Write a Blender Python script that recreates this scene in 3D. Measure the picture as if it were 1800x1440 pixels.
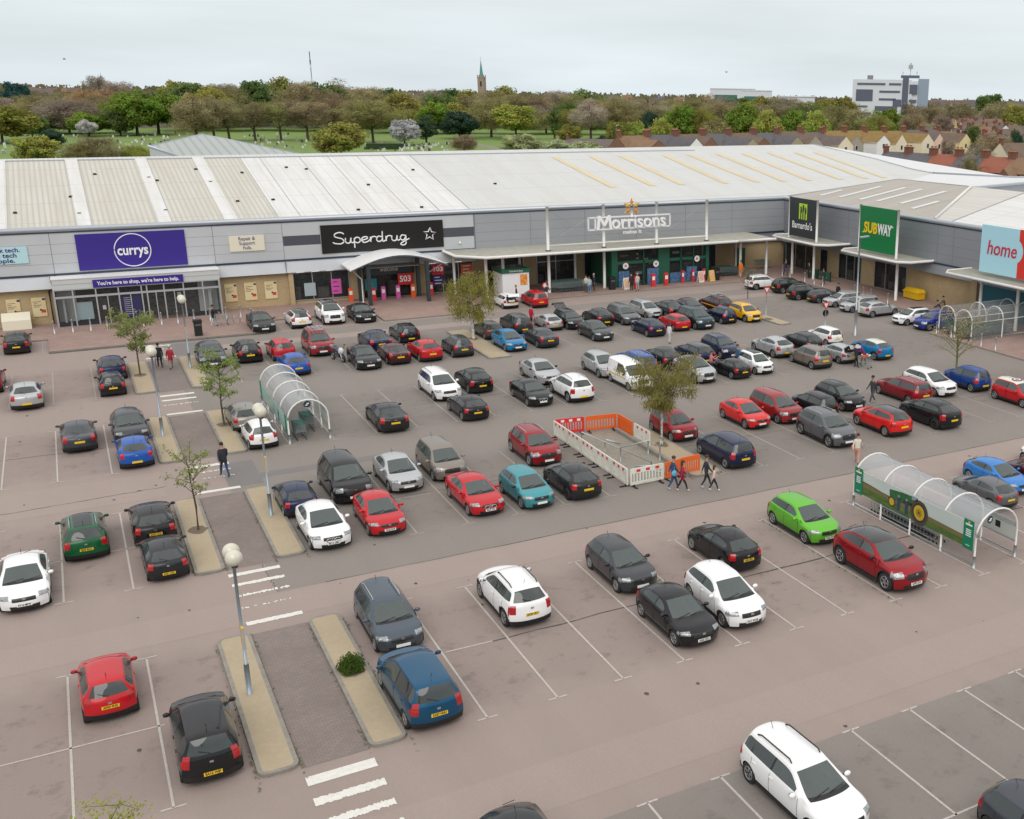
import bpy, math, random
from mathutils import Vector, Matrix
PI = math.pi
R_ = math.radians
scene = bpy.context.scene
for o in list(bpy.data.objects): bpy.data.objects.remove(o)

# ---------------------------------------------------------------- camera
CAMH = 19.5
CR = Matrix(((0.853208, -0.521356, 0.014989), (0.135193, 0.248819, 0.959068), (-0.503745, -0.816258, 0.282778)))
FPX = 1892.865
cd = bpy.data.cameras.new('camera'); cam = bpy.data.objects.new('camera', cd); scene.collection.objects.link(cam)
cam.matrix_world = Matrix.Translation((0, 0, CAMH)) @ CR.transposed().to_4x4()
cd.sensor_width = 36; cd.lens = 36 * FPX / 1800; cd.shift_x = -380 / 1800; cd.clip_start = .5; cd.clip_end = 9000
scene.camera = cam

# ---------------------------------------------------------------- world: bright overcast sky
SUN_EL, SUN_AZ = R_(43), R_(240)
w = bpy.data.worlds.new('World'); scene.world = w; w.use_nodes = True
nt = w.node_tree; nt.nodes.clear(); N = nt.nodes.new; Lk = nt.links.new
out = N('ShaderNodeOutputWorld'); bg = N('ShaderNodeBackground'); Lk(bg.outputs[0], out.inputs[0])
sky = N('ShaderNodeTexSky'); sky.sky_type = 'NISHITA'; sky.sun_disc = False; sky.sun_elevation = SUN_EL; sky.sun_rotation = PI - SUN_AZ + PI
sky.air_density = 1.0; sky.dust_density = 2.5; sky.ozone_density = 1.5
tc = N('ShaderNodeTexCoord'); sep = N('ShaderNodeSeparateXYZ'); Lk(tc.outputs['Generated'], sep.inputs[0])
mp = N('ShaderNodeMapping'); mp.inputs['Scale'].default_value = (1.2, 1.2, 9.0); Lk(tc.outputs['Generated'], mp.inputs[0])
nz = N('ShaderNodeTexNoise'); nz.inputs['Scale'].default_value = 2.2; nz.inputs['Detail'].default_value = 5; nz.inputs['Roughness'].default_value = .5; Lk(mp.outputs[0], nz.inputs[0])
cr = N('ShaderNodeValToRGB'); cr.color_ramp.elements[0].position = .30; cr.color_ramp.elements[1].position = .68
cr.color_ramp.elements[0].color = (.74, .74, .74, 1); cr.color_ramp.elements[1].color = (.97, .97, .97, 1); Lk(nz.outputs['Fac'], cr.inputs[0])
zr = N('ShaderNodeValToRGB'); e = zr.color_ramp.elements
e[0].position = .0; e[0].color = (7.4, 8.2, 8.6, 1); e[1].position = .75; e[1].color = (11.4, 11.2, 11.0, 1)
m_ = zr.color_ramp.elements.new(.12); m_.color = (7.9, 8.25, 8.35, 1)
m_ = zr.color_ramp.elements.new(.3); m_.color = (7.2, 7.4, 7.4, 1)
m_ = zr.color_ramp.elements.new(.05); m_.color = (7.5, 8.2, 8.55, 1)
Lk(sep.outputs['Z'], zr.inputs[0])
mx = N('ShaderNodeMix'); mx.data_type = 'RGBA'; Lk(cr.outputs[0], mx.inputs[0]); Lk(sky.outputs[0], mx.inputs[6]); Lk(zr.outputs[0], mx.inputs[7])
Lk(mx.outputs[2], bg.inputs[0]); bg.inputs[1].default_value = .13

sd = bpy.data.lights.new('sun', 'SUN'); sd.energy = 1.5; sd.angle = R_(45); sd.color = (1, .96, .9)
sun = bpy.data.objects.new('sun', sd); scene.collection.objects.link(sun)
sdir = Vector((math.cos(SUN_EL) * math.cos(SUN_AZ), math.cos(SUN_EL) * math.sin(SUN_AZ), math.sin(SUN_EL)))
sun.rotation_euler = sdir.to_track_quat('Z', 'Y').to_euler()
scene.view_settings.view_transform = 'Standard'; scene.view_settings.look = 'None'
scene.view_settings.gamma = 1; scene.view_settings.exposure = -0.2
scene.render.engine = 'CYCLES'
scene.cycles.max_bounces = 6; scene.cycles.diffuse_bounces = 2; scene.cycles.glossy_bounces = 3; scene.cycles.transparent_max_bounces = 12
scene.cycles.transmission_bounces = 4; scene.cycles.caustics_reflective = False; scene.cycles.caustics_refractive = False

def ray(u, v):
    return CR.transposed() @ Vector((u - 1280, -(v - 720), -FPX))
def at(u, v, D):                       # world point along a view direction at horizontal distance D
    d = ray(u, v); t = D / math.hypot(d.x, d.y)
    return Vector((d.x * t, d.y * t, CAMH + d.z * t))

# ---------------------------------------------------------------- materials
MATS = {}
def M(name, col=(.5, .5, .5), rough=.6, metal=0, noise=None, bump=0, bscale=30, spec=.5, coat=0, objcol=False, emit=0, alpha=1, var=0, trans=0):
    """noise = list of (scale, amount, colour) mixed over the base by a noise mask"""
    if name in MATS: return MATS[name]
    m = bpy.data.materials.new(name); m.use_nodes = True; nt = m.node_tree
    b = nt.nodes['Principled BSDF']; b.inputs['Roughness'].default_value = rough; b.inputs['Metallic'].default_value = metal
    b.inputs['Specular IOR Level'].default_value = spec; b.inputs['Coat Weight'].default_value = coat; b.inputs['Coat Roughness'].default_value = .05
    b.inputs['Alpha'].default_value = alpha; b.inputs['Transmission Weight'].default_value = trans
    N = nt.nodes.new; Lk = nt.links.new
    tc = N('ShaderNodeTexCoord')
    if objcol:
        oi = N('ShaderNodeObjectInfo'); cur = oi.outputs['Color']
        if col != (1, 1, 1):
            mm = N('ShaderNodeMix'); mm.data_type = 'RGBA'; mm.blend_type = 'MULTIPLY'; mm.inputs[0].default_value = 1
            Lk(cur, mm.inputs[6]); mm.inputs[7].default_value = (*col, 1); cur = mm.outputs[2]
    else:
        rgb = N('ShaderNodeRGB'); rgb.outputs[0].default_value = (*col, 1); cur = rgb.outputs[0]
    if noise:
        for k, (sc, amt, c2) in enumerate(noise):
            if isinstance(sc, tuple):
                mpn = N('ShaderNodeMapping'); mpn.inputs['Scale'].default_value = sc; Lk(tc.outputs['Object'], mpn.inputs[0]); src = mpn.outputs[0]; s1 = 1
            else: src = tc.outputs['Object']; s1 = sc
            n = N('ShaderNodeTexNoise'); n.inputs['Scale'].default_value = s1; n.inputs['Detail'].default_value = 6; n.inputs['Roughness'].default_value = .62; Lk(src, n.inputs[0])
            rp = N('ShaderNodeValToRGB'); rp.color_ramp.elements[0].position = .42; rp.color_ramp.elements[1].position = .68
            rp.color_ramp.elements[1].color = (amt, amt, amt, 1); Lk(n.outputs['Fac'], rp.inputs[0])
            mm = N('ShaderNodeMix'); mm.data_type = 'RGBA'; Lk(rp.outputs[0], mm.inputs[0]); Lk(cur, mm.inputs[6]); mm.inputs[7].default_value = (*c2, 1); cur = mm.outputs[2]
    Lk(cur, b.inputs['Base Color'])
    if emit:
        Lk(cur, b.inputs['Emission Color']); b.inputs['Emission Strength'].default_value = emit
    if bump:
        n = N('ShaderNodeTexNoise'); n.inputs['Scale'].default_value = bscale; n.inputs['Detail'].default_value = 4; Lk(tc.outputs['Object'], n.inputs[0])
        bp = N('ShaderNodeBump'); bp.inputs['Strength'].default_value = bump; bp.inputs['Distance'].default_value = .02; Lk(n.outputs['Fac'], bp.inputs['Height']); Lk(bp.outputs[0], b.inputs['Normal'])
    MATS[name] = m
    return m

def brickmat(name, c1, c2, mortar, scale=1, bw=.225, bh=.075, ms=.01, axis='XZ', noise=.3):
    if name in MATS: return MATS[name]
    m = bpy.data.materials.new(name); m.use_nodes = True; nt = m.node_tree; b = nt.nodes['Principled BSDF']; b.inputs['Roughness'].default_value = .85
    N = nt.nodes.new; Lk = nt.links.new
    tc = N('ShaderNodeTexCoord'); sp = N('ShaderNodeSeparateXYZ'); cb = N('ShaderNodeCombineXYZ'); Lk(tc.outputs['Object'], sp.inputs[0])
    if axis == 'XZ':
        ad = N('ShaderNodeMath'); Lk(sp.outputs['X'], ad.inputs[0]); Lk(sp.outputs['Y'], ad.inputs[1]); Lk(ad.outputs[0], cb.inputs[0]); Lk(sp.outputs['Z'], cb.inputs[1])
    else:
        Lk(sp.outputs['X'], cb.inputs[0]); Lk(sp.outputs['Y'], cb.inputs[1])
    br = N('ShaderNodeTexBrick'); br.inputs['Scale'].default_value = scale; br.inputs['Brick Width'].default_value = bw; br.inputs['Row Height'].default_value = bh; br.inputs['Mortar Size'].default_value = ms
    br.inputs['Color1'].default_value = (*c1, 1); br.inputs['Color2'].default_value = (*c2, 1); br.inputs['Mortar'].default_value = (*mortar, 1); Lk(cb.outputs[0], br.inputs[0])
    n = N('ShaderNodeTexNoise'); n.inputs['Scale'].default_value = .5; n.inputs['Detail'].default_value = 6; Lk(tc.outputs['Object'], n.inputs[0])
    rp = N('ShaderNodeMapRange'); rp.inputs[3].default_value = 1 - noise; rp.inputs[4].default_value = 1 + noise; Lk(n.outputs['Fac'], rp.inputs[0])
    mm = N('ShaderNodeMix'); mm.data_type = 'RGBA'; mm.blend_type = 'MULTIPLY'; mm.inputs[0].default_value = 1; Lk(br.outputs[0], mm.inputs[6]); Lk(rp.outputs[0], mm.inputs[7])
    Lk(mm.outputs[2], b.inputs['Base Color']); MATS[name] = m
    return m

def ribmat(name, c1, c2, pitch, axis='X', rough=.5, dirt=(.35, .31, .24), damt=.5, width=.25, metal=0, lap=7.0):
    """profiled sheet: narrow ribs repeated along one axis, weathering, lap joints across"""
    if name in MATS: return MATS[name]
    m = bpy.data.materials.new(name); m.use_nodes = True; nt = m.node_tree; b = nt.nodes['Principled BSDF']; b.inputs['Roughness'].default_value = rough; b.inputs['Metallic'].default_value = metal
    N = nt.nodes.new; Lk = nt.links.new
    tc = N('ShaderNodeTexCoord'); sp = N('ShaderNodeSeparateXYZ'); Lk(tc.outputs['Object'], sp.inputs[0])
    def stripe(out, p, wd):
        a = N('ShaderNodeMath'); a.operation = 'DIVIDE'; Lk(out, a.inputs[0]); a.inputs[1].default_value = p
        f = N('ShaderNodeMath'); f.operation = 'FRACT'; Lk(a.outputs[0], f.inputs[0])
        g = N('ShaderNodeMath'); g.operation = 'LESS_THAN'; Lk(f.outputs[0], g.inputs[0]); g.inputs[1].default_value = wd
        return g.outputs[0], a.outputs[0]
    s, a = stripe(sp.outputs[axis], pitch, width)
    mm = N('ShaderNodeMix'); mm.data_type = 'RGBA'; Lk(s, mm.inputs[0]); mm.inputs[6].default_value = (*c1, 1); mm.inputs[7].default_value = (*c2, 1); cur = mm.outputs[2]
    other = 'Y' if axis == 'X' else 'X'
    if lap:
        l, _ = stripe(sp.outputs[other], lap, .012)
        m2 = N('ShaderNodeMix'); m2.data_type = 'RGBA'; Lk(l, m2.inputs[0]); Lk(cur, m2.inputs[6]); m2.inputs[7].default_value = (*[x * .6 for x in c1], 1); cur = m2.outputs[2]
    mp = N('ShaderNodeMapping'); mp.inputs['Scale'].default_value = (.9, .06, .3) if axis == 'X' else (.06, .9, .3); Lk(tc.outputs['Object'], mp.inputs[0])
    n = N('ShaderNodeTexNoise'); n.inputs['Scale'].default_value = 1; n.inputs['Detail'].default_value = 8; n.inputs['Roughness'].default_value = .7; Lk(mp.outputs[0], n.inputs[0])
    rp = N('ShaderNodeMapRange'); rp.inputs[1].default_value = .4; rp.inputs[2].default_value = .75; rp.inputs[4].default_value = damt; Lk(n.outputs['Fac'], rp.inputs[0])
    m3 = N('ShaderNodeMix'); m3.data_type = 'RGBA'; Lk(rp.outputs[0], m3.inputs[0]); Lk(cur, m3.inputs[6]); m3.inputs[7].default_value = (*dirt, 1)
    Lk(m3.outputs[2], b.inputs['Base Color'])
    bp = N('ShaderNodeBump'); bp.inputs['Strength'].default_value = .6; bp.inputs['Distance'].default_value = .04; Lk(s, bp.inputs['Height']); Lk(bp.outputs[0], b.inputs['Normal'])
    MATS[name] = m
    return m

# ---------------------------------------------------------------- mesh helpers
class MB:
    def __init__(s): s.v = []; s.f = []; s.m = []; s.mats = []; s.sm = []
    def mi(s, mat):
        if mat not in s.mats: s.mats.append(mat)
        return s.mats.index(mat)
    def add(s, vs, fs, mat, smooth=False):
        o = len(s.v); s.v += [tuple(v) for v in vs]; i = s.mi(mat)
        for f in fs: s.f.append([a + o for a in f]); s.m.append(i); s.sm.append(smooth)
    def box(s, x0, x1, y0, y1, z0, z1, mat):
        s.add([(x, y, z) for z in (z0, z1) for y in (y0, y1) for x in (x0, x1)],
              [(0, 2, 3, 1), (4, 5, 7, 6), (0, 1, 5, 4), (2, 6, 7, 3), (0, 4, 6, 2), (1, 3, 7, 5)], mat)
    def obox(s, c, ux, uy, uz, mat):    # oriented box, half-axis vectors
        c = Vector(c); ux = Vector(ux); uy = Vector(uy); uz = Vector(uz)
        s.add([c + a * ux + b * uy + d * uz for d in (-1, 1) for b in (-1, 1) for a in (-1, 1)],
              [(0, 2, 3, 1), (4, 5, 7, 6), (0, 1, 5, 4), (2, 6, 7, 3), (0, 4, 6, 2), (1, 3, 7, 5)], mat)
    def poly(s, pts, mat): s.add(pts, [list(range(len(pts)))], mat)
    def prism(s, pts, z0, z1, mat, mtop=None):   # pts: xy ccw
        n = len(pts); s.add([(x, y, z0) for x, y in pts] + [(x, y, z1) for x, y in pts], [[i, (i + 1) % n, n + (i + 1) % n, n + i] for i in range(n)] + [list(range(n))[::-1]], mat)
        s.add([(x, y, z1) for x, y in pts], [list(range(n))], mtop or mat)
    def tube(s, pts, r, mat, n=8, cap=True, smooth=True):
        pts = [Vector(p) for p in pts]; rs = r if isinstance(r, (list, tuple)) else [r] * len(pts); vs = []; fs = []
        for i, p in enumerate(pts):
            d = (pts[min(i + 1, len(pts) - 1)] - pts[max(i - 1, 0)]).normalized()
            a = d.cross(Vector((0, 0, 1)));
            if a.length < .05: a = d.cross(Vector((1, 0, 0)))
            a.normalize(); b = d.cross(a)
            for k in range(n):
                t = 2 * PI * k / n; vs.append(p + (a * math.cos(t) + b * math.sin(t)) * rs[i])
        for i in range(len(pts) - 1):
            for k in range(n): fs.append((i * n + k, i * n + (k + 1) % n, (i + 1) * n + (k + 1) % n, (i + 1) * n + k))
        if cap: fs += [list(range(n)), list(range((len(pts) - 1) * n, len(pts) * n))[::-1]]
        s.add(vs, fs, mat, smooth)
    def ball(s, c, r, mat, n=12, m=8, smooth=True):
        rx, ry, rz = r if isinstance(r, tuple) else (r, r, r); vs = [(c[0], c[1], c[2] - rz)]; fs = []
        for i in range(1, m):
            t = -PI / 2 + PI * i / m
            for k in range(n): vs.append((c[0] + rx * math.cos(t) * math.cos(2 * PI * k / n), c[1] + ry * math.cos(t) * math.sin(2 * PI * k / n), c[2] + rz * math.sin(t)))
        vs.append((c[0], c[1], c[2] + rz)); e = len(vs) - 1
        for k in range(n):
            fs.append((0, 1 + (k + 1) % n, 1 + k)); fs.append((e, 1 + (m - 2) * n + k, 1 + (m - 2) * n + (k + 1) % n))
            for i in range(m - 2): fs.append((1 + i * n + k, 1 + i * n + (k + 1) % n, 1 + (i + 1) * n + (k + 1) % n, 1 + (i + 1) * n + k))
        s.add(vs, fs, mat, smooth)
    def mesh(s, name):
        me = bpy.data.meshes.new(name); me.from_pydata(s.v, [], s.f)
        for m in s.mats: me.materials.append(m)
        me.polygons.foreach_set('material_index', s.m); me.polygons.foreach_set('use_smooth', s.sm); me.update(); return me
    def build(s, name, parent=None, loc=None, kind=None, label=None, cat=None, group=None):
        return obj(name, s.mesh(name), parent, loc, kind, label, cat, group)

COL = scene.collection
def obj(name, me, parent=None, loc=None, kind=None, label=None, cat=None, group=None):
    o = bpy.data.objects.new(name, me); COL.objects.link(o)
    if parent: o.parent = parent
    if loc: o.location = loc
    tag(o, label, cat, group, kind); return o
def tag(o, label=None, cat=None, group=None, kind=None):
    if label: o['label'] = label
    if cat: o['category'] = cat
    if group: o['group'] = group
    if kind: o['kind'] = kind
    return o
def thing(name, label, cat, loc=(0, 0, 0), rz=0, group=None):
    o = bpy.data.objects.new(name, None); COL.objects.link(o); o.empty_display_size = .2
    o.location = loc; o.rotation_euler = (0, 0, rz); return tag(o, label, cat, group)
def kids(o): return list(o.children)
def copy_tree(o, parent=None):
    c = o.copy(); COL.objects.link(c); c.parent = parent
    for ch in kids(o): copy_tree(ch, c)
    return c
def dup(o, loc, rz=0, label=None, sc=None):
    c = copy_tree(o); c.location = loc; c.rotation_euler = (0, 0, rz)
    if label: c['label'] = label
    if sc: c.scale = (sc, sc, sc) if not isinstance(sc, tuple) else sc
    return c

def text_mesh(txt, size, mat, bold=0, ext=.01, shear=0, spacing=1.0, width=None):
    cu = bpy.data.curves.new('lettering', 'FONT'); cu.body = txt; cu.size = size; cu.extrude = ext; cu.offset = bold; cu.shear = shear
    cu.space_character = spacing; cu.align_x = 'CENTER'; cu.align_y = 'CENTER'; cu.resolution_u = 3; cu.space_line = .9
    o = bpy.data.objects.new('t', cu); COL.objects.link(o); dg = bpy.context.evaluated_depsgraph_get()
    me = bpy.data.meshes.new_from_object(o.evaluated_get(dg)); bpy.data.objects.remove(o); me.materials.clear(); me.materials.append(mat); me.name = 'lettering'
    if width:
        xs = [v.co.x for v in me.vertices]; k = width / (max(xs) - min(xs))
        for v in me.vertices: v.co.x *= k
    return me
def lettering(txt, size, mat, loc, parent, face='S', name='lettering', **k):
    """face S: readable from -Y, W: readable from -X"""
    me = text_mesh(txt, size, mat, **k); o = obj(name, me, parent); o.location = loc
    o.rotation_euler = (PI / 2, 0, 0) if face == 'S' else (PI / 2, 0, -PI / 2)
    return o

white_metal = M('white painted steel', (.72, .71, .68), .4, noise=[(2, .3, (.55, .52, .46))])
galv = M('galvanised steel', (.42, .45, .46), .38, .6)
alu = M('grey aluminium', (.5, .52, .54), .35, .5)
black = M('black plastic', (.015, .015, .017), .45)
black_paint = M('black painted metal', (.02, .02, .022), .35)
dark_glass = M('shop glass', (.02, .025, .026), .06, spec=.6, noise=[(.8, .5, (.07, .065, .055))])
navy_line = M('dark blue trim', (.03, .045, .07), .4)
white = M('white paint', (.8, .8, .8), .4)
green_p = M('green paint', (.015, .10, .058), .4)

# ================================================================ GROUND
def tarmac(name, c, c2, c3):
    m = M(name, c, .88, noise=[(.05, .6, c2), (.6, .35, c3), ((.9, .07, 1), .55, c2), ((.35, .05, 1), .5, c3), (9, .35, tuple(x * .8 for x in c)), (38, .75, tuple(x * 1.3 for x in c)), (70, .5, tuple(x * .72 for x in c))], bump=.25, bscale=60)
    # parking bays are more soiled than the swept lanes: oily dirt in soft-edged bands with drip stains
    nt = m.node_tree; N = nt.nodes.new; L_ = nt.links.new; b = nt.nodes['Principled BSDF']; src = b.inputs['Base Color'].links[0].from_socket
    tc = N('ShaderNodeTexCoord'); sp = N('ShaderNodeSeparateXYZ'); L_(tc.outputs['Object'], sp.inputs[0]); n = N('ShaderNodeTexNoise'); n.inputs['Scale'].default_value = .8; n.inputs['Detail'].default_value = 5; L_(tc.outputs['Object'], n.inputs[0])
    def mth(op, a, c=None):
        q = N('ShaderNodeMath'); q.operation = op
        for k, v in enumerate((a, c)):
            if v is None: continue
            if isinstance(v, (int, float)): q.inputs[k].default_value = v
            else: L_(v, q.inputs[k])
        return q.outputs[0]
    wob = mth('MULTIPLY', mth('SUBTRACT', n.outputs['Fac'], .5), 3.2); y = mth('ADD', sp.outputs['Y'], wob); tot = None
    for yc, h in ((18.5, 4.6), (34.8, 4.4), (50.7, 4.3), (66.6, 4.5), (82.2, 4.4)):
        q = N('ShaderNodeMapRange'); q.inputs[1].default_value = h + .7; q.inputs[2].default_value = h - .9; L_(mth('ABSOLUTE', mth('SUBTRACT', y, yc)), q.inputs[0]); tot = q.outputs[0] if tot is None else mth('MAXIMUM', tot, q.outputs[0])
    n2 = N('ShaderNodeTexNoise'); n2.inputs['Scale'].default_value = 1.15; n2.inputs['Detail'].default_value = 7; n2.inputs['Roughness'].default_value = .7; L_(tc.outputs['Object'], n2.inputs[0])
    st = N('ShaderNodeMapRange'); st.inputs[1].default_value = .54; st.inputs[2].default_value = .74; st.inputs[3].default_value = .15; st.inputs[4].default_value = .62; L_(n2.outputs['Fac'], st.inputs[0])
    amt = mth('MULTIPLY', tot, st.outputs[0]); mm = N('ShaderNodeMix'); mm.data_type = 'RGBA'; L_(amt, mm.inputs[0]); L_(src, mm.inputs[6]); mm.inputs[7].default_value = (.075, .06, .052, 1); L_(mm.outputs[2], b.inputs['Base Color'])
    return m
pink = tarmac('pinkish tarmac', (.298, .238, .212), (.255, .206, .184), (.34, .275, .246))
grey = tarmac('grey tarmac', (.226, .200, .178), (.195, .174, .157), (.26, .23, .206))
lane = tarmac('worn pinkish tarmac', (.312, .25, .222), (.28, .225, .20), (.35, .284, .254))
patch_m = tarmac('patched tarmac', (.185, .172, .163), (.16, .15, .145), (.21, .195, .185))
grass = M('mown grass', (.13, .22, .035), .9, noise=[(.02, .8, (.17, .25, .05)), (.2, .6, (.10, .17, .03)), (2, .4, (.2, .22, .08))], bump=.4, bscale=6)
earth = M('distant ground', (.10, .105, .045), .95, noise=[(.006, .8, (.14, .12, .07)), (.03, .5, (.07, .10, .03))])
def sheet(name, x0, x1, y0, y1, z, mat, kind='structure'):
    b = MB(); b.poly([(x0, y0, z), (x1, y0, z), (x1, y1, z), (x0, y1, z)], mat); return b.build(name, kind=kind)
b = MB(); b.poly([(-3500, -500, -.03), (3800, -500, -.03), (3800, 3500, -.03), (-3500, 3500, -.03)], earth); b.build('ground', kind='structure')
b = MB(); b.poly([(-260, 160, -.015), (75, 160, -.015), (330, 330, -.015), (360, 560, -.015), (-400, 560, -.015)], grass); b.build('cemetery_grass', kind='structure')
sheet('car_park', -60, 150, 5, 104.4, 0, pink)
sheet('grey_bays', 5.35, 71, 42.85, 93, .004, grey)
sheet('near_grey_bays', -20, 71, 5, 23.5, .004, grey)
b = MB()
b.poly([(-40, 56.6, .004), (2.6, 56.6, .004), (2.6, 60.6, .004), (-40, 60.6, .004)], lane); b.poly([(-40, 40.5, .004), (70, 40.5, .004), (70, 42.7, .004), (-40, 42.7, .004)], lane)
b.poly([(-20, 24.6, .004), (70, 24.6, .004), (70, 26.8, .004), (-20, 26.8, .004)], lane)
b.poly([(9, 88.6, .008), (60, 88.6, .008), (60, 90.4, .008), (9, 90.4, .008)], lane)
b.build('worn_wheel_track', kind='structure')
b = MB()
for x0, x1, y0, y1 in ((5.4, 7.0, 56.4, 60.4), (7.0, 14, 57.2, 58.0), (5.6, 9, 88.2, 92.2), (36, 37.4, 42.9, 43.6)):
    b.poly([(x0, y0, .008), (x1, y0, .008), (x1, y1, .008), (x0, y1, .008)], patch_m)
b.build('tarmac_patches', kind='structure')
# cracks / seams and oil spots
crack = M('bitumen seam', (.06, .052, .048), .9, noise=[(3, .8, (.16, .13, .12))])
b = MB(); random.seed(3)
def wobble(x0, y0, x1, y1, wd, n=40, amp=.05):
    L = math.hypot(x1 - x0, y1 - y0); nx, ny = -(y1 - y0) / L, (x1 - x0) / L; P = []
    for i in range(n + 1):
        t = i / n; o = random.uniform(-amp, amp); P.append((x0 + (x1 - x0) * t + nx * o, y0 + (y1 - y0) * t + ny * o, wd * random.uniform(.35, 1.2)))
    for (a, c, w1), (d, e, w2) in zip(P, P[1:]): b.poly([(a - nx * w1, c - ny * w1, .0085), (d - nx * w2, e - ny * w2, .0085), (d + nx * w2, e + ny * w2, .0085), (a + nx * w1, c + ny * w1, .0085)], crack)
wobble(11.4, 34.73, 46, 34.7, .045); wobble(7.2, 42.86, 70, 42.86, .022); wobble(-8, 50.35, 2.5, 50.5, .03); wobble(-5, 66.6, 2.6, 66.3, .03); wobble(-8, 57.4, 2.6, 58.1, .03)
wobble(5.35, 42.9, 5.25, 45.9, .02); wobble(12, 51, 23, 50.9, .025); wobble(28, 51, 60, 50.8, .025); wobble(10, 66.7, 45, 66.7, .02)
for _ in range(90):
    x = random.uniform(-4, 50); y = random.uniform(21, 90); r = random.uniform(.02, .09); n = 9; z = .0088
    b.poly([(x + r * random.uniform(.6, 1.2) * math.cos(2 * PI * k / n), y + r * 1.3 * random.uniform(.6, 1.2) * math.sin(2 * PI * k / n), z) for k in range(n)], crack)
b.build('tarmac_cracks_and_stains', kind='structure')

# markings
wm = M('worn white marking', (.50, .47, .43), .7, noise=[(14, .75, (.32, .27, .24)), (.35, .4, (.36, .31, .28))])
wm2 = M('faded white marking', (.38, .345, .315), .8, noise=[(14, .8, (.26, .22, .2)), (.5, .6, (.27, .235, .21))])
b = MB(); z = .0095
def ln(x0, y0, x1, y1, wd=.09, m=None):
    wd *= .82
    L = math.hypot(x1 - x0, y1 - y0); nx, ny = -(y1 - y0) / L * wd / 2, (x1 - x0) / L * wd / 2
    b.poly([(x0 - nx, y0 - ny, z), (x1 - nx, y1 - ny, z), (x1 + nx, y1 + ny, z), (x0 + nx, y0 + ny, z)], m or wm)
def bays(xs, y0, y1, m=None, ends='both'):
    for x in xs:
        ln(x, y0, x, y1, .09, m)
        for yy in ((y0, y1) if ends == 'both' else (y1,) if ends == 'top' else (y0,)): ln(x - .33, yy, x + .33, yy, .09, m)
near = [9.54 + 2.43 * k for k in range(15)]
bays(near, 29.95, 39.65); bays([.44, -1.96, -4.36, -6.8], 30.0, 39.6); bays([.44, -1.97, -4.4], 45.9, 55.3); bays([.43, -2.0, -4.4], 61.4, 71.2, wm); bays([.3, -2.03, -4.4], 77.4, 86.9, wm2)
bays([11.86 + 2.42 * k for k in range(5)], 46.0, 55.3, wm2); bays([28.35 + 2.43 * k for k in range(12)], 46.1, 55.3, wm2)
bays([9.25 + 2.41 * k for k in range(18)], 61.9, 71.4, wm2); bays([9.0 + 2.4 * k for k in range(7)] + [28.6 + 2.4 * k for k in range(10)], 77.6, 87, wm2)
bays([12.0 + 2.43 * k - 2.43 * 3 for k in range(18)], 18.6, 23.5, wm, 'top')
ln(9.66, 34.77, 11.4, 34.73); ln(-8, 34.69, .6, 34.68); ln(-2.4, 50.4, .8, 50.5); ln(-1.9, 81.9, .3, 82, .08, wm2); ln(10, 18.65, 26, 18.65, .09)
ln(10.3, 53.2, 14.5, 50.8, .07, wm2) if False else ln(11.2, 50.75, 13.9, 50.75, .07, wm2)
for k in range(14): ln(67, 67.5 + 2.55 * k - .6, 60.4, 67.5 + 2.55 * k - .6, .08, wm2)
for y in (95.1, 96.9): pass
for x in (14.4, 17.2, 19.9, 22.4): ln(x, 93.2, x, 97.8, .09, wm2)
ln(-2.6, 93.5, -2.6, 98, .08, wm2); ln(-2.6, 95, -1.4, 95, .05, wm2); ln(-2.6, 96, -1.4, 96, .05, wm2); ln(-2.6, 97, -1.4, 97, .05, wm2)
b.build('parking_bay_lines', kind='structure')
# crossing bars, ragged where the paint has worn
b = MB(); random.seed(8)
zb = M('worn thermoplastic', (.70, .69, .64), .6, noise=[(7, .5, (.52, .48, .43))])
def bar(y, h, wear=0, x0=3.86, x1=5.86):
    n = 40
    top = []; bot = []
    for i in range(n + 1):
        x = x0 + (x1 - x0) * i / n; top.append((x, y + h / 2 - random.uniform(0, wear * h * 1.0), .0095)); bot.append((x, y - h / 2 + random.uniform(0, wear * h * 1.0), .0095))
    for i in range(n):
        if wear > .35 and random.random() < wear - .3: continue
        if top[i][1] - bot[i][1] > .01 and top[i + 1][1] - bot[i + 1][1] > .01: b.poly([bot[i], bot[i + 1], top[i + 1], top[i]], zb)
for y, h, wr in ((29.35, .48, .01), (28.25, .44, .16), (27.2, .42, .24), (26.2, .4, .45), (25.2, .42, .3), (45.35, .36, .12), (44.3, .34, .22), (43.2, .3, .42), (42.0, .2, .7), (40.55, .36, .15),
                 (56.3, .36, .1), (60.5, .42, .12), (59.5, .3, .55), (58.4, .2, .7), (71.75, .34, .1), (74.0, .26, .5), (75.2, .4, .2), (76.4, .42, .1), (88.0, .36, .1), (90.9, .3, .5), (92.2, .34, .2), (89.4, .25, .6)):
    bar(y, h, wr)
b.build('crossing_bars', kind='structure')

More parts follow.
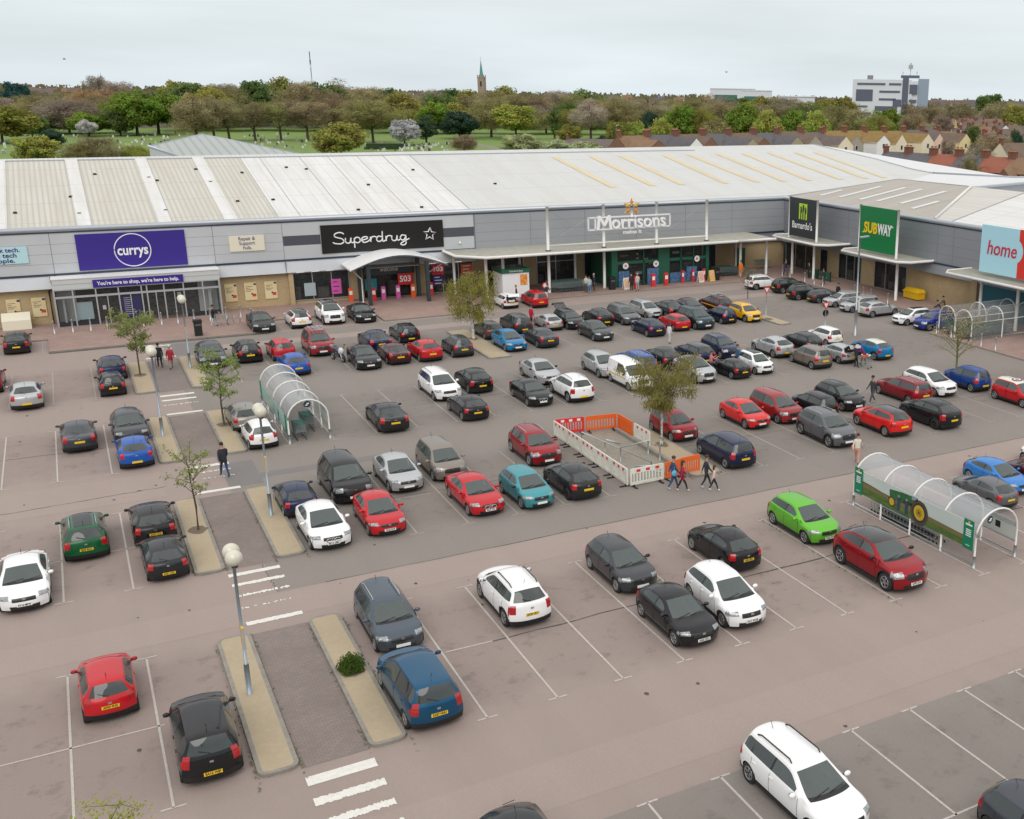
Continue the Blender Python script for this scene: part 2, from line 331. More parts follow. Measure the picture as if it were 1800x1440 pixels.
# kerbed planting strips and the paved walkway
kerb_m = M('concrete kerb', (.25, .23, .2), .85, noise=[(2.5, .6, (.14, .13, .10)), (20, .4, (.34, .32, .28))])
gravel_m = M('pale bonded gravel', (.41, .335, .225), .95, noise=[(.35, .55, (.33, .275, .19)), (6, .4, (.48, .4, .29)), (60, .5, (.28, .225, .15))], bump=.4, bscale=80)
dirt_m = M('bare soil', (.17, .13, .09), .95, noise=[(8, .6, (.1, .085, .06))])
walk_m = brickmat('brick walkway', (.235, .185, .165), (.195, .16, .145), (.15, .125, .112), 1, .21, .105, .009, 'XY', .25)
b = MB()
for y0, y1 in ((30.1, 39.6), (46.0, 55.5), (61.9, 71.2), (77.5, 87.1)): b.poly([(3.85, y0, .006), (5.88, y0, .006), (5.88, y1, .006), (3.85, y1, .006)], walk_m)
b.build('paved_walkway', kind='structure')
def strip(x0, x1, y0, y1, r=.35, soil=None, kw=.13):
    b = MB()
    def rr(i):
        P = []; X0, X1, Y0, Y1 = x0 + i, x1 - i, y0 + i, y1 - i; q = max(.02, r - i)
        for cx, cy, a0 in ((X1 - q, Y0 + q, -PI / 2), (X1 - q, Y1 - q, 0), (X0 + q, Y1 - q, PI / 2), (X0 + q, Y0 + q, PI)):
            for k in range(5): a = a0 + PI / 2 * k / 4; P.append((cx + q * math.cos(a), cy + q * math.sin(a)))
        return P
    o, i = rr(0), rr(kw); n = len(o)
    b.add([(x, y, 0) for x, y in o] + [(x, y, .11) for x, y in o] + [(x, y, .12) for x, y in i], [[k, (k + 1) % n, n + (k + 1) % n, n + k] for k in range(n)] + [[n + k, n + (k + 1) % n, 2 * n + (k + 1) % n, 2 * n + k] for k in range(n)], kerb_m)
    b.poly([(x, y, .118) for x, y in i], gravel_m)
    if soil:
        sx, sy = soil; n = 12; random.seed(int(sx * 10 + sy)); b.poly([(sx + random.uniform(.3, .5) * math.cos(2 * PI * k / n), sy + random.uniform(.4, .6) * math.sin(2 * PI * k / n), .123) for k in range(n)], dirt_m)
    return b.build('kerbed_strip', kind='structure')
for a in ((2.7, 3.85, 30.15, 39.6, .3, None), (5.88, 7.02, 30.05, 39.7, .3, (6.45, 35.0)), (2.7, 3.85, 45.95, 55.5, .3, (3.36, 51.0)), (5.88, 7.1, 46.15, 55.6, .3, None), (2.7, 3.85, 61.85, 71.3, .3, None), (5.88, 7.05, 61.9, 71.2, .3, (6.55, 67.5)),
          (2.55, 3.85, 77.5, 87.0, .3, (3.15, 82.6)), (5.88, 7.1, 77.5, 87.2, .3, None), (26.5, 28.3, 46.25, 55.4, .3, (27.5, 51.75)), (25.9, 27.7, 76.1, 86.8, .3, (27.0, 83)), (52.2, 53.5, 76.2, 80.4, .4, (52.6, 78.6))): strip(*a)
# weeds against kerbs
weed = M('weeds', (.09, .11, .03), .9)
b = MB(); random.seed(5)
for _ in range(500):
    x = random.choice((2.66, 3.9, 5.83, 7.08, 26.4)); y = random.choice((random.uniform(30, 39.6), random.uniform(46, 55.5)));
    if random.random() < .55: y = random.choice((30.1, 31, 35, 38.5, 46.2, 51)) + random.gauss(0, .35)
    a = random.uniform(0, 2 * PI); s = random.uniform(.03, .09)
    b.add([(x, y, .005), (x + s * math.cos(a), y + s * math.sin(a), .02 + s * .5), (x + s * math.cos(a + .8), y + s * math.sin(a + .8), .02 + s * .4)], [(0, 1, 2)], weed)
b.build('weeds_along_kerbs', kind='stuff')

# shop-front pavement with kerb step
pave = brickmat('block paving', (.335, .228, .19), (.285, .196, .168), (.20, .15, .135), 1, .42, .21, .012, 'XY', .22)
def pavement(name, pts, z=.12):
    b = MB(); b.prism(pts, 0, z, kerb_m, pave); return b.build(name, kind='structure')
pavement('shop_pavement', [(-2.2, 93.3), (13.2, 93.3), (13.2, 98.0), (22.6, 98.0), (22.6, 93.4), (30.2, 93.4), (31.5, 96.6), (60, 96.6), (66.6, 93.5), (66.6, 68.2), (61.6, 67.6), (61.6, 50), (140, 50), (140, 104.5), (-60, 104.5), (-60, 98.0), (-2.2, 98.0)])
b = MB()
for x, y in ((0, 93.15),): b.poly([(-2.2, 92.95, .0095), (13.2, 92.95, .0095), (13.2, 93.28, .0095), (-2.2, 93.28, .0095)], crack)
b.build('kerb_gutter', kind='structure')

# ================================================================ RETAIL BUILDING
brick = brickmat('buff brick', (.50, .35, .165), (.42, .285, .13), (.42, .36, .26), 1, .225, .075, .012, 'XZ', .25)
def clad(name, c):
    return M(name, c, .42, .25, noise=[((.4, .4, .25), .5, tuple(x * .88 for x in c))])
cl_light = clad('pale silver cladding', (.56, .575, .60)); cl_mid = clad('mid grey cladding', (.36, .375, .40)); cl_dark = clad('steel grey cladding', (.29, .305, .335))
stripe_m = clad('dark slate cladding', (.09, .09, .115))
cap_m = M('coping metal', (.40, .43, .47), .35, .5)
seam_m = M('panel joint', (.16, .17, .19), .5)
FY, WX = 104.2, 71.5      # facade planes
store = thing('retail_store', 'long silver-clad retail building with buff brick base, canopies and pale sheet roofs', 'building', (0, FY, 0))
store.location = (0, 0, 0)
b = MB()
# brick walls (slightly behind cladding)
def wallS(x0, x1, z0, z1, m=brick, y=104.5, t=.3): b.box(x0, x1, y, y + t, z0, z1, m)
def wallW(y0, y1, z0, z1, m=brick, x=71.8, t=.3): b.box(x, x + t, y0, y1, z0, z1, m)
def wallS_(*a):
    global b
    b = MB(); wallS(*a); b.build('brick_wall', store)
def wallW_(*a):
    global b
    b = MB(); wallW(*a); b.build('brick_wall', store)
for a_ in ((-60, -1.4, 0, 3.1), (11.0, 17.1, 0, 3.1), (22.3, 23.6, 0, 3.1), (28.3, 29.6, 0, 3.1), (17.1, 22.3, 0, .4), (34.3, 35.4, 0, 3.9), (39.6, 41.0, 0, 4.0), (45.2, 46.3, 0, 4.0), (62.5, 71.8, 0, 3.0)): wallS_(*a_)
for y0, y1 in ((97.2, 98.2), (93.8, 95.8), (87.6, 89.8), (72.7, 82.5), (66.5, 68.0)): wallW_(y0, y1, 0, 3.1)
b = MB()
b.box(16.9, 17.3, 104.15, 104.5, 0, 3.05, brick); b.build('brick_pier', store)
b = MB(); b.box(71.2, 71.8, 72.0, 72.75, 0, 3.1, brick); b.build('brick_pier', store)
b = MB()
def panel(x0, x1, z0, z1, m): b.box(x0, x1, FY, FY + .28, z0, z1, m)
panel(-60, 34.55, 4.3, 7.6, cl_light); panel(34.6, WX, 4.0, 7.6, cl_mid)
panel(16.75, 20.0, 5.52, 6.4, stripe_m) if False else None
b.box(16.75, 20.0, FY - .004, FY, 5.52, 6.4, stripe_m); b.box(31.4, 34.5, FY - .004, FY, 5.5, 6.4, stripe_m)
b.add([(-60, FY, 4.15), (34.55, FY, 4.15), (34.55, FY - .25, 3.1), (-60, FY - .25, 3.1)], [(0, 3, 2, 1)], cl_light)
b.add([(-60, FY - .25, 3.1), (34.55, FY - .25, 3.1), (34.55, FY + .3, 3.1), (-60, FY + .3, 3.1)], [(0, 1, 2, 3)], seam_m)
b.box(WX, WX + .28, 40, FY, 4.0, 7.6, cl_dark)
b.add([(WX, FY, 3.9), (WX, 40, 3.9), (WX - .25, 40, 2.95), (WX - .25, FY, 2.95)], [(0, 1, 2, 3)], cl_dark)
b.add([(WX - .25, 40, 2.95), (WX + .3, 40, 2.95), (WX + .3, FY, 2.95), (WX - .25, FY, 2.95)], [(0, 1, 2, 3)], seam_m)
b.box(61, WX - .0, FY - .02, FY + .28, 3.0, 4.0, cl_dark)
# joints
for x in (-21, -11.1, -1.13, 11.03, 16.75): b.box(x - .02, x + .02, FY - .006, FY, 4.3, 7.6, seam_m); b.box(x - .02, x + .02, FY - .27, FY - .02, 3.1, 4.15, seam_m)
for z in (5.1, 5.9, 6.7): b.box(-60, 16.7, FY - .003, FY, z - .01, z + .01, seam_m)
for z in (4.9, 5.8, 6.7): b.box(34.7, WX, FY - .003, FY, z - .012, z + .012, seam_m); b.box(WX - .003, WX, 40, FY - .1, z - .012, z + .012, seam_m)
for x in (40.4, 46.4, 52.4, 58.4, 64.4): b.box(x - .02, x + .02, FY - .005, FY, 4.0, 7.6, seam_m)
for y in (98, 92, 86, 84, 78, 75.8, 69): b.box(WX - .005, WX, y - .02, y + .02, 4.0, 7.6, seam_m)
b.box(34.5, 34.62, FY - .03, FY + .1, 4.3, 7.9, seam_m)
b.build('cladding', store)
b = MB()   # dark bands and rounded coping
b.box(-60, 34.5, FY - .08, FY + .1, 4.14, 4.3, navy_line); b.box(-60, WX, FY - .05, FY + .1, 7.6, 7.7, navy_line); b.box(WX - .05, WX + .1, 40, FY, 7.6, 7.7, navy_line)
b.box(WX - .09, WX + .05, 40, FY - .1, 3.88, 4.02, navy_line); b.box(61.2, WX, FY - .1, FY - .02, 4.0, 4.16, navy_line)
b.build('dark_trim', store)
b = MB()
b.tube([(-60, FY + .12, 7.88), (WX + .12, FY + .12, 7.88)], .24, cap_m, 12); b.tube([(WX + .12, FY + .12, 7.885), (WX + .12, 40, 7.885)], .24, cap_m, 12)
b.build('coping', store)

# roofs
rib_beige = ribmat('weathered beige roof sheet', (.55, .53, .475), (.455, .435, .385), .42, 'X', .75, (.44, .41, .34), .75, .35, lap=5.3)
rib_white = ribmat('white roof sheet', (.67, .665, .65), (.58, .58, .57), 1.0, 'X', .5, (.52, .50, .45), .8, .08, lap=5.3)
rib_grey = ribmat('pale grey roof sheet', (.57, .575, .565), (.49, .495, .48), .42, 'X', .5, (.50, .49, .45), .8, .2, lap=5.3)
rib_wing = ribmat('stone grey roof sheet', (.43, .40, .355), (.36, .335, .30), .5, 'Y', .7, (.3, .27, .23), .6, .3, lap=6)
rib_far = ribmat('far white roof sheet', (.66, .67, .67), (.6, .61, .61), 1.0, 'Y', .5, (.56, .56, .56), .4, .1, lap=0)
RY, RZ, EZ, EY = 125.2, 12.15, 7.95, 104.45
def rz(y): return EZ + (RZ - EZ) * (y - EY) / (RY - EY)
b = MB()
def slab(x0, x1, m, y0=EY, y1=RY, dz=0): b.add([(x0, y0, rz(y0) + dz), (x1, y0, rz(y0) + dz), (x1, y1, rz(y1) + dz), (x0, y1, rz(y1) + dz)], [(0, 1, 2, 3)], m)
for x0, x1, m in ((-60, -14.2, rib_beige), (-14.2, 16.7, rib_beige), (16.7, 34.4, rib_white), (34.4, 71.5, rib_grey)): slab(x0, x1, m)
# main roof east of the corner, hipped down at its far end
PT = [(71.5, EY, EZ), (71.5, RY, RZ), (78.8, 127.25, rz(127.25)), (92.05, 127.3, rz(127.3)), (96.85, 119.1, 10.92), (98.7, 114.1, 9.9), (100.7, 111.7, 9.42), (84, EY, EZ)]
b.add(PT, [(0, 7, 6, 5, 4, 3, 2, 1)], rib_grey)
b.add([(71.5, RY, RZ), (78.8, 127.25, rz(127.25)), (92.05, 127.3, rz(127.3)), (88, 150, 8), (-60, 150, 8), (-60, RY, RZ)], [(0, 1, 2, 3, 4, 5)], rib_grey)
b.add([(100.7, 111.7, 9.42), (98.7, 114.1, 9.9), (96.85, 119.1, 10.92), (92.05, 127.3, 12.6), (112, 135, 7.9), (121, 116, 8.0)], [(0, 5, 4, 3, 2, 1)], rib_far)
b.add([(84, EY, EZ), (100.7, 111.7, 9.42), (121, 116, 8.0), (150, 112, 7.9), (150, 40, 7.9), (88, 40, 7.9), (84, 90, 7.9)], [(0, 6, 5, 4, 3, 2, 1)], rib_far)
b.tube([(100.7, 111.7, 9.45), (121, 116, 8.05), (150, 112, 8.0)], .18, cap_m, 6); b.tube([(92.05, 127.3, 12.6), (96.85, 119.1, 10.95), (98.7, 114.1, 9.95), (100.7, 111.7, 9.45)], .08, cap_m, 6)
b.build('roof', store)
b = MB()   # raised white strips on the left bay and cream rooflights
for x in (-13.2, -4.4, 1.55, 7.65, 12.85): b.box(x - .5, x + .5, 0, 1, 0, 1, rib_white) if False else None
def raised(x0, x1, y0, y1, h, m):
    b.add([(x0, y0, rz(y0) + h), (x1, y0, rz(y0) + h), (x1, y1, rz(y1) + h), (x0, y1, rz(y1) + h), (x0, y0, rz(y0)), (x1, y0, rz(y0)), (x1, y1, rz(y1)), (x0, y1, rz(y1))], [(0, 1, 2, 3), (4, 5, 1, 0), (5, 6, 2, 1), (7, 4, 0, 3)], m)
for x in (-16.5, -10.5, -4.4, 1.5, 7.5, 12.7): raised(x - .52, x + .52, EY + .05, RY - .02, .10, rib_white)
b.build('roof_strip', store)
cream = M('cream rooflight', (.62, .52, .33), .5, noise=[((1, .1, 1), .5, (.5, .42, .28))])
b = MB()
for xb, xt in ((52.7, 51.1), (57.7, 55.95), (61.5, 59.9), (67.4, 65.9), (71.8, 69.5), (75.7, 73.9), (79.5, 77.8), (84.3, 81.9), (88.3, 86.2), (91.4, 89.4)):
    y0, y1 = 110.4, 123.2; b.add([(xb - .42, y0, rz(y0) + .03), (xb + .42, y0, rz(y0) + .03), (xt + .42, y1, rz(y1) + .03), (xt - .42, y1, rz(y1) + .03)], [(0, 1, 2, 3)], cream)
b.build('rooflight', store)
random.seed(11)
for x, y in ((-3.3, 108.9), (0.9, 113), (1.3, 108), (3.2, 120), (7.6, 118.4), (8.2, 117.4), (7.9, 108), (14.1, 110), (12.0, 121), (12.7, 116.4), (17.2, 110.1), (20.5, 121), (27, 114), (30, 106), (24, 106), (33, 119), (40, 113), (16, 119.4), (22.3, 120.2)):
    b = MB(); b.box(x - .14, x + .14, y - .12, y + .12, rz(y) - .02, rz(y) + .14, black); b.build('roof_vent', store)
b = MB()
lead = M('joint flashing', (.30, .31, .31), .5)
for x in (34.4, 28.6, 22.6, 31.4, 25.5, 18.6, 16.7):
    b.box(x - .03, x + .03, 0, 1, 0, 1, lead) if False else raised(x - (.05 if x > 30 else .03), x + (.05 if x > 30 else .03), EY, RY, .02, lead)
for y in (RY,): b.box(-60, 71.5, RY - .15, RY + .15, RZ - .05, RZ + .07, cap_m)
b.build('roof_flashing', store)
# wing roof: rises from the wing parapet to its own ridge
wrz = lambda x: 7.95 + (x - 71.7) * .17
P0, P3, P2, P1 = (71.7, 104.6, 7.95), (71.7, 79.0, 7.95), (84.3, 87.2, 10.09), (84.0, 99.0, 10.04)
b = MB(); b.add([P0, P3, P2, P1], [(0, 1, 2, 3)], rib_wing); b.add([P1, P2, (92, 88, 8.2), (92, 100, 8.2)], [(0, 1, 2, 3)], rib_far); b.add([P0, P1, (92, 100, 8.2), (84, 104.6, 7.9)], [(0, 1, 2, 3)], rib_far); b.build('wing_roof', store)
b = MB(); hr = ribmat('pale unit roof sheet', (.56, .54, .50), (.50, .48, .45), .9, 'X', .6, (.40, .38, .33), .5, .12, lap=0)
b.add([P3, (71.7, 76.8, 7.95), (84.5, 79.5, 10.12), P2], [(0, 1, 2, 3)], hr); b.add([(71.7, 76.8, 7.95), (71.7, 40, 7.95), (84.5, 40, 10.12), (84.5, 79.5, 10.12)], [(0, 1, 2, 3)], rib_white); b.add([(84.5, 40, 10.12), (97, 40, 8), (97, 86, 8), (84.3, 87.2, 10.09)], [(0, 1, 2, 3)], rib_white); b.build('unit_roof', store)
b = MB()
def bar3(p, q, r, m): b.tube([p, q], r, m, 6)
bar3((71.8, 79.0, 8.05), (84.3, 87.2, 10.2), .15, white_metal); bar3((71.8, 104.6, 8.0), P1, .06, lead); bar3(P1, P2, .06, lead); bar3((71.8, 76.8, 7.98), (84.5, 79.5, 10.15), .05, lead); b.build('roof_gutter', store)
b = MB(); d_ = Vector((150 - 90, 15, 0)).normalized(); b.obox(Vector((90, 92.2, 8.5)) + d_ * 30, d_ * 30, Vector((-d_.y, d_.x, 0)) * .2, (0, 0, .85), cl_dark); b.obox(Vector((90, 92.2, 9.45)) + d_ * 30, d_ * 30.2, Vector((-d_.y, d_.x, 0)) * .4, (0, 0, .1), cap_m); b.build('upstand_wall', store)
b = MB(); sk = M('grp rooflight', (.62, .63, .62), .4)
for x0, x1, y in ((74.0, 77.1, 100.7), (74.4, 80.3, 97.6), (74.6, 81.0, 94.2), (74.9, 81.1, 91.6), (75.2, 81.4, 88.1), (74.1, 77.7, 85.0)):
    w = .33; b.add([(x0, y - w, wrz(x0) + .03), (x1, y - w, wrz(x1) + .03), (x1, y + w, wrz(x1) + .03), (x0, y + w, wrz(x0) + .03)], [(0, 3, 2, 1)], sk)
b.build('rooflight', store)

# glazing and interiors (dark recesses behind real panes)
room = M('dim shop interior', (.06, .056, .05), .8, noise=[((.8, .8, 2.0), .7, (.18, .14, .10)), ((3, 3, 6), .6, (.25, .22, .19)), ((4, 4, 3), .4, (.04, .10, .16))])
shelf = M('stacked goods', (.2, .18, .16), .7, noise=[((5, 5, 9), .9, (.5, .3, .15)), ((7, 7, 5), .7, (.08, .18, .30))])
strip_l = M('ceiling strip light', (1, .95, .85), .5, emit=3.5)
pane = M('window glass', (.03, .04, .04), .03, spec=.55, alpha=.42)
def winS(x0, x1, z0, z1, y=104.45, frame=alu, mull=(), tr=(), depth=1.8, goods=True, inner=True):
    f = MB(); t = .06
    for x in (x0 + t / 2, x1 - t / 2) + tuple(mull): f.box(x - t / 2, x + t / 2, y - .05, y + .05, z0, z1, frame)
    for zz in (z0 + t / 2, z1 - t / 2) + tuple(tr): f.box(x0, x1, y - .045, y + .045, zz - t / 2, zz + t / 2, frame)
    if inner:
        f.add([(x0, y + depth, z0), (x1, y + depth, z0), (x1, y + depth, z1), (x0, y + depth, z1), (x0, y + .1, z0), (x1, y + .1, z0), (x1, y + .1, z1), (x0, y + .1, z1)], [(0, 1, 2, 3), (4, 0, 3, 7), (1, 5, 6, 2), (3, 2, 6, 7), (4, 5, 1, 0)], room)
        if goods:
            random.seed(int(x0 * 7)); x = x0 + .3
            while x < x1 - .6:
                w_ = random.uniform(.4, 1.1); h = random.uniform(.5, 1.5)
                if random.random() < .75: f.box(x, min(x + w_, x1 - .1), y + .9, y + 1.3, z0 + .02, z0 + h, shelf)
                x += w_ + random.uniform(.1, .5)
    if inner:
        x = x0 + .5
        while x < x1 - .8: f.box(x, x + .7, y + .7, y + .78, z1 - .12, z1 - .07, strip_l); f.box(x, x + .7, y + 1.5, y + 1.58, z1 - .12, z1 - .07, strip_l); x += 1.3
    w_ = f.build('window_frame', store)
    p = MB(); p.add([(x0 + .02, y, z0 + .02), (x1 - .02, y, z0 + .02), (x1 - .02, y, z1 - .02), (x0 + .02, y, z1 - .02)], [(0, 1, 2, 3)], pane); p.build('pane', w_)
def winW(y0, y1, z0, z1, x=71.8, frame=alu, mull=(), tr=(), depth=2.0):
    f = MB(); t = .06
    for y in (y0 + t / 2, y1 - t / 2) + tuple(mull): f.box(x - .05, x + .05, y - t / 2, y + t / 2, z0, z1, frame)
    for zz in (z0 + t / 2, z1 - t / 2) + tuple(tr): f.box(x - .045, x + .045, y0, y1, zz - t / 2, zz + t / 2, frame)
    f.add([(x + depth, y0, z0), (x + depth, y1, z0), (x + depth, y1, z1), (x + depth, y0, z1), (x + .1, y0, z0), (x + .1, y1, z0), (x + .1, y1, z1), (x + .1, y0, z1)], [(0, 3, 2, 1), (4, 7, 3, 0), (1, 2, 6, 5), (3, 7, 6, 2), (4, 0, 1, 5)], room)
    random.seed(int(y0 * 7)); y = y0 + .3
    while y < y1 - .6:
        w_ = random.uniform(.4, 1.0); h = random.uniform(.5, 1.5)
        if random.random() < .7: f.box(x + .9, x + 1.3, y, min(y + w_, y1 - .1), z0 + .02, z0 + h, shelf)
        y += w_ + random.uniform(.1, .5)
    w_ = f.build('window_frame', store)
    p = MB(); p.add([(x, y0 + .02, z0 + .02), (x, y1 - .02, z0 + .02), (x, y1 - .02, z1 - .02), (x, y0 + .02, z1 - .02)], [(0, 3, 2, 1)], pane); p.build('pane', w_)
winS(17.3, 22.3, .4, 3.0, mull=(19.0, 20.7)); winS(29.6, 34.3, .1, 3.0, mull=(31.2, 32.8)); winS(23.6, 28.3, .05, 2.9, y=104.9, mull=(25.1, 26.7), frame=black_paint)
winS(35.4, 39.6, .1, 3.9, mull=(37.5,)); winS(41.0, 45.2, .1, 3.9, mull=(43.1,), tr=(2.4,)); winS(46.3, 48.0, .1, 3.9); winS(59.0, 62.5, .1, 3.9, mull=(60.7,))
winW(98.2, 104.0, .1, 2.95, mull=(100, 102)); winW(95.8, 97.2, .1, 2.95); winW(89.8, 93.8, .1, 2.95, mull=(91, 92.4)); winW(82.5, 87.6, .1, 2.95, mull=(84, 85.8)); winW(60, 66.5, .1, 2.95, mull=(62, 64)); winW(68.0, 72.0, .1, 2.95, mull=(70,))
b = MB(); b.box(65.0, 66.4, 104.42, 104.5, 0, 2.4, green_p); b.build('service_door', store)

# glazed entrance lobby of the left shop
b = MB(); y0, y1 = 102.6, 104.2
cl_w = M('pale portico panel', (.58, .60, .60), .4, .15)
b.box(-1.45, 11.0, y0, y1, 3.2, 3.62, cl_w); b.box(-1.45, 11.0, y0 - .04, y1, 3.62, 4.02, cl_w); b.box(-1.5, 11.05, y0 - .1, y1, 4.02, 4.12, white)
b.build('portico_fascia', store)
b = MB(); b.box(-1.48, -1.36, y0 - .02, y1 - .02, 0, 3.2, alu); b.box(10.86, 11.0, y0 - .02, y1 - .02, 0, 3.2, alu)
for x in (-.1, 1.55, 3.2, 4.9, 5.3, 6.6, 8.1, 9.6): b.box(x - .05, x + .05, y0 - .03, y0 + .05, 0, 3.2, alu)
for z0, z1 in ((2.45, 2.62), (.0, .10), (3.1, 3.2)): b.box(-1.36, 10.86, y0 - .04, y0 + .04, z0, z1, alu)
for x in (2.35, 4.05, 5.95, 7.35): b.box(x - .035, x + .035, y0 - .02, y0 + .04, .1, 2.45, alu)
lob = b.build('lobby_frame', store)
b = MB(); b.add([(-1.36, y0, .1), (10.86, y0, .1), (10.86, y0, 3.1), (-1.36, y0, 3.1)], [(0, 1, 2, 3)], M('lobby glass', (.04, .05, .05), .03, spec=.55, alpha=.25)); b.build('pane', lob)
b = MB(); b.box(-1.3, .1, 103.8, 103.86, .3, 3.1, M('pale lobby wall', (.55, .58, .56), .7)); b.box(9.3, 10.8, 103.8, 103.86, .3, 3.1, M('pale lobby wall')); b.box(.1, 9.3, 104.0, 104.06, 0, 3.1, room)
b.box(-.9, -.75, 103.2, 103.5, 0, 2.3, M('pale lobby wall')); b.box(10.0, 10.25, 103.1, 103.4, .2, 2.3, M('pale lobby wall'))
ps = M('pale blue poster', (.42, .55, .58), .5); b.box(.0, 1.2, 102.9, 102.95, .55, 2.0, ps)
nv = M('indigo panel', (.035, .03, .16), .5); b.box(3.35, 4.75, 102.75, 102.8, .3, 2.3, nv)
b.box(-1.3, 1.5, 102.7, 102.75, .1, .42, M('dark plinth', (.02, .03, .05), .5)); b.box(8.2, 10.8, 102.7, 102.75, .1, .42, M('dark plinth'))
b.box(7.6, 7.9, 103.2, 103.4, 1.5, 2.2, M('poster paper', (.7, .7, .68), .6)); b.box(1.9, 2.15, 102.7, 102.72, 1.3, 1.65, M('poster paper'))
b.build('lobby_display', store)
small = M('poster print', (.6, .6, .65), .6)
base = MB()
for k in range(9): base.box(3.5, 3.5 + random.uniform(.4, .95), 102.742, 102.748, 2.1 - k * .17, 2.15 - k * .17, small)
base.build('panel_print', store)

# ---------------------------------------------------------------- signs on the facade (each a thing)
def sign_box(name, label, x0, x1, z0, z1, mat, y=FY - .06, t=.1, cat='sign', group=None):
    s = thing(name, label, cat, ((x0 + x1) / 2, y, (z0 + z1) / 2), 0, group); b = MB(); b.box(-(x1 - x0) / 2, (x1 - x0) / 2, -t / 2, t / 2, -(z1 - z0) / 2, (z1 - z0) / 2, mat); b.build('board', s); return s
indigo = M('indigo sign', (.028, .011, .21), .45, noise=[(40, .25, (.09, .05, .42))])
s = sign_box('shop_sign', 'wide indigo shop sign with a white ring around its name', .66, 8.82, 4.42, 7.42, indigo)
b = MB(); b.tube([(1.36 * math.cos(a), -.06, 1.36 * math.sin(a)) for a in [2 * PI * k / 48 for k in range(49)]], .045, white, 6, False); r = b.build('ring', s)
lettering('currys', 1.18, white, (0, -.07, -.02), s, bold=.028, width=2.3)
s = sign_box('fascia_sign', "long thin indigo sign reading You're here to shop, we're here to help", 1.42, 8.15, 3.2, 3.84, indigo, y=102.48)
lettering("You're here to shop, we're here to help.", .42, white, (0, -.06, 0), s, bold=.01, width=6.1)
pale_b = M('pale blue sign', (.45, .68, .72), .5); cream_s = M('cream sign', (.74, .70, .56), .5); ink = M('indigo ink', (.03, .02, .16), .5)
s = sign_box('wall_sign', 'pale blue sign with three lines of indigo writing cut by the left edge', -6.2, -2.78, 5.3, 6.66, pale_b)
for k, t in enumerate(('Unlock tech.', 'with tech', 'people.')):
    lettering(t, .5, ink, (-.1 + (.42, .72, .62)[k] * 0, -.06, .42 - .42 * k), s, bold=.008, width=(2.6, 2.1, 1.75)[k])
s = sign_box('wall_sign', 'cream sign reading Repair & Support hub between the indigo and the black signs', 12.28, 15.17, 5.28, 6.66, cream_s)
for k, t in enumerate(('Repair &', 'Support', 'hub.')): lettering(t, .46, ink, (0, -.06, .4 - .4 * k), s, width=(1.35, 1.3, .7)[k])
blk = M('black sign', (.008, .007, .007), .35)
s = sign_box('shop_sign', 'wide black shop sign with white handwritten lettering and a star outline', 20.04, 31.4, 4.62, 7.22, blk)
S = {'S': [[(.95, .9), (.6, 1.05), (.15, .95), (.05, .7), (.35, .55), (.75, .42), (.9, .15), (.6, -.05), (.1, .0), (-.15, .12)]],
     'u': [[(0, .5), (-.02, .15), (.15, -.02), (.4, .05), (.52, .5)], [(.52, .5), (.5, .12), (.62, -.0), (.8, .08)]],
     'p': [[(0, .45), (.0, -.5)], [(0, .3), (.2, .5), (.5, .42), (.55, .12), (.3, -.03), (.02, .08)]],
     'e': [[(-.1, .18), (.35, .26), (.6, .38), (.45, .52), (.12, .45), (.02, .2), (.2, -.03), (.6, .05), (.85, .25)]],
     'r': [[(0, .5), (.02, .0)], [(.02, .2), (.15, .45), (.4, .5), (.6, .42)]],
     'd': [[(.52, .42), (.2, .5), (0, .25), (.12, .0), (.4, .02), (.55, .2)], [(.6, 1.0), (.58, .1), (.7, -.02), (.9, .1)]],
     'g': [[(.5, .42), (.2, .5), (.0, .25), (.15, .0), (.42, .08), (.52, .3)], [(.55, .5), (.55, -.3), (.3, -.5), (.0, -.42), (.2, -.22), (.9, .12)]]}
def smooth(P, n=6):
    P = [P[0]] + list(P) + [P[-1]]; o = []
    for i in range(1, len(P) - 2):
        for k in range(n):
            t = k / n; a, b_, c, d = P[i - 1], P[i], P[i + 1], P[i + 2]
            o.append(tuple(.5 * (2 * b_[j] + (c[j] - a[j]) * t + (2 * a[j] - 5 * b_[j] + 4 * c[j] - d[j]) * t * t + (3 * b_[j] - a[j] - 3 * c[j] + d[j]) * t ** 3) for j in range(len(a))))
    o.append(P[-2]); return o
b = MB(); x = -4.55
for ch in 'Superdrug':
    for st in S[ch]: b.tube([(x + px * .95, -.07, -.42 + pz * .95) for px, pz in smooth(st)], .062, white, 6)
    x += {'S': 1.02, 'u': .78, 'p': .66, 'e': .82, 'r': .56, 'd': .88, 'g': 1.0}[ch]
b.build('lettering', s)
b = MB(); P = [((.62 if k % 2 == 0 else .27) * math.sin(PI * k / 5 + .1) + 4.35, -.07, (.62 if k % 2 == 0 else .27) * math.cos(PI * k / 5 + .1)) for k in range(11)]; b.tube(P, .06, white, 6); b.build('star', s)
post = M('poster yellow', (.70, .56, .28), .5, noise=[((.5, .5, 1.2), .6, (.72, .66, .45))]); red_p = M('poster red', (.5, .05, .05), .5)
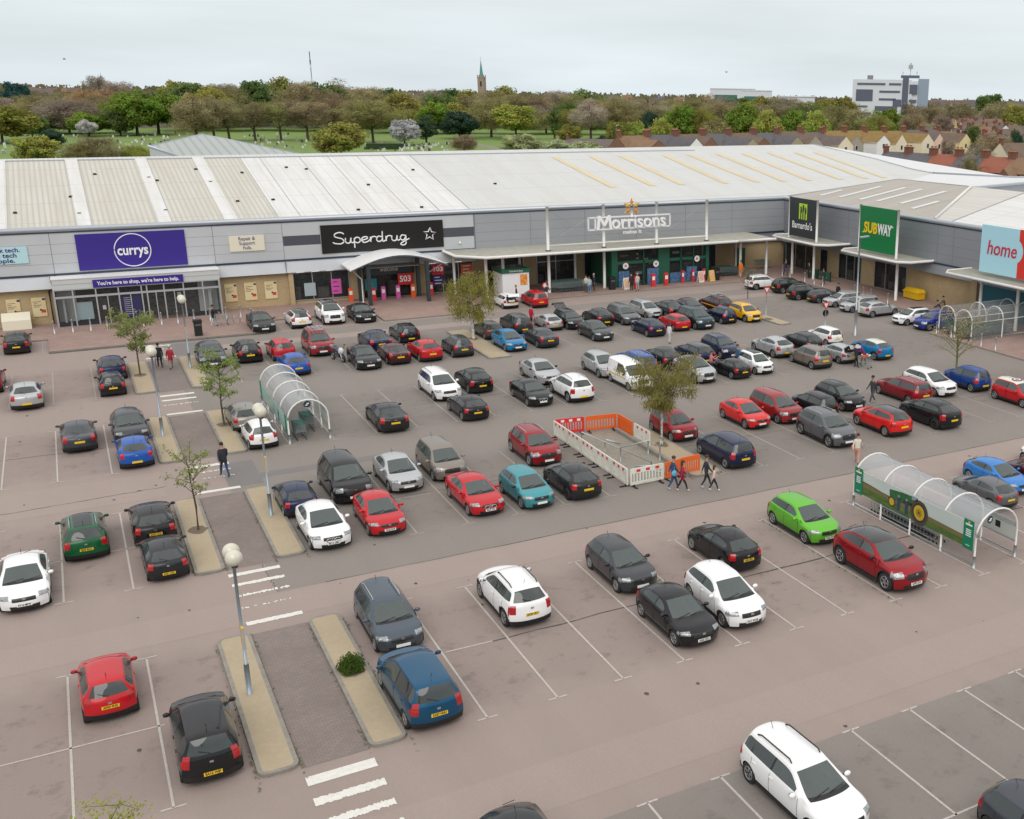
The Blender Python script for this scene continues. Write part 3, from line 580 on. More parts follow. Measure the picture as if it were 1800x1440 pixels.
for i, (x0, x1, lb) in enumerate(((-4.85, -3.9, 'yellow wall poster furthest left on the brick'), (-3.1, -2.1, 'yellow wall poster just left of the dark downpipe'), (11.5, 12.5, 'yellow wall poster nearest the glass lobby, first of three'), (13.13, 14.15, 'yellow wall poster in the middle of three on buff brick'), (14.83, 15.87, 'yellow wall poster nearest the black shop window, last of three'))):
    s = sign_box('wall_poster', lb, x0, x1, .8, 2.4, post, y=104.45, t=.06, cat='poster', group='yellow posters on the brick wall')
    b = MB(); b.box(.28, .48, -.036, -.031, .55, .72, ink)
    for k in range(4): b.box(-.4, -.4 + (.55, .3, .6, .42)[k], -.036, -.031, .42 - k * .14, .46 - k * .14, ink)
    b.box(.1, .42, -.036, -.031, -.48, -.22, red_p); b.box(.02, .16, -.036, -.031, -.3, -.16, ink); b.build('print', s)
b = MB(); b.tube([(-1.75, 104.35, .15), (-1.75, 104.35, 2.9), (-1.4, 104.1, 3.0), (-1.5, 103.9, 4.1)], .06, black_paint, 6); b.build('downpipe', store)
b = MB(); b.ball((33.0, FY - .1, 4.9), .13, white); b.build('security_light', store)

# Morrisons-style canopy, masts, letters
b = MB(); cz = 4.25
can_top = M('canopy deck', (.36, .35, .30), .8, noise=[(1.5, .7, (.25, .25, .18)), (6, .4, (.45, .44, .4))])
def canopyS(x0, x1, y0, y1, z, ch=2.2, m=white_metal):
    P = [(x0 + ch, y0), (x1, y0), (x1, y1), (x0, y1), (x0, y0 + ch)]
    b.prism(P, z - .18, z, m, can_top); 
    e = [(p[0], p[1], z - .05) for p in P]; b.tube([e[3], e[4], e[0], e[1]], .14, m, 8)
canopyS(31.3, 61.3, 97.9, FY - .02, cz)
P = [(61.3, 97.9), (66.2, 97.9), (66.2, FY - .05), (61.3, FY - .05)]; b.prism(P, cz - .18, cz, white_metal, can_top); b.tube([(61.3, 97.9, cz - .05), (66.2, 97.9, cz - .05)], .14, white_metal, 8)
b.build('supermarket_canopy', store)
for x in (33.9, 35.6, 40.3, 46.3, 58.35, 62.6, 66.0):
    b = MB(); b.tube([(x, 99.4, .1), (x, 99.4, cz - .15)], .15, white_metal, 10); b.build('canopy_column', store)
for x in (31.8, 38.5, 44.5, 64.0): 
    b = MB(); b.tube([(x, 102.6, .1), (x, 102.6, cz - .15)], .13, white_metal, 10); b.build('canopy_column', store)
for i, x in enumerate((40.3, 46.3, 52.3, 58.3)):
    b = MB(); b.tube([(x, 99.4, cz), (x, 99.4, 8.6)], .15, white_metal, 10); b.tube([(x, 99.4, cz), (x, 99.4, cz + .1)], .25, black_paint, 10); b.build('mast', store)
b = MB(); b.tube([(40.3, 99.4, 4.75), (58.3, 99.4, 4.75)], .08, white_metal, 8); b.tube([(40.3, 99.4, 8.4), (58.3, 99.4, 8.4)], .09, cap_m, 8)
for x0, x1 in ((40.3, 46.3), (46.3, 52.3), (52.3, 58.3)): b.tube([(x0, 99.4, 4.9), (x1, 99.4, 8.2)], .015, galv, 4); b.tube([(x0, 99.4, 8.2), (x1, 99.4, 4.9)], .015, galv, 4)
b.build('mast_bracing', store)
s = thing('supermarket_sign', 'white three-dimensional supermarket letters in a frame under a yellow flower emblem', 'sign', (49.1, 99.1, 6.7))
b = MB()
for z in (-.6, .6): b.box(-4.65, 4.65, -.06, .06, z - .07, z + .07, white)
for x in (-4.6, -3.85, 4.6): b.box(x - .07, x + .07, -.06, .06, -.6, .6, white)
b.build('frame', s)
bwl = M('bright white letters', (.88, .88, .88), .4)
lettering('orrisons', 1.9, bwl, (.98, -.12, .02), s, bold=.022, ext=.09, width=6.1)
b = MB()
for k, (xa, za, xc, zc) in enumerate(((-3.62, -.62, -3.45, .78), (-2.2, -.62, -2.37, .78), (-3.45, .72, -2.91, -.2), (-2.37, .72, -2.91, -.2))):
    d = Vector((xc - xa, 0, zc - za)); h_ = d / 2; nx = Vector((-d.z, 0, d.x)).normalized() * .13; b.obox((xa + h_.x, -.12, za + h_.z), h_, (0, .09 - .004 * k, 0), nx, bwl)
b.build('initial_letter', s)
lettering('makes it', .5, white, (.2, -.1, -.98), s, bold=.012, ext=.03, width=2.1)
ye = M('golden yellow', (.75, .42, .02), .45); og = M('orange', (.7, .22, .02), .45)
b = MB()
for k in range(6):
    a = PI / 2 + 2 * PI * k / 6; r0, r1 = .28, .85
    cx, cz_ = math.cos(a), math.sin(a); px, pz = -cz_, cx
    b.add([(cx * r0, -.12, cz_ * r0), (cx * .6 + px * .24, -.12, cz_ * .6 + pz * .24), (cx * r1, -.12, cz_ * r1), (cx * .6 - px * .24, -.12, cz_ * .6 - pz * .24), (cx * .5, -.2, cz_ * .5)], [(0, 1, 4), (1, 2, 4), (2, 3, 4), (3, 0, 4)], ye if k % 2 else og)
    b.tube([(cx * .2, -.12, cz_ * .2), (cx * .95, -.12, cz_ * .95)], .05, ye, 5)
b.tube([(0, -.12, -.9), (0, -.12, -.25)], .12, white, 6)
b.build('flower_emblem', s).location = (.15, 0, 1.42)
# green glazed supermarket entrance
b = MB()
y = 99.0
for x0, x1 in ((47.0, 47.6), (52.3, 53.6), (58.0, 58.4)): b.box(x0, x1, y, y + .5, .1, 4.05, green_p)
for z0, z1 in ((2.45, 2.75), (3.85, 4.05)): b.box(47.6, 58.0, y + .02, y + .3, z0, z1, green_p)
b.box(46.9, 58.4, y, 104.2, 4.03, 4.06, green_p)
for x in (50.6, 55.0, 56.5): b.box(x - .06, x + .06, y + .02, y + .3, .1, 3.85, green_p)
b.box(46.95, 47.0, y, 104.2, .1, 4.0, green_p)
b.add([(47, 103, 0.12), (58.4, 103, .12), (58.4, 103, 4), (47, 103, 4)], [(0, 1, 2, 3)], room)
ent = b.build('entrance_lobby', store)
b = MB(); b.add([(47.6, y + .15, .1), (58, y + .15, .1), (58, y + .15, 3.85), (47.6, y + .15, 3.85)], [(0, 1, 2, 3)], pane); b.build('pane', ent)
blue_p = M('blue display panel', (.02, .10, .25), .5, noise=[(3, .7, (.04, .17, .33)), (6, .5, (.3, .32, .34))])
b = MB()
for x0, x1, h, q in ((47.7, 48.9, 1.75, 0), (51.0, 52.3, 1.85, 0), (53.7, 55.6, 1.2, 0), (55.65, 56.9, 1.7, .02)): b.box(x0, x1, y - .02 - q, y + .1 + q, .15, h, blue_p)
random.seed(4)
for k in range(26):
    x = random.uniform(47.8, 57.6); z = random.uniform(.3, 3.3); b.box(x, x + random.uniform(.2, .9), y + 1.2, y + 1.4, z, z + random.uniform(.06, .3), random.choice((shelf, M('yellow goods', (.5, .4, .06), .6), M('poster paper'), shelf)))
b.build('window_display', ent)
b = MB()
for x in (48.5, 52.0, 56.9):
    zc = 2.28 if x < 55 else 2.5
    b.add([(x + .33 * math.cos(2 * PI * k / 20), y - .03, zc + .33 * math.sin(2 * PI * k / 20)) for k in range(20)], [list(range(20))], white); b.add([(x + .14 * math.cos(2 * PI * k / 10), y - .035, zc + .14 * math.sin(2 * PI * k / 10)) for k in range(10)], [list(range(10))], M('soft red print', (.55, .2, .22), .5))
b.build('round_sticker', ent)

# pedimented canopy of the drugstore
b = MB(); n = 14; cv = []
for i in range(n + 1):
    t = i / n; x = 21.6 + 8.9 * t; z = 3.5 + 1.15 * math.sin(PI * t); cv.append((x, z))
vs = []; 
for x, z in cv: vs += [(x, 100.2, z), (x, 104.2, z + .1), (x, 100.2, z - .12), (x, 104.2, z - .02)]
fs = []
for i in range(n): a = 4 * i; fs += [(a, a + 4, a + 5, a + 1), (a + 2, a + 3, a + 7, a + 6)]; 
b.add(vs, fs, white, True); b.add(vs, [(4 * i, 4 * i + 2, 4 * i + 6, 4 * i + 4) for i in range(n)], M('dark edge', (.10, .11, .12), .4)); b.build('curved_canopy', store)
dpost = M('dark teal post', (.03, .045, .055), .4)
for x, y in ((23.2, 100.6), (28.55, 100.4), (22.95, 103.2), (28.5, 103.4)):
    b = MB(); b.box(x - .16, x + .16, y - .16, y + .16, .1, 3.9, dpost); b.build('canopy_post', store)
b = MB(); b.tube([(21.8, 100.6, 3.45), (22.7, 101.2, 2.5), (22.7, 101.2, .15)], .06, white_metal, 6); b.tube([(30.0, 100.6, 3.5), (28.9, 101.2, 2.7), (28.9, 101.2, .15)], .06, white_metal, 6); b.build('canopy_drainpipe', store)
b = MB(); b.box(23.6, 28.3, 103.9, 104.1, 2.35, 3.3, dpost); b.box(23.6, 28.3, 102.0, 104.2, 3.3, 3.34, M('pale soffit', (.4, .4, .38), .6)); fas = b.build('entrance_fascia', store)
lettering('welcome', .62, white, (25.9, 103.88, 2.85), store, width=1.7)
def wposter(nm, lb, x0, x1, z0, z1, mat, txt=None, y=104.3, col=None, lines=0, size=.5, cat='poster'):
    s = sign_box(nm, lb, x0, x1, z0, z1, mat, y=y, t=.04, cat=cat)
    if txt: lettering(txt, size, col or white, (0, -.03, 0), s, bold=.015, width=(x1 - x0) * .75)
    if lines:
        b = MB()
        for k in range(lines): zz = (z1 - z0) * (.3 - .6 * k / max(1, lines - 1)); b.box(-(x1 - x0) * .33, (x1 - x0) * random.uniform(.1, .33), -.026, -.021, zz - .04, zz + .04, col or white)
        b.build('print', s)
    return s
red = M('red poster', (.55, .015, .02), .5); teal_p = M('teal poster', (.01, .22, .25), .5); pk = M('pink poster', (.60, .10, .36), .5)
wposter('offer_poster', 'red poster reading 503 by the drugstore doors', 26.6, 28.0, 1.3, 2.4, red, '503', y=103.6, size=.8)
wposter('offer_poster', 'teal poster hung left of the drugstore doors', 23.5, 24.6, 1.0, 2.1, teal_p, y=103.6, lines=4, col=M('teal print', (.05, .4, .42), .5))
wposter('offer_poster', 'pink framed poster in the drugstore window', 20.6, 21.5, .8, 2.2, pk, lines=3, col=ink)
wposter('offer_poster', 'pale picture poster in the drugstore window', 18.2, 19.2, .8, 2.0, M('soft grey poster', (.35, .42, .45), .5))
wposter('offer_poster', 'red poster right of the drugstore canopy', 30.1, 31.3, 1.9, 2.95, red, '103', size=.6); wposter('offer_poster', 'navy poster below the red one right of the drugstore canopy', 30.15, 31.25, .85, 1.85, ink, lines=3)
wposter('offer_poster', 'orange red poster half hidden by the birch crown', 33.0, 34.2, 1.7, 2.8, M('orange red poster', (.6, .1, .03), .5), lines=3)

# ---------------------------------------------------------------- wing canopies and tower signs
def wing_canopy(y0, y1, x0=67.6, z=4.15):
    b = MB(); P = [(x0, y0 + .9), (x0, y1 - .9), (x0 + 1.0, y1), (WX - .02, y1), (WX - .02, y0), (x0 + 1.0, y0)]
    b.prism(P[::-1], z - .15, z, white_metal, can_top)
    for k in (0,): b.tube([(p[0], p[1], z - .05) for p in (P[3], P[2], P[1], P[0], P[5], P[4])], .13, white_metal, 8)
    b.build('wing_canopy', store)
wing_canopy(91.6, 101.5); wing_canopy(78.4, 88.8); wing_canopy(50, 73.2)
for y in (98.4, 94.3, 84.0, 80.5, 69.0, 64.6, 60): 
    if y == 84.0: continue
    b = MB(); b.tube([(68.8, y, .1), (68.8, y, 4.0)], .15, white_metal, 10); b.build('canopy_column', store)
def tower_sign(label, y0, y1, z0, z1, mat, posts=True):
    s = thing('tower_sign', label, 'sign', (68.8, (y0 + y1) / 2, (z0 + z1) / 2)); h = (y1 - y0) / 2; v = (z1 - z0) / 2
    b = MB(); b.box(-.12, .12, -h, h, -v, v, mat); b.build('board', s)
    if posts:
        for yy in (-h - .12, h + .12):
            b = MB(); b.tube([(0, yy, -v - .4), (0, yy, v + .1)], .13, white_metal, 8); b.build('post', s)
    return s
dk = M('charcoal sign', (.025, .03, .032), .4); sg = M('leaf green sign', (.0, .175, .045), .4); lime = M('lime print', (.42, .68, .02), .5)
s = tower_sign('charcoal tower sign with a lime square emblem of figures', 94.1, 99.0, 4.4, 8.55, dk)
b = MB(); b.box(-.13, -.121, -.85, .65, -.15, 1.55, lime)
for k, (yy, h) in enumerate(((-.5, 1.0), (-.1, 1.25), (.3, 1.05))):
    b.box(-.135, -.131, yy - .1, yy + .1, -.15, h - .05, dk); b.add([(-.134, yy + .12 * math.cos(a), h + .08 + .12 * math.sin(a)) for a in [2 * PI * q / 10 for q in range(10)]], [list(range(10))[::-1]], dk)
    b.box(-.135, -.131, yy - .22, yy - .1, h - .5, h + .1, dk)
b.build('emblem', s)
lettering("Barnardo's", 1.05, white, (-.14, 0, -.85), s, 'W', width=3.7, bold=.01)
s = tower_sign('green tower sign with yellow and white block letters', 80.9, 86.5, 4.45, 8.8, sg)
ylw = M('bright yellow', (.8, .55, .0), .5)
lettering('SUB', 1.45, ylw, (-.14, 1.05, .05), s, 'W', width=2.1, bold=.05); lettering('WAY', 1.45, white, (-.14, -1.1, .05), s, 'W', width=2.15, bold=.05)
b = MB()
for yy, zz, d, m in ((2.1, -.4, 1, ylw), (-2.15, .5, -1, white)): b.add([(-.142, yy, zz - .12), (-.142, yy + .32 * d, zz), (-.142, yy, zz + .12)], [(0, 1, 2)], m)
b.build('arrow', s)
pb = M('pale sky blue sign', (.42, .70, .80), .5); rd = M('signal red sign', (.65, .035, .02), .5)
s = thing('home_store_sign', 'big sign of pale blue and red halves with the red word home', 'sign', (69.4, 65.5, 6.6))
b = MB(); b.box(-.1, .1, .0, 4.5, -2.1, 2.05, pb); b.box(-.1, .1, -8, 0, -2.1, 2.05, rd); b.build('board', s)
b = MB(); b.add([(-.11, .55 + 1.1 * math.cos(2 * PI * k / 24), .15 + 1.1 * math.sin(2 * PI * k / 24)) for k in range(24)], [list(range(24))[::-1]], pb); b.build('round_notch', s)
lettering('home', 1.75, M('crimson lettering', (.55, .02, .06), .5), (-.13, 1.95, .1), s, 'W', width=3.5, shear=.15, bold=.012)
b = MB(); b.box(71.6, 71.7, 61, 71.8, .1, 3.0, M('teal shopfront', (.01, .13, .18), .5)); b.build('shopfront_panel', store)

# loose things on the shop pavement
def bollards():
    b = MB(); b.tube([(0, 0, 0), (0, 0, 1.0)], .06, alu, 8); b.ball((0, 0, 1.0), .06, alu, 8, 4); return b.mesh('bollard')
bm = bollards()
BP = [(x, 100.0) for x in (-1.75, -.47, .79, 1.96, 3.2, 4.6, 5.93, 7.16, 8.4, 9.65, 10.9)] + [(12.1, 100.4), (12.6, 99.3), (12.7, 98.4), (12.75, 97.4), (12.75, 96.4), (12.75, 95.5)]
lb = 'silver bollard in the row in front of the glass lobby'
for i, (x, y) in enumerate(BP): obj('bollard', bm, None, (x, y, .12), None, lb if i < 11 else 'silver bollard in the short row beside the parked charcoal saloon', 'bollard', 'silver bollards' if i < 11 else 'silver bollards by the saloon')
for i, (x, y) in enumerate([(66.9, y) for y in (97.5, 96, 93.2, 91.5, 90, 84.6, 83.2, 82, 79.4)] + [(61.9, 66.9), (61.9, 65.1), (61.9, 61.6), (61.9, 60)]): obj('bollard', bm, None, (x, y, .12), None, 'silver bollard on the kerb of the right wing' if i < 9 else 'silver bollard at the kerb by the wire trolley park', 'bollard', 'bollards along the wing' if i < 9 else 'bollards by the trolley park')
b = MB()   # cycle hoops
for k in range(3): b.tube([(0 + k * .5, 0, 0), (k * .5, 0, .7), (k * .5 + .1, .1, .8), (k * .5 + .1, .5, .8), (k * .5, .6, .7), (k * .5, .6, 0)], .025, alu, 6)
b.build('cycle_rack', None, (10.6, 97.0, .12), None, 'low steel cycle rack on the paving beside the walking figure with a trolley', 'cycle rack')
b = MB(); b.box(-1.0, 1.0, -.5, .5, 0, .75, cream_s); b.add([(-1, -.5, .75), (1, -.5, .75), (1, .5, 1.25), (-1, .5, 1.25)], [(0, 1, 2, 3)], cream_s); b.add([(1, -.5, .75), (1, .5, .75), (1, .5, 1.25)], [(0, 1, 2)], cream_s); b.add([(-1, -.5, .75), (-1, .5, .75), (-1, .5, 1.25)], [(0, 2, 1)], cream_s)
b.build('grit_bin', None, (-4.3, 103.5, .12), None, 'cream grit bin with sloped lid against the brick wall', 'grit bin')
yb = M('yellow plastic', (.75, .45, .01), .5)
b = MB(); b.box(-.5, .5, -1.05, 1.05, .1, .7, yb); b.box(-.55, .55, -1.12, 1.12, .7, .8, yb); b.add([(-.5, -1.1, .8), (.5, -1.1, .8), (.5, 1.1, .8), (-.5, 1.1, .8), (.35, -1.0, 1.05), (.35, 1.0, 1.05), (-.1, 1.0, 1.08), (-.1, -1, 1.08)], [(0, 1, 4, 7), (1, 2, 5, 4), (2, 3, 6, 5), (3, 0, 7, 6), (4, 5, 6, 7)], yb)
for x, y in ((-.4, -.8), (.3, -.8), (-.4, .7), (.3, .7)): b.box(x, x + .1, y, y + .15, 0, .1, black)
b.build('grit_bin', None, (70.9, 80.2, .12), None, 'bright yellow grit bin against the wing brick wall', 'grit bin')
# litter bin by walkway lamp
b = MB(); b.box(-.28, .28, -.25, .25, 0, 1.05, black); b.box(-.32, .32, -.29, .29, 1.05, 1.3, black); b.box(-.2, .2, -.3, -.24, .82, .98, M('bin slot', (.1, .1, .1), .5))
bin0 = b.build('litter_bin', None, (8.1, 94.2, .12), None, 'square black litter bin beside the lamp post at the pavement edge', 'litter bin')
for x, y, l in ((46.6, 98.3, 'black litter bin beside the orange board at the supermarket doors'), (59.0, 98.5, 'black litter bin right of the yellow topped board')):
    c = bin0.copy(); COL.objects.link(c); c.location = (x, y, .12); c['label'] = l
# A-boards and red pillars
def aboard(x, y, col, lb, top=(.7, .68, .62)):
    t = thing('pavement_board', lb, 'a-board', (x, y, .12), random.uniform(-.2, .2)); b = MB(); fr = M('board frame %d' % int(top[2] * 100), top, .5)
    b.add([(-.35, -.25, 0), (.35, -.25, 0), (.35, 0, 1.15), (-.35, 0, 1.15), (-.35, .25, 0), (.35, .25, 0)], [(0, 1, 2, 3), (5, 4, 3, 2)], fr); b.build('frame', t)
    b = MB(); b.add([(-.27, -.22, .2), (.27, -.22, .2), (.27, -.03, 1.05), (-.27, -.03, 1.05)], [(0, 1, 2, 3)], M('board print ' + lb[:6], col, .5, noise=[(6, .9, (.7, .6, .4))])); p = b.build('printed_face', t)
aboard(48.0, 97.9, (.65, .35, .2), 'orange and white pavement board left of the red pillars'); aboard(56.9, 98.2, (.7, .2, .2), 'pink and white pavement board right of the doors'); aboard(58.3, 98.3, (.7, .3, .1), 'yellow topped pavement board by the last column', (.7, .5, .1))
pil = M('red pillar wrap', (.62, .03, .03), .5)
def pillar(x, y, lb, m=pil, h=1.25, w=.25, grp=None):
    t = thing('security_pillar', lb, 'display pillar', (x, y, .12), 0, grp); b = MB(); b.box(-w, w, -.1, .1, 0, h, m); b.box(-w * .8, w * .8, -.08, .08, h, h + .08, m); b.build('body', t)
    b = MB(); b.box(-w * .7, w * .7, -.106, -.101, h * .55, h * .85, white); b.build('print', t)
for x, y, l in ((49.0, 97.6, 'first red display pillar, beside the orange board'), (51.1, 97.9, 'red display pillar behind the couple at the supermarket doors'), (52.6, 97.9, 'red display pillar in front of the green column'), (54.9, 98.5, 'thin red display pillar right of the green column'), (56.2, 98.6, 'thin red display pillar left of the pink board'), (57.6, 98.7, 'thin red display pillar between the two pale boards')): pillar(x, y, l, w=.13 if x > 54 else .22)
orp = M('orange red wrap', (.75, .10, .02), .5)
for x, y, l, m in ((22.1, 103.4, 'orange red pillar left of the curved canopy', orp), (24.0, 102.6, 'red pillar beside the dark canopy post', pil), (25.0, 103.0, 'left one of two pink pillars at the drugstore doors', pk), (26.4, 103.1, 'right one of two pink pillars at the drugstore doors', pk), (27.8, 103.0, 'orange red pillar with green top right of the pink pillars', orp), (29.6, 103.2, 'slim red pillar right of the white drainpipe', pil)): pillar(x, y, l, m, 1.2, .2)
# click and collect kiosk
b = MB(); b.box(35.2, 37.9, 98.6, 101.2, .12, 2.5, white); k0 = thing('collection_kiosk', 'white kiosk with a green top board beside the small red people carrier', 'kiosk', (0, 0, 0)); k0.location = (36.5, 99.9, .12)
def rel(bb, o): bb.v = [(x - o[0], y - o[1], z - o[2]) for x, y, z in bb.v]; return bb
rel(b, (36.5, 99.9, .12)).build('cabin', k0)
b = MB(); b.box(35.1, 38.0, 98.5, 101.3, 2.5, 2.85, green_p); rel(b, (36.5, 99.9, .12)).build('top_board', k0)
b = MB(); b.box(37.0, 37.7, 98.55, 98.6, 1.3, 2.3, M('red yellow poster', (.7, .15, .03), .5, noise=[(3, .9, (.8, .6, .1))])); rel(b, (36.5, 99.9, .12)).build('poster', k0)
lettering('Click & Collect', .24, white, (.05, -1.42, 2.55), k0, width=1.4)
b = MB(); b.tube([(0, 0, 0), (0, 0, .9)], .04, red, 6); b.tube([(.28 * math.cos(2 * PI * k / 12), 0, 1.2 + .28 * math.sin(2 * PI * k / 12)) for k in range(13)], .06, red, 6, False); b.ball((0, 0, 1.2), (.25, .04, .25), M('poster paper'), 10, 6)
b.build('parcel_point', None, (38.9, 97.0, .12), None, 'red round-topped post behind the red people carrier', 'post')
for i, (y, lb) in enumerate(((95.0, 'left green cafe awning panel under the wing canopy'), (92.8, 'right green cafe awning panel under the wing canopy'))):
    b = MB(); b.box(-.04, .04, -.9, .9, .1, 1.0, green_p); b.box(-.05, .05, -.95, -.9, 0, 1.1, black_paint); b.box(-.05, .05, .9, .95, 0, 1.1, black_paint); b.build('cafe_barrier', None, (69.3, y, .12), None, lb.replace('awning panel', 'barrier'), 'barrier')

# ================================================================ STREET LAMPS
globe = M('opal globe', (.62, .60, .50), .15, spec=.6, noise=[(4, .4, (.5, .46, .36))])
steel_b = M('blue grey post', (.30, .36, .41), .4, .4)
amber = M('amber notice', (.7, .40, .03), .5)
def lamp(x, y, h, g, lb, notice=0, single=False, bw=.07):
    t = thing('street_lamp', lb, 'street lamp', (x, y, .12)); b = MB(); b.tube([(0, 0, 0), (0, 0, 1.1)], .085, steel_b, 10); b.tube([(0, 0, 1.1), (0, 0, h - .35)], .05, steel_b, 8); b.tube([(0, 0, h - .35), (0, 0, h - .2)], .1, black_paint, 8); b.build('post', t)
    if not single:
        b = MB(); b.tube([(-.02, -.3, h - .25), (-.02, .3, h - .25)], .04, black_paint, 6); b.build('bracket', t)
    for yy in ((0,) if single else (-.3, .3)):
        b = MB(); b.ball((0, yy, h), .27, globe, 16, 10); b.tube([(0, yy, h - .32), (0, yy, h - .2)], .1, black_paint, 8); b.build('globe', t)
    if notice:
        b = MB(); b.box(-.04, .04, -.28, .28, notice, notice + .75, amber); b.box(-.045, .045, -.29, -.26, notice, notice + .75, alu); b.build('notice', t)
    return t
lamp(3.18, 35.1, 5.0, 2, 'lamp post with two opal globes at the nearest kerbed strip', 1.75); lamp(6.49, 51.2, 5.15, 2, 'lamp post with two opal globes beside the navy and white hatchbacks', 2.2)
lamp(3.24, 66.85, 5.0, 2, 'lamp post with globes by the walkway, right of the bright blue hatchback', 0); lamp(6.34, 83.1, 4.95, 2, 'lamp post with cream globe in front of the glass lobby', 2.2)
t = thing('street_lamp', 'tall slim galvanised lamp column with flat lantern in front of the green tower sign', 'street lamp', (55.61, 69.96, 0))
b = MB(); b.tube([(0, 0, 0), (0, 0, 2.2)], .12, galv, 8); b.tube([(0, 0, 2.2), (0, 0, 8.2)], .07, galv, 8); b.build('post', t)
b = MB(); b.obox((.45, 0, 8.25), (.45, 0, .03), (0, .14, 0), (0, 0, .05), galv); b.build('lantern', t)
b = MB(); b.box(.1, .16, -.25, .25, 2.0, 2.9, M('poster paper')); b.build('notice', t)
# give way signs
wr_ = M('sign white', (.75, .75, .75), .4)
for x, y, h, lb, bk in ((52.7, 79.2, 2.9, 'red and white give way triangle on a post by the yellow crossover', 0), (54.4, 72.6, 2.5, 'give way triangle with a black disc seen edge on left of the tall lamp column', 1)):
    t = thing('give_way_sign', lb, 'road sign', (x, y, 0)); b = MB(); b.tube([(0, 0, 0), (0, 0, h)], .04, galv, 6); b.build('post', t)
    b = MB(); A = [(-.38, -.06, h), (.38, -.06, h), (0, -.06, h - .66)]; b.add(A, [(0, 2, 1)], rd); b.add([(a[0], -.04, a[2]) for a in A], [(0, 1, 2)], galv); b.add([(-.22, -.066, h - .09), (.22, -.066, h - .09), (0, -.066, h - .47)], [(0, 2, 1)], wr_); b.build('triangle', t)
    if bk: b = MB(); b.tube([(0.05, .02, h - .95), (0.05, .08, h - .95)], .3, black, 16); b.build('disc', t)

# ================================================================ TROLLEYS AND SHELTERS
tw = M('trolley wire', (.32, .40, .40), .35, .5); thd = M('trolley green plastic', (.03, .16, .12), .5)
def trolley_parts():
    b = MB(); z0, z1 = .42, .95   # basket, x forward
    B = [(-.42, -.27, z0 + .1), (.45, -.2, z0), (.45, .2, z0), (-.42, .27, z0 + .1)]; T = [(-.48, -.29, z1 + .05), (.52, -.22, z1 - .1), (.52, .22, z1 - .1), (-.48, .29, z1 + .05)]
    for k in range(4):
        b.tube([T[k], T[(k + 1) % 4]], .012, tw, 4, False, False); b.tube([B[k], B[(k + 1) % 4]], .01, tw, 4, False, False)
        for j in range(7):
            t = j / 7; p = Vector(B[k]).lerp(Vector(B[(k + 1) % 4]), t); q = Vector(T[k]).lerp(Vector(T[(k + 1) % 4]), t); b.tube([p, q], .009, tw, 3, False, False)
    for j in range(1, 6): t = j / 6; b.tube([Vector(B[0]).lerp(Vector(B[1]), t), Vector(B[3]).lerp(Vector(B[2]), t)], .005, tw, 3, False, False)
    ms = b.mesh('basket')
    b = MB()
    for s in (-1, 1): b.tube([(-.5, s * .28, 1.02), (-.42, s * .27, .45), (-.4, s * .27, .16), (.4, s * .2, .16), (.42, s * .2, .42)], .014, tw, 4)
    for x in (-.4, .42):
        for s in (-1, 1): b.tube([(x, s * .24 - .012, .06), (x, s * .24 + .012, .06)], .06, black, 8)
    mc = b.mesh('chassis')
    b = MB(); b.tube([(-.5, -.29, 1.03), (-.5, .29, 1.03)], .022, thd, 6); mh = b.mesh('handle')
    return ms, mc, mh
TP = trolley_parts(); TR0 = None
def trolley(x, y, z, rz, lb, grp):
    t = thing('shopping_trolley', lb, 'trolley', (x, y, z), rz, grp)
    for n, m in zip(('basket', 'chassis', 'handle'), TP): obj(n, m, t)
def row(x, y, z, rz, n, lb, grp, step=.28):
    for k in range(n): trolley(x + k * step * math.cos(rz), y + k * step * math.sin(rz), z, rz, lb, grp)
clear = M('clear roof sheet', (.50, .53, .55), .1, alpha=.42, spec=.6)
def shelter(x0, x1, y0, y1, h, n, label, roofm, along='Y', hoop_r=.045, group=None, spring=.55, base=.45, walls=True):
    """barrel vaulted trolley shelter; hoops across, tunnel along Y (or X)"""
    t = thing('trolley_shelter', label, 'trolley shelter', (x0, y0, 0) if along == 'Y' else (x0, y0, .12), 0, group); W = (x1 - x0) if along == 'Y' else (y1 - y0); L = (y1 - y0) if along == 'Y' else (x1 - x0)
    def pt(a, s, z): return (a, s, z) if along == 'Y' else (s, a, z)
    prof = [(0, 0), (0, h * spring)] + [(W / 2 - W / 2 * math.cos(PI * k / 12), h * spring + h * (1 - spring) * math.sin(PI * k / 12)) for k in range(1, 12)] + [(W, h * spring), (W, 0)]
    for i in range(n):
        s = L * i / (n - 1); b = MB(); b.tube([pt(a, s, z) for a, z in prof], hoop_r, white_metal, 8)
        if i in (0, n - 1):
            for a in (0, W): b.tube([pt(a, s, 0), pt(a, s, base + .1)], hoop_r * 1.6, galv, 8)
        b.build('hoop', t)
    b = MB()
    for a in (0, W):
        b.tube([pt(a, 0, .16), pt(a, L, .16)], .03, galv, 6)
        if not walls: b.tube([pt(a, 0, h * spring), pt(a, L, h * spring)], .03, white_metal, 6)
        if walls: b.tube([pt(a, 0, .72), pt(a, L, .72)], .02, galv, 6)
    b.tube([pt(W / 2, 0, h), pt(W / 2, L, h)], .015, galv, 5); b.build('rail', t)
    vs = []; fs = []; pp = prof[1:-1]
    if walls is False: pp = prof[:]
    for a, z in pp: 
        vs += [pt(a + .0, 0, z), pt(a, L, z)]
    for i in range(len(pp) - 1): fs.append((2 * i, 2 * i + 2, 2 * i + 3, 2 * i + 1))
    b = MB(); b.add(vs, fs, roofm, True); b.build('roof_sheet', t)
    return t, W, L
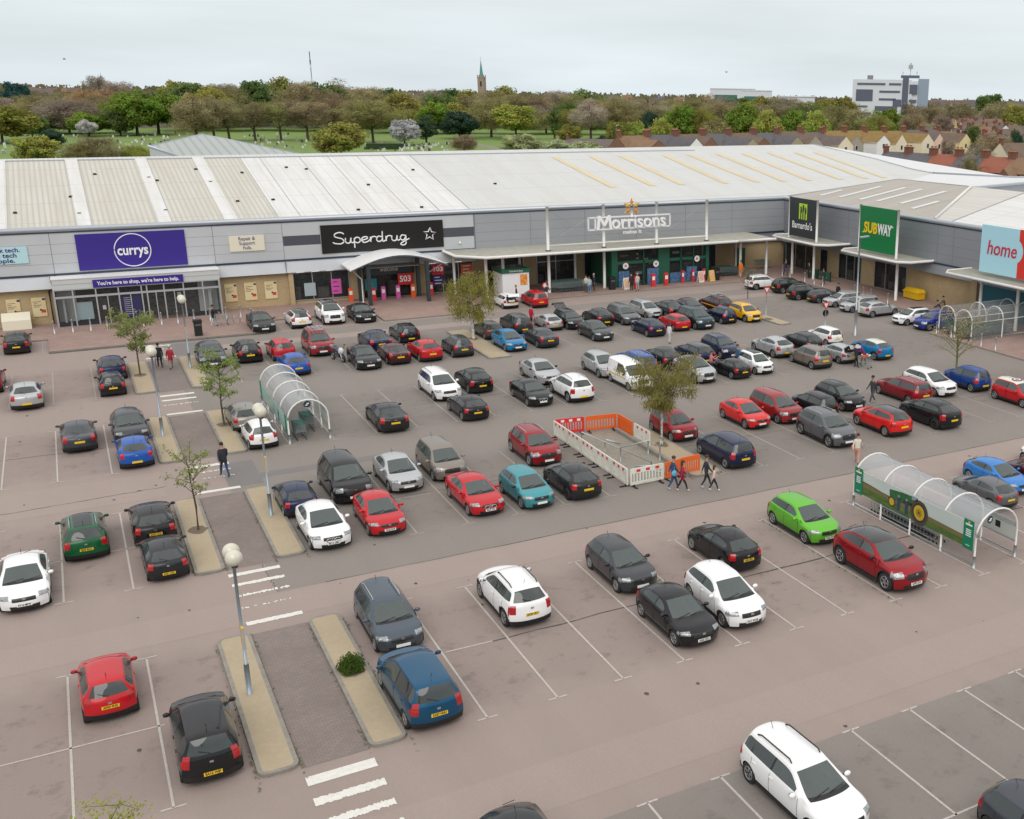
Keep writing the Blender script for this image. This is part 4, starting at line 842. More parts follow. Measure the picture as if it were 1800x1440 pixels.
# near right shelter with farm mural
sh, W, L = shelter(31.45, 33.9, 30.65, 39.05, 2.5, 5, 'large arched trolley shelter with a tractor mural along its side', clear)
mur = M('mural sky', (.50, .56, .53), .45, noise=[((.3, .3, .9), .6, (.60, .66, .64))]); m_hill = M('mural hills', (.045, .085, .03), .5, noise=[((1, 1, 3), .6, (.10, .13, .04))]); m_field = M('mural field', (.19, .145, .065), .5, noise=[((.6, .6, 6), .8, (.10, .15, .04))]); m_grass = M('mural grass', (.055, .12, .02), .5, noise=[((1.2, 1.2, 8), .8, (.16, .22, .06))])
gm = M('mural tractor green', (.015, .10, .035), .45, noise=[(6, .6, (.05, .2, .08))]); tyre_m = M('mural tyre brown', (.07, .055, .045), .6); hub_m = M('mural hub yellow', (.55, .38, .02), .5); gp = M('shelter green panel', (.0, .20, .10), .5)
def mural(t, y0, y1, z0, z1, x=-.05):
    b = MB(); b.box(x, x + .02, y0, y1, z0, z1, mur); X = x - .003
    def pl(P, m, k=0): b.add([(X - k * .003, a, c) for a, c in P], [list(range(len(P)))[::-1]], m)
    H_ = z1 - z0
    hill = [(y0, z0 + H_ * .42)]; n = 24
    for i in range(n + 1):
        f = i / n; hill.append((y1 - (y1 - y0) * (1 - f) if False else y0 + (y1 - y0) * f, z0 + H_ * (.40 + .32 * max(0, f - .45) ** 1.0 * 1.1 + .02 * math.sin(9 * f))))
    pl(hill + [(y1, z0 + H_ * .3), (y0, z0 + H_ * .3)], m_hill); pl([(y0, z0 + H_ * .40), (y1, z0 + H_ * .55), (y1, z0 + H_ * .1), (y0, z0 + H_ * .1)], m_field, 1); pl([(y0, z0), (y0, z0 + H_ * .22), ((y0 + y1) / 2, z0 + H_ * .30), (y1, z0 + H_ * .36), (y1, z0)], m_grass, 2)
    def disc(cy, cz_, r, m, k): pl([(cy + r * math.cos(2 * PI * q / 24), cz_ + r * math.sin(2 * PI * q / 24)) for q in range(24)][::-1][::-1], m, k)
    ym = (y0 + y1) / 2
    pl([(ym - .5, z0 + H_ * .5), (ym + 1.45, z0 + H_ * .45), (ym + 1.5, z0 + H_ * .8), (ym + .6, z0 + H_ * .9), (ym - .5, z0 + H_ * .95)], gm, 3); pl([(ym - .9, z0 + H_ * .55), (ym - .5, z0 + H_ * .5), (ym - .45, z0 + H_ * .98), (ym - .85, z0 + H_ * .95)], M('poster paper'), 3)
    disc(ym - .62, z0 + .48, .6, tyre_m, 4); disc(ym - .62, z0 + .48, .46, M('mural tyre dark', (.03, .025, .022), .6), 5); disc(ym - .62, z0 + .48, .36, hub_m, 6); disc(ym - .62, z0 + .48, .2, M('mural hub shade', (.33, .22, .015), .5), 7); disc(ym - .62, z0 + .48, .06, tyre_m, 8); pl([(ym - .1, z0 + .62), (ym + .5, z0 + .58), (ym + .5, z0 + .72), (ym - .1, z0 + .78)], M('mural tyre dark'), 4); pl([(ym - .45, z0 + .95), (ym - .05, z0 + .95), (ym - .1, z0 + 1.12), (ym - .4, z0 + 1.12)], M('mural cab glass', (.25, .32, .33), .4), 4); disc(ym + 1.3, z0 + .38, .27, tyre_m, 4); disc(ym + 1.3, z0 + .38, .18, hub_m, 5)
    for yy in (ym + .25, ym + .8): pl([(yy - .08, z0 + .1), (yy + .09, z0 + .1), (yy + .11, z0 + .72), (yy - .1, z0 + .74)], M('mural workwear', (.03, .05, .12), .5), 7); disc(yy, z0 + .81, .065, M('mural face', (.4, .25, .18), .5), 7)
    for a, c in ((y0, y0 + .62), (y1 - .62, y1)):
        pl([(a, z0 - .05), (c, z0 - .05), (c, z1 + .1), (a, z1 + .1)], gp, 8)
        yc = (a + c) / 2; pl([(yc - .2, z1 - .16), (yc + .2, z1 - .16), (yc + .2, z1 - .08), (yc - .2, z1 - .08)], white, 9); disc(yc, z1 - .01, .06, ye, 9)
        for k in range(4): pl([(yc - .16, z1 - .38 - k * .09), (yc + .16, z1 - .38 - k * .09), (yc + .16, z1 - .33 - k * .09), (yc - .16, z1 - .33 - k * .09)], white, 9)
        pl([(yc - .12, z0 + .1), (yc + .12, z0 + .1), (yc + .12, z0 + .13), (yc - .12, z0 + .13)], white, 9)
    return b.build('mural_panel', t)
mural(sh, .08, 8.3, .82, 2.0)
b = MB(); b.box(W + .02, W + .04, .1, 4.2, .7, 1.6, M('pale route map', (.52, .56, .52), .5)); b.box(W + .01, W + .0175, 1.0, 1.3, 1.0, 1.3, black); b.build('side_panel', sh)
b = MB(); b.add([(W * .28 + .17 * math.cos(2 * PI * k / 20), -.06, 2.12 + .17 * math.sin(2 * PI * k / 20)) for k in range(20)], [list(range(20))], M('dark roundel', (.02, .04, .05), .5)); b.box(W * .28 - .07, W * .28 + .07, -.068, -.062, 2.05, 2.1, white); b.box(W * .28 - .02, W * .28 + .1, -.068, -.062, 2.12, 2.18, white); b.build('roundel', sh)
row(32.0, 37.6, 0, -PI / 2, 17, 'nested silver trolley in the left file inside the large mural shelter', 'trolleys in the mural shelter', .24)
# walkway shelter
sh2, W, L = shelter(9.3, 11.5, 62.3, 71.6, 2.45, 5, 'arched trolley shelter with a pale green side panel beside the white city car', clear)
b = MB(); fade = M('pale green mural', (.34, .50, .43), .5, noise=[((.5, .3, .8), .8, (.55, .66, .6)), ((2, .8, 1.5), .5, (.05, .20, .17))]); b.box(-.05, -.03, .1, 9.2, .6, 1.55, fade); b.box(-.058, -.052, .1, .7, .6, 1.6, gp); b.box(-.058, -.052, 8.6, 9.2, .6, 1.6, gp); b.box(-.06, -.053, 2.6, 2.9, .65, 1.2, M('mural workwear')); b.box(-.06, -.053, 2.65, 2.85, 1.2, 1.36, M('mural face')); b.build('mural_panel', sh2)
b = MB(); b.box(W + .02, W + .04, .1, 4.0, .75, 1.6, M('pale route map')); b.build('side_panel', sh2)
b = MB(); b.add([(W / 2 + .2 * math.cos(2 * PI * k / 20), -.06, 2.2 + .2 * math.sin(2 * PI * k / 20)) for k in range(20)], [list(range(20))], M('dark roundel')); b.box(W / 2 - .09, W / 2 + .02, -.068, -.062, 2.12, 2.18, white); b.box(W / 2 - .02, W / 2 + .1, -.068, -.062, 2.2, 2.27, white); b.build('roundel', sh2)
row(10.0, 63.0, 0, PI / 2, 4, 'trolley in the left file at the mouth of the walkway shelter', 'trolleys in the walkway shelter, left'); row(10.7, 64.4, 0, PI / 2, 5, 'trolley in the right file of the walkway shelter', 'trolleys in the walkway shelter, right')
# wire trolley park
wire = M('weldmesh sheet', (.42, .43, .43), .5, .2, alpha=.24)
for i, (y0, lb) in enumerate(((63.3, 'nearer one of two joined wire trolley tunnels by the right wing'), (65.3, 'farther one of two joined wire trolley tunnels by the right wing'))):
    shelter(62.4, 69.4, y0, y0 + 1.9, 2.45, 3, lb, wire, 'X', .045, None, .62, .3, False)
    row(62.9, y0 + .6, .12, 0, 15, 'nested trolley in the %s wire tunnel' % ('nearer', 'farther')[i], 'trolleys in the %s wire tunnel' % ('nearer', 'farther')[i], .3)
    row(62.9, y0 + 1.3, .12, 0, 15, 'nested trolley in the %s wire tunnel' % ('nearer', 'farther')[i], 'trolleys in the %s wire tunnel' % ('nearer', 'farther')[i], .3)
for y in (99.2, 99.9, 100.6): row(41.0, y, .12, 0, 11, 'nested trolley in the ranks between the supermarket columns', 'trolleys between the supermarket columns', .3)
for y in (100.4, 101.1): row(60.6, y, .12, 0, 8, 'nested dark trolley in the ranks by the green service door', 'trolleys by the green service door', .3)
row(67.3, 103.0, .12, 0, 4, 'trolley standing in the brick corner', 'trolleys in the brick corner', .4)

# ================================================================ BARRIERS AROUND THE DUG-UP ISLAND
wb = M('white barrier plastic', (.74, .73, .68), .5, noise=[(2, .6, (.55, .56, .40))]); ob = M('orange barrier plastic', (.75, .13, .02), .5); rb = M('red barrier plastic', (.68, .03, .03), .5)
def barrier_mesh(m, refl):
    t = {}; b = MB(); L_ = 1.95; hh = 1.0
    b.box(0, L_, -.03, .03, hh - .26, hh - .02, m); b.box(.08, L_ - .08, -.03, .03, hh - .02, hh, m); b.box(0, L_, -.03, .03, .12, .26, m); b.box(0, .09, -.03, .03, .26, hh - .26, m); b.box(L_ - .09, L_, -.03, .03, .26, hh - .26, m)
    for k in range(10): x = .17 + k * .18; b.box(x, x + .075, -.025, .025, .26, hh - .26, m)
    return b.mesh('panel')
BMX = {k: barrier_mesh(m, 0) for k, m in (('w', wb), ('o', ob), ('r', rb))}
b = MB(); b.box(.15, .27, -.35, .35, 0, .05, black); b.box(1.68, 1.8, -.35, .35, 0, .05, black); b.box(.18, .24, -.05, .05, .05, .14, black); b.box(1.71, 1.77, -.05, .05, .05, .14, black); FT = b.mesh('foot')
def refl_mesh(m):
    b = MB(); b.box(0, .22, -.036, .036, .79, .93, m); return b.mesh('reflector')
RF = {'w': refl_mesh(rd), 'r': refl_mesh(white), 'o': refl_mesh(rd)}
def barrier(x, y, x2, y2, k, lb):
    t = thing('plastic_barrier', lb, 'barrier', (x, y, 0), math.atan2(y2 - y, x2 - x), 'plastic barriers around the dug-up island'); s = math.hypot(x2 - x, y2 - y) / 2.0; t.scale = (s, 1, 1)
    obj('panel', BMX[k], t); obj('foot', FT, t); 
    if k != 'o':
        for xx in (.35, .9, 1.45): obj('reflector', RF[k], t, (xx, 0, 0))
ord_ = ('first', 'second', 'third', 'fourth', 'fifth')
ys = [46.7 + (56.4 - 46.7) * k / 5 for k in range(6)]
for k in range(5): barrier(22.85, ys[k], 22.85, ys[k + 1], 'w', '%s white barrier from the near corner along the left side of the dug-up island' % ord_[k])
barrier(22.95, 46.6, 24.95, 46.65, 'w', 'white barrier on the near side between the corner and the orange barriers'); barrier(25.0, 46.66, 26.0, 46.8, 'o', 'orange barrier behind the group of walkers, left one'); barrier(26.0, 46.9, 27.3, 47.0, 'o', 'orange barrier behind the group of walkers, right one')
barrier(23.0, 56.45, 24.75, 56.2, 'r', 'red and white barrier at the far left of the dug-up island'); barrier(24.8, 56.2, 26.7, 55.9, 'o', 'orange barrier along the far side of the dug-up island'); barrier(26.75, 55.9, 26.75, 53.9, 'o', 'orange barrier on the far right side of the dug-up island'); barrier(26.75, 53.7, 26.75, 51.7, 'w', 'white barrier on the right side of the dug-up island')
b = MB(); b.poly([(23.1, 46.9, .012), (26.45, 46.9, .012), (26.45, 56.0, .012), (23.1, 56.2, .012)], M('broken sandy ground', (.27, .24, .195), .95, noise=[(1.2, .7, (.19, .17, .145)), (6, .5, (.34, .31, .26))], bump=.5, bscale=12)); b.build('dug_up_ground', kind='structure')
b = MB(); pl_ = [((23.9, 54.8, .55), (25.0, 48.2, .55)), ((25.0, 48.2, .55), (25.0, 48.2, 0)), ((23.9, 54.8, .55), (23.9, 54.8, 0)), ((24.3, 52.5, .55), (24.3, 52.5, 0))]
for p, q in pl_: b.tube([p, q], .035, galv, 6)
b.build('guard_rail', None, None, None, 'long grey guard rail lying slanted inside the barriers', 'guard rail')
b = MB()
for p, q in (((24.3, 50.5, .8), (26.2, 50.9, .8)), ((26.2, 50.9, .8), (26.25, 49.6, .8)), ((26.2, 50.9, .8), (26.2, 50.9, 0)), ((24.3, 50.5, .8), (24.3, 50.5, .0)), ((26.25, 49.6, .8), (26.25, 49.6, 0))): b.tube([p, q], .035, galv, 6)
b.build('guard_rail', None, None, None, 'bent grey guard rail standing at the right inside the barriers', 'guard rail')
for (p, q), lb in ((((24.6, 49.3, .05), (26.0, 48.7, .05)), 'loose grey pipe lying between the guard rails'), (((25.2, 54.2, .05), (25.6, 53.2, .05)), 'short loose pipe at the far end inside the barriers'), (((25.0, 48.4, .06), (25.5, 47.5, .06)), 'cut end of pipe near the near white barrier')):
    b = MB(); b.tube([p, q], .05, alu, 6); b.build('loose_pipe', None, None, None, lb, 'pipe')
b = MB(); b.box(26.38, 26.6, 46.9, 55.5, .0, .22, kerb_m); b.build('raised_kerb', kind='structure')

# ================================================================ CARS
def paint_mat():
    m = M('car paint', (1, 1, 1), .2, .0, spec=.2, coat=.45, objcol=True, noise=None)
    return m
paint = paint_mat(); metallic = M('metallic car paint', (1, 1, 1), .3, .45, spec=.3, coat=.45, objcol=True)
cglass = M('car glass', (.085, .108, .104), .03, spec=.9, alpha=.72); cglass2 = M('tinted car glass', (.035, .044, .044), .04, spec=.8, alpha=.93)
ctrim = M('car black trim', (.012, .012, .013), .5, noise=[(5, .3, (.03, .03, .03))]); seam = M('door gap', (.008, .008, .008), .8); hl = M('headlamp', (.36, .38, .39), .08, .3, spec=.8, noise=[(14, .8, (.10, .11, .115))]); tl = M('tail lamp', (.42, .008, .012), .12, spec=.8, noise=[(8, .5, (.2, .0, .0))])
rubber = M('tyre rubber', (.018, .018, .018), .8); rimm = M('alloy wheel', (.36, .37, .38), .3, .7); rimd = M('dark alloy wheel', (.035, .035, .038), .35, .5); chrome = M('chrome', (.6, .6, .6), .15, .9)
ply = M('yellow number plate', (.78, .50, .01), .5); plw = M('white number plate', (.75, .76, .72), .5); plk = M('plate characters', (.02, .02, .02), .6)
silver_rail = M('silver roof rail', (.45, .46, .47), .3, .6); grille_m = M('grille', (.014, .014, .015), .35, noise=[((3, 3, 24), .6, (.05, .05, .05))])

# centre-line silhouettes: (x fraction of half length offset, z) as distance from the front (f) or the rear (r) in metres
PROF = {
 'city':  dict(L=3.7, W=1.68, H=1.48, hood=.62, cow=(.80, .98), hd=(1.42, 1.38), rf=(1.9, 1.47), rr=(.75, 1.46), rh=(.32, 1.38), rg=(.10, 1.00), tail=(.03, .88), R=.305, tall=True),
 'hatch': dict(L=4.15, W=1.76, H=1.47, belt=.98, hood=.80, cow=(1.0, .98), hd=(1.78, 1.36), rf=(2.25, 1.455), rr=(.95, 1.44), rh=(.50, 1.36), rg=(.14, 1.01), tail=(.04, .90), R=.325),
 'sedan': dict(L=4.65, W=1.82, H=1.42, hood=1.05, cow=(1.22, .96), hd=(2.02, 1.32), rf=(2.5, 1.415), rr=(1.55, 1.39), rh=(1.20, 1.31), rg=(.55, 1.03), tail=(.06, .97), R=.32),
 'estate': dict(L=4.6, W=1.80, H=1.50, hood=.92, cow=(1.12, .98), hd=(1.88, 1.37), rf=(2.4, 1.47), rr=(.80, 1.46), rh=(.32, 1.40), rg=(.10, 1.02), tail=(.03, .90), R=.32, rails=True),
 'suv':   dict(L=4.35, W=1.83, H=1.62, hood=.90, cow=(1.02, 1.10), hd=(1.70, 1.50), rf=(2.2, 1.60), rr=(.90, 1.58), rh=(.46, 1.50), rg=(.14, 1.12), tail=(.05, 1.0), R=.36, rails=True, belt=1.06),
 'mpv':   dict(L=4.4, W=1.82, H=1.64, hood=.66, cow=(.85, 1.06), hd=(1.62, 1.50), rf=(2.2, 1.62), rr=(.75, 1.60), rh=(.30, 1.52), rg=(.08, 1.08), tail=(.03, .95), R=.32, belt=1.0),
 'hatch2': dict(L=4.28, W=1.79, H=1.46, hood=.88, cow=(1.08, .96), hd=(1.95, 1.36), rf=(2.45, 1.45), rr=(1.25, 1.42), rh=(.78, 1.32), rg=(.20, 1.04), tail=(.05, .93), R=.335, belt=1.0),
 'suv2': dict(L=4.38, W=1.84, H=1.58, hood=.95, cow=(1.08, 1.08), hd=(1.85, 1.47), rf=(2.35, 1.56), rr=(1.20, 1.53), rh=(.78, 1.43), rg=(.18, 1.14), tail=(.04, 1.0), R=.365, belt=1.08),
 'van':   dict(L=4.4, W=1.84, H=1.85, hood=.70, cow=(.90, 1.12), hd=(1.60, 1.66), rf=(2.0, 1.80), rr=(.3, 1.83), rh=(.10, 1.78), rg=(.04, 1.25), tail=(.02, 1.0), R=.32, van=True, belt=1.08)}
def cr(P, t):
    i = min(int(t), len(P) - 2); f = t - i; a = P[max(i - 1, 0)]; b_ = P[i]; c = P[i + 1]; d = P[min(i + 2, len(P) - 1)]
    k = .35
    o = []
    for j in range(len(b_)):
        m0 = k * (c[j] - a[j]); m1 = k * (d[j] - b_[j]); o.append((2 * f ** 3 - 3 * f * f + 1) * b_[j] + (f ** 3 - 2 * f * f + f) * m0 + (-2 * f ** 3 + 3 * f * f) * c[j] + (f ** 3 - f * f) * m1)
    return o
def car_mesh(key):
    p = PROF[key]; a = p['L'] / 2; W = p['W'] / 2; H = p['H']; belt = p.get('belt', .95); hz = p['cow'][1]; van = p.get('van')
    wa = W - .03
    sw = .34 if not van else .22; sr = .25 if not van else .1
    ZS = [.20, .42, .57, .70]
    # stations: centre x, centre z, edge x, edge y, edge z
    xf = a - sw; xr = -a + sr
    rw = W - .30 if not van else W - .2; hd = p['hd']; rf = p['rf']
    hl_z = hz - .16
    St = [(a - .10, .19, xf, W - .12, .20), (a, .40, xf, W - .09, .42), (a - .01, .57, xf, W - .09, .57), (a - .07, hz - .24, xf, W - .10, min(.70, hz - .26)),
          (a - p['hood'] * .45, hz - .09, a - p['hood'] * .62, W - .13, hz - .14), (a - p['cow'][0], hz, a - p['cow'][0] - .18, W - .12, hz - .02),
          (a - hd[0], hd[1], a - hd[0] - .10, rw + .01, hd[1] - .07), (a - rf[0], rf[1], a - rf[0], rw - .01, rf[1] - .085), (-a + p['rr'][0], p['rr'][1], -a + p['rr'][0], rw - .03, p['rr'][1] - .085),
          (-a + p['rh'][0], p['rh'][1], -a + p['rh'][0] + .10, rw - .05, p['rh'][1] - .07), (-a + p['rg'][0], p['rg'][1], -a + p['rg'][0] + .22, W - .17, p['rg'][1] - .01),
          (-a + p['tail'][0], p['tail'][1] - .02, xr, W - .12, p['tail'][1] - .04), (-a - .0, .62, xr, W - .08, .62), (-a + .01, .42, xr, W - .08, .42), (-a + .10, .21, xr, W - .12, .21)]
    sub = 4; ts = [i / sub for i in range((len(St) - 1) * sub + 1)]; ns = 8; S = [i / ns for i in range(ns + 1)]
    parts = {}
    def part(n, mat):
        if n not in parts: parts[n] = MB()
        return parts[n], mat
    def tp(t, s):
        c = cr(St, t); e = abs(s); p1 = e ** 2.6; p2 = e ** 2.4
        return (c[0] + (c[2] - c[0]) * p1, c[3] * s, c[1] + (c[4] - c[1]) * p2)
    SS = [-s for s in S[::-1][:-1]] + S
    rows = [[tp(t, s) for s in SS] for t in ts]
    hi = .985 if not van else 0
    def cls(t, s):
        e = abs(s)
        if 5.1 < t < 5.95 and e < .93: return 'windscreen', cglass
        if 9.1 < t < 9.95 and e < .86 and not van: return 'rear_window', cglass2
        if 2.5 < t < 3.5 and e > .60: return 'headlight' + ('L' if s > 0 else 'R'), hl
        if (10.1 if p.get('tall') or key in ('mpv', 'estate') else 10.4) < t < 11.7 and e > .74: return 'taillight' + ('L' if s > 0 else 'R'), tl
        if 2.0 < t < 2.9 and e < .5: return 'grille', grille_m
        if .3 < t < 1.05 and e < .65: return 'grille', grille_m
        if t > 13.0 or t < .3: return 'body', ctrim
        if 4.85 < t < 5.1 and e < .9: return 'body', ctrim
        return 'body', paint
    acc = {}
    def quad(n, mat, P):
        d = acc.setdefault(n, ({}, [], [], [])); ids = []
        for q in P:
            kq = (round(q[0], 4), round(q[1], 4), round(q[2], 4))
            if kq not in d[0]: d[0][kq] = len(d[1]); d[1].append(q)
            ids.append(d[0][kq])
        if len(set(ids)) >= 3:
            o = []
            for i in ids:
                if i not in o: o.append(i)
            d[2].append(o); d[3].append(mat)
    for i in range(len(ts) - 1):
        for j in range(len(SS) - 1):
            n, m = cls((ts[i] + ts[i + 1]) / 2, (SS[j] + SS[j + 1]) / 2)
            quad(n, m, (rows[i][j], rows[i][j + 1], rows[i + 1][j + 1], rows[i + 1][j]))
    # ---- side sheet
    edge = [(cr(St, t)[2], cr(St, t)[3], cr(St, t)[4]) for t in ts]
    top = [e for e in edge if 3.0 <= 0 or True]
    e0 = [e for t, e in zip(ts, edge) if 3.0 <= t <= 11.0]
    xs = [e[0] for e in e0]
    def edge_at(x):
        for (x0, y0, z0), (x1, y1, z1) in zip(e0, e0[1:]):
            if x1 <= x <= x0 and x0 - x1 > 1e-6: f = (x0 - x) / (x0 - x1); return y0 + (y1 - y0) * f, z0 + (z1 - z0) * f
        return (e0[0][1], e0[0][2]) if x > xs[0] else (e0[-1][1], e0[-1][2])
    R = p['R']; Ra = R + .055; fx = a - .80 if key != 'city' else a - .66; rx = -a + (.78 if key != 'city' else .60)
    if key == 'sedan': rx = -a + .98; fx = a - .86
    def yb(x, z):
        pe = max(0, (abs(x) - (a - .95)) / .75); w_ = W - .10 * min(1, pe) ** 2
        return w_ - .07 * ((z - .62) / .45) ** 2
    glass_xf = a - p['cow'][0] - .30; glass_xr = -a + p['rg'][0] + .28; 
    if key == 'sedan': glass_xr = -a + .95
    bp = (a - hd[0]) * .5 + (-a + p['rr'][0]) * .5 - .05 + (.12 if key != 'sedan' else .1)
    cuts = sorted(set([round(xf + (xr - xf) * i / 84, 4) for i in range(85)] + [bp - .04, bp + .04]), reverse=True)
    for s in (1, -1):
        cols = []
        for x in cuts:
            ye, ze = edge_at(x); zl = .20
            for w_ in (fx, rx):
                if abs(x - w_) < Ra: zl = max(zl, R + math.sqrt(Ra * Ra - (x - w_) ** 2) - .02)
            zb = min(belt + .05 * max(-1, min(1, -x / a)), ze)
            if ze - zb < .05: zb = ze
            C = []
            for k in range(7): z = zl + (zb - zl) * k / 6; y = yb(x, z); C.append((x, y, z))
            if zb == ze:
                # blend upper rows into the edge
                for k in (4, 5, 6): f = ((k - 3) / 3) ** 2; C[k] = (x, C[k][1] * (1 - f) + ye * f, C[k][2])
                C += [C[-1]] * 3
            else:
                y0 = C[-1][1]
                f = lambda t: (x, y0 + (ye - y0) * t, zb + (ze - zb) * t)
                h = ze - zb; C += [f(min(.4, .045 / h)), f(max(.6, 1 - .06 / h)), (x, ye, ze)]
            cols.append([(q[0], q[1] * s, q[2]) for q in C])
        for i in range(len(cols) - 1):
            A, B = cols[i], cols[i + 1]; xm = (A[0][0] + B[0][0]) / 2
            for k in range(len(A) - 1):
                n, m = 'body', paint
                zm = (A[k][2] + A[k + 1][2]) / 2; hgt = A[8][2] - A[7][2]
                if k == 7 and hgt > .07 and glass_xr < xm < glass_xf + .3:
                    if van and xm < bp + .1: pass
                    elif abs(xm - bp) < .04: m = ctrim
                    else: n, m = ('side_window' + ('F' if xm > bp else 'B') + ('L' if s > 0 else 'R')), (cglass if xm > bp else cglass2)
                if xm > xf - .20 and .62 < zm < hz - .22 and k < 7: n, m = 'headlight' + ('L' if s > 0 else 'R'), hl
                if xm < xr + (.14 if key != 'sedan' else .2) and .70 < zm < p['tail'][1] + .02 and k < 7: n, m = 'taillight' + ('L' if s > 0 else 'R'), tl
                if k == 0 and zm < .34: m = ctrim
                if key in ('suv', 'suv2') and n == 'body' and k < 7 and (zm < .40 or any(abs(math.hypot(xm - w_, zm - R)) < Ra + .055 for w_ in (fx, rx))): m = ctrim
                P = (A[k], A[k + 1], B[k + 1], B[k]); quad(n, m, P if s > 0 else P[::-1])
    res = {}
    nm = {'headlightL': 'headlight', 'headlightR': 'headlight', 'taillightL': 'taillight', 'taillightR': 'taillight'}
    out = []
    for n, (_, vs, fs, ms) in acc.items():
        b = MB()
        for f, m in zip(fs, ms): b.add([], [], m)
        b.v = vs; b.f = fs; b.m = [b.mi(m) for m in ms]; b.sm = [True] * len(fs)
        if n == 'body':
            # underbody, door gaps, sill shadow, cowl and door handles belong to the shell
            b.box(-a + .30, a - .34, -(W - .16), W - .16, .17, .62, ctrim)
            for x in ((a - p['cow'][0] - .30), bp, max(-a + p['rg'][0] + .75, rx + .15) if key not in ('city',) else bp - .02):
                for s in (1, -1):
                    for k in range(6):
                        z0 = .32 + (belt - .34) * k / 6; z1 = .32 + (belt - .34) * (k + 1) / 6
                        if any(abs(x - w_) < Ra and z0 < R + math.sqrt(max(0, Ra ** 2 - (x - w_) ** 2)) for w_ in (fx, rx)): continue
                        b.add([(x - .008, s * (yb(x, z0) + .003), z0), (x + .008, s * (yb(x, z0) + .003), z0), (x + .008, s * (yb(x, z1) + .003), z1), (x - .008, s * (yb(x, z1) + .003), z1)], [(0, 1, 2, 3)], seam)
            for s in (1, -1):
                for x in (bp + .10, bp - .75):
                    if key in ('city',) and x < bp: continue
                    b.obox((x, s * (yb(x, belt - .12) + .012), belt - .12), (.085, 0, 0), (0, .012, 0), (0, 0, .014), paint)
                b.obox((0, s * (W - .03), .25), ((fx - rx) / 2 - Ra, 0, 0), (0, .02, 0), (0, 0, .05), ctrim)
            b.obox((a - .006, 0, hz - .285), (.006, 0, 0), (0, .06, 0), (0, 0, .035), chrome)
            b.obox((-a + .02, 0, .9 * p['tail'][1]), (.012, 0, 0), (0, .055, 0), (0, 0, .03), chrome)
            b.tube([(-a + p['rr'][0] - .05, 0, H - .03), (-a + p['rr'][0] - .16, 0, H + .16)], .009, black, 4)
            # interior seen dimly is behind opaque tinted glass; wipers and fog lamps
            b.tube([(a - p['cow'][0] + .02, -.55, hz + .012), (a - p['cow'][0] - .10, .05, hz + .055)], .012, ctrim, 4); b.tube([(a - p['cow'][0] + .02, .0, hz + .015), (a - p['cow'][0] - .10, .6, hz + .05)], .012, ctrim, 4)
            b.tube([(-a + p['rg'][0] - .03, 0, p['rg'][1] + .02), (-a + p['rg'][0] + .06, .32, p['rg'][1] + .12)], .012, ctrim, 4)
        out.append((nm.get(n, 'side_window' if n.startswith('side_window') else n), b.mesh(n)))
    # seats, dash and steering wheel seen through the glass
    ib = MB(); st = M('seat cloth', (.09, .09, .095), .9, noise=[(6, .5, (.05, .05, .05))]); dsh = M('dashboard', (.035, .036, .038), .7); xs_ = a - hd[0] - .45; zt_ = p['belt'] if 'belt' in p else .95
    ib.box(-a + .45, a - p['cow'][0] - .15, -(W - .2), W - .2, .45, .50, dsh); ib.obox((a - p['cow'][0] - .38, 0, hz - .12), (.22, 0, .05), (0, W - .28, 0), (0, 0, .05), dsh)
    for s in (1, -1):
        ib.box(xs_ - .1, xs_ + .45, s * .36 - .23, s * .36 + .23, .5, .66, st); ib.obox((xs_ - .15, s * .36, .90), (.06, 0, 0), (0, .23, 0), (-.08, 0, .27), st); ib.box(xs_ - .29, xs_ - .20, s * .36 - .13, s * .36 + .13, 1.17, 1.32, st)
    if not van: ib.obox((xs_ - 1.0, 0, .86), (.07, 0, 0), (0, .62, 0), (-.07, 0, .24), st); ib.box(xs_ - 1.0, xs_ - .5, -.6, .6, .5, .66, st)
    ib.tube([(xs_ + .62 - .06 * math.sin(q), -.36 + .17 * math.cos(q), hz - .02 + .16 * math.sin(q)) for q in [2 * PI * k / 14 for k in range(15)]], .018, black, 5, False)
    out.append(('interior', ib.mesh('interior')))
    # wheels
    tb = MB(); n = 24; prof = [(R * .62, -.10), (R * .93, -.105), (R, -.07), (R, .07), (R * .93, .105), (R * .62, .10)]
    vs = [(r * math.cos(2 * PI * k / n), y, r * math.sin(2 * PI * k / n)) for r, y in prof for k in range(n)]
    tb.add(vs, [(i * n + k, i * n + (k + 1) % n, (i + 1) * n + (k + 1) % n, (i + 1) * n + k) for i in range(len(prof) - 1) for k in range(n)], rubber, True); tyre = tb.mesh('tyre')
    def rim(m, spokes):
        rb_ = MB(); rb_.add([(R * .6 * math.cos(2 * PI * k / n), .06, R * .6 * math.sin(2 * PI * k / n)) for k in range(n)], [list(range(n))], black)
        rb_.tube([(R * .6 * math.cos(2 * PI * k / n), .09, R * .6 * math.sin(2 * PI * k / n)) for k in range(n + 1)], .022, m, 6, False)
        for k in range(spokes):
            t = 2 * PI * k / spokes; c, s_ = math.cos(t), math.sin(t); rb_.obox((c * R * .31, .088, s_ * R * .31), (c * R * .29, 0, s_ * R * .29), (0, .012, 0), (-s_ * .034, 0, c * .034), m)
        rb_.tube([(0, .07, 0), (0, .10, 0)], .055, m, 8); return rb_.mesh('rim')
    rims = (rim(rimm, 5), rim(rimm, 9), rim(rimd, 5))
    mb = MB(); mb.ball((0, 0, 0), (.075, .11, .075), paint, 10, 6); mb.obox((-.05, -.11, -.03), (.02, .06, 0), (.0, .0, .02), (.02, 0, 0), ctrim); mb.add([(-.062, -.07, -.05), (-.062, .08, -.05), (-.062, .08, .05), (-.062, -.07, .05)], [(0, 1, 2, 3)], cglass2); mirror = mb.mesh('wing_mirror')
    mirror2 = mirror.copy()
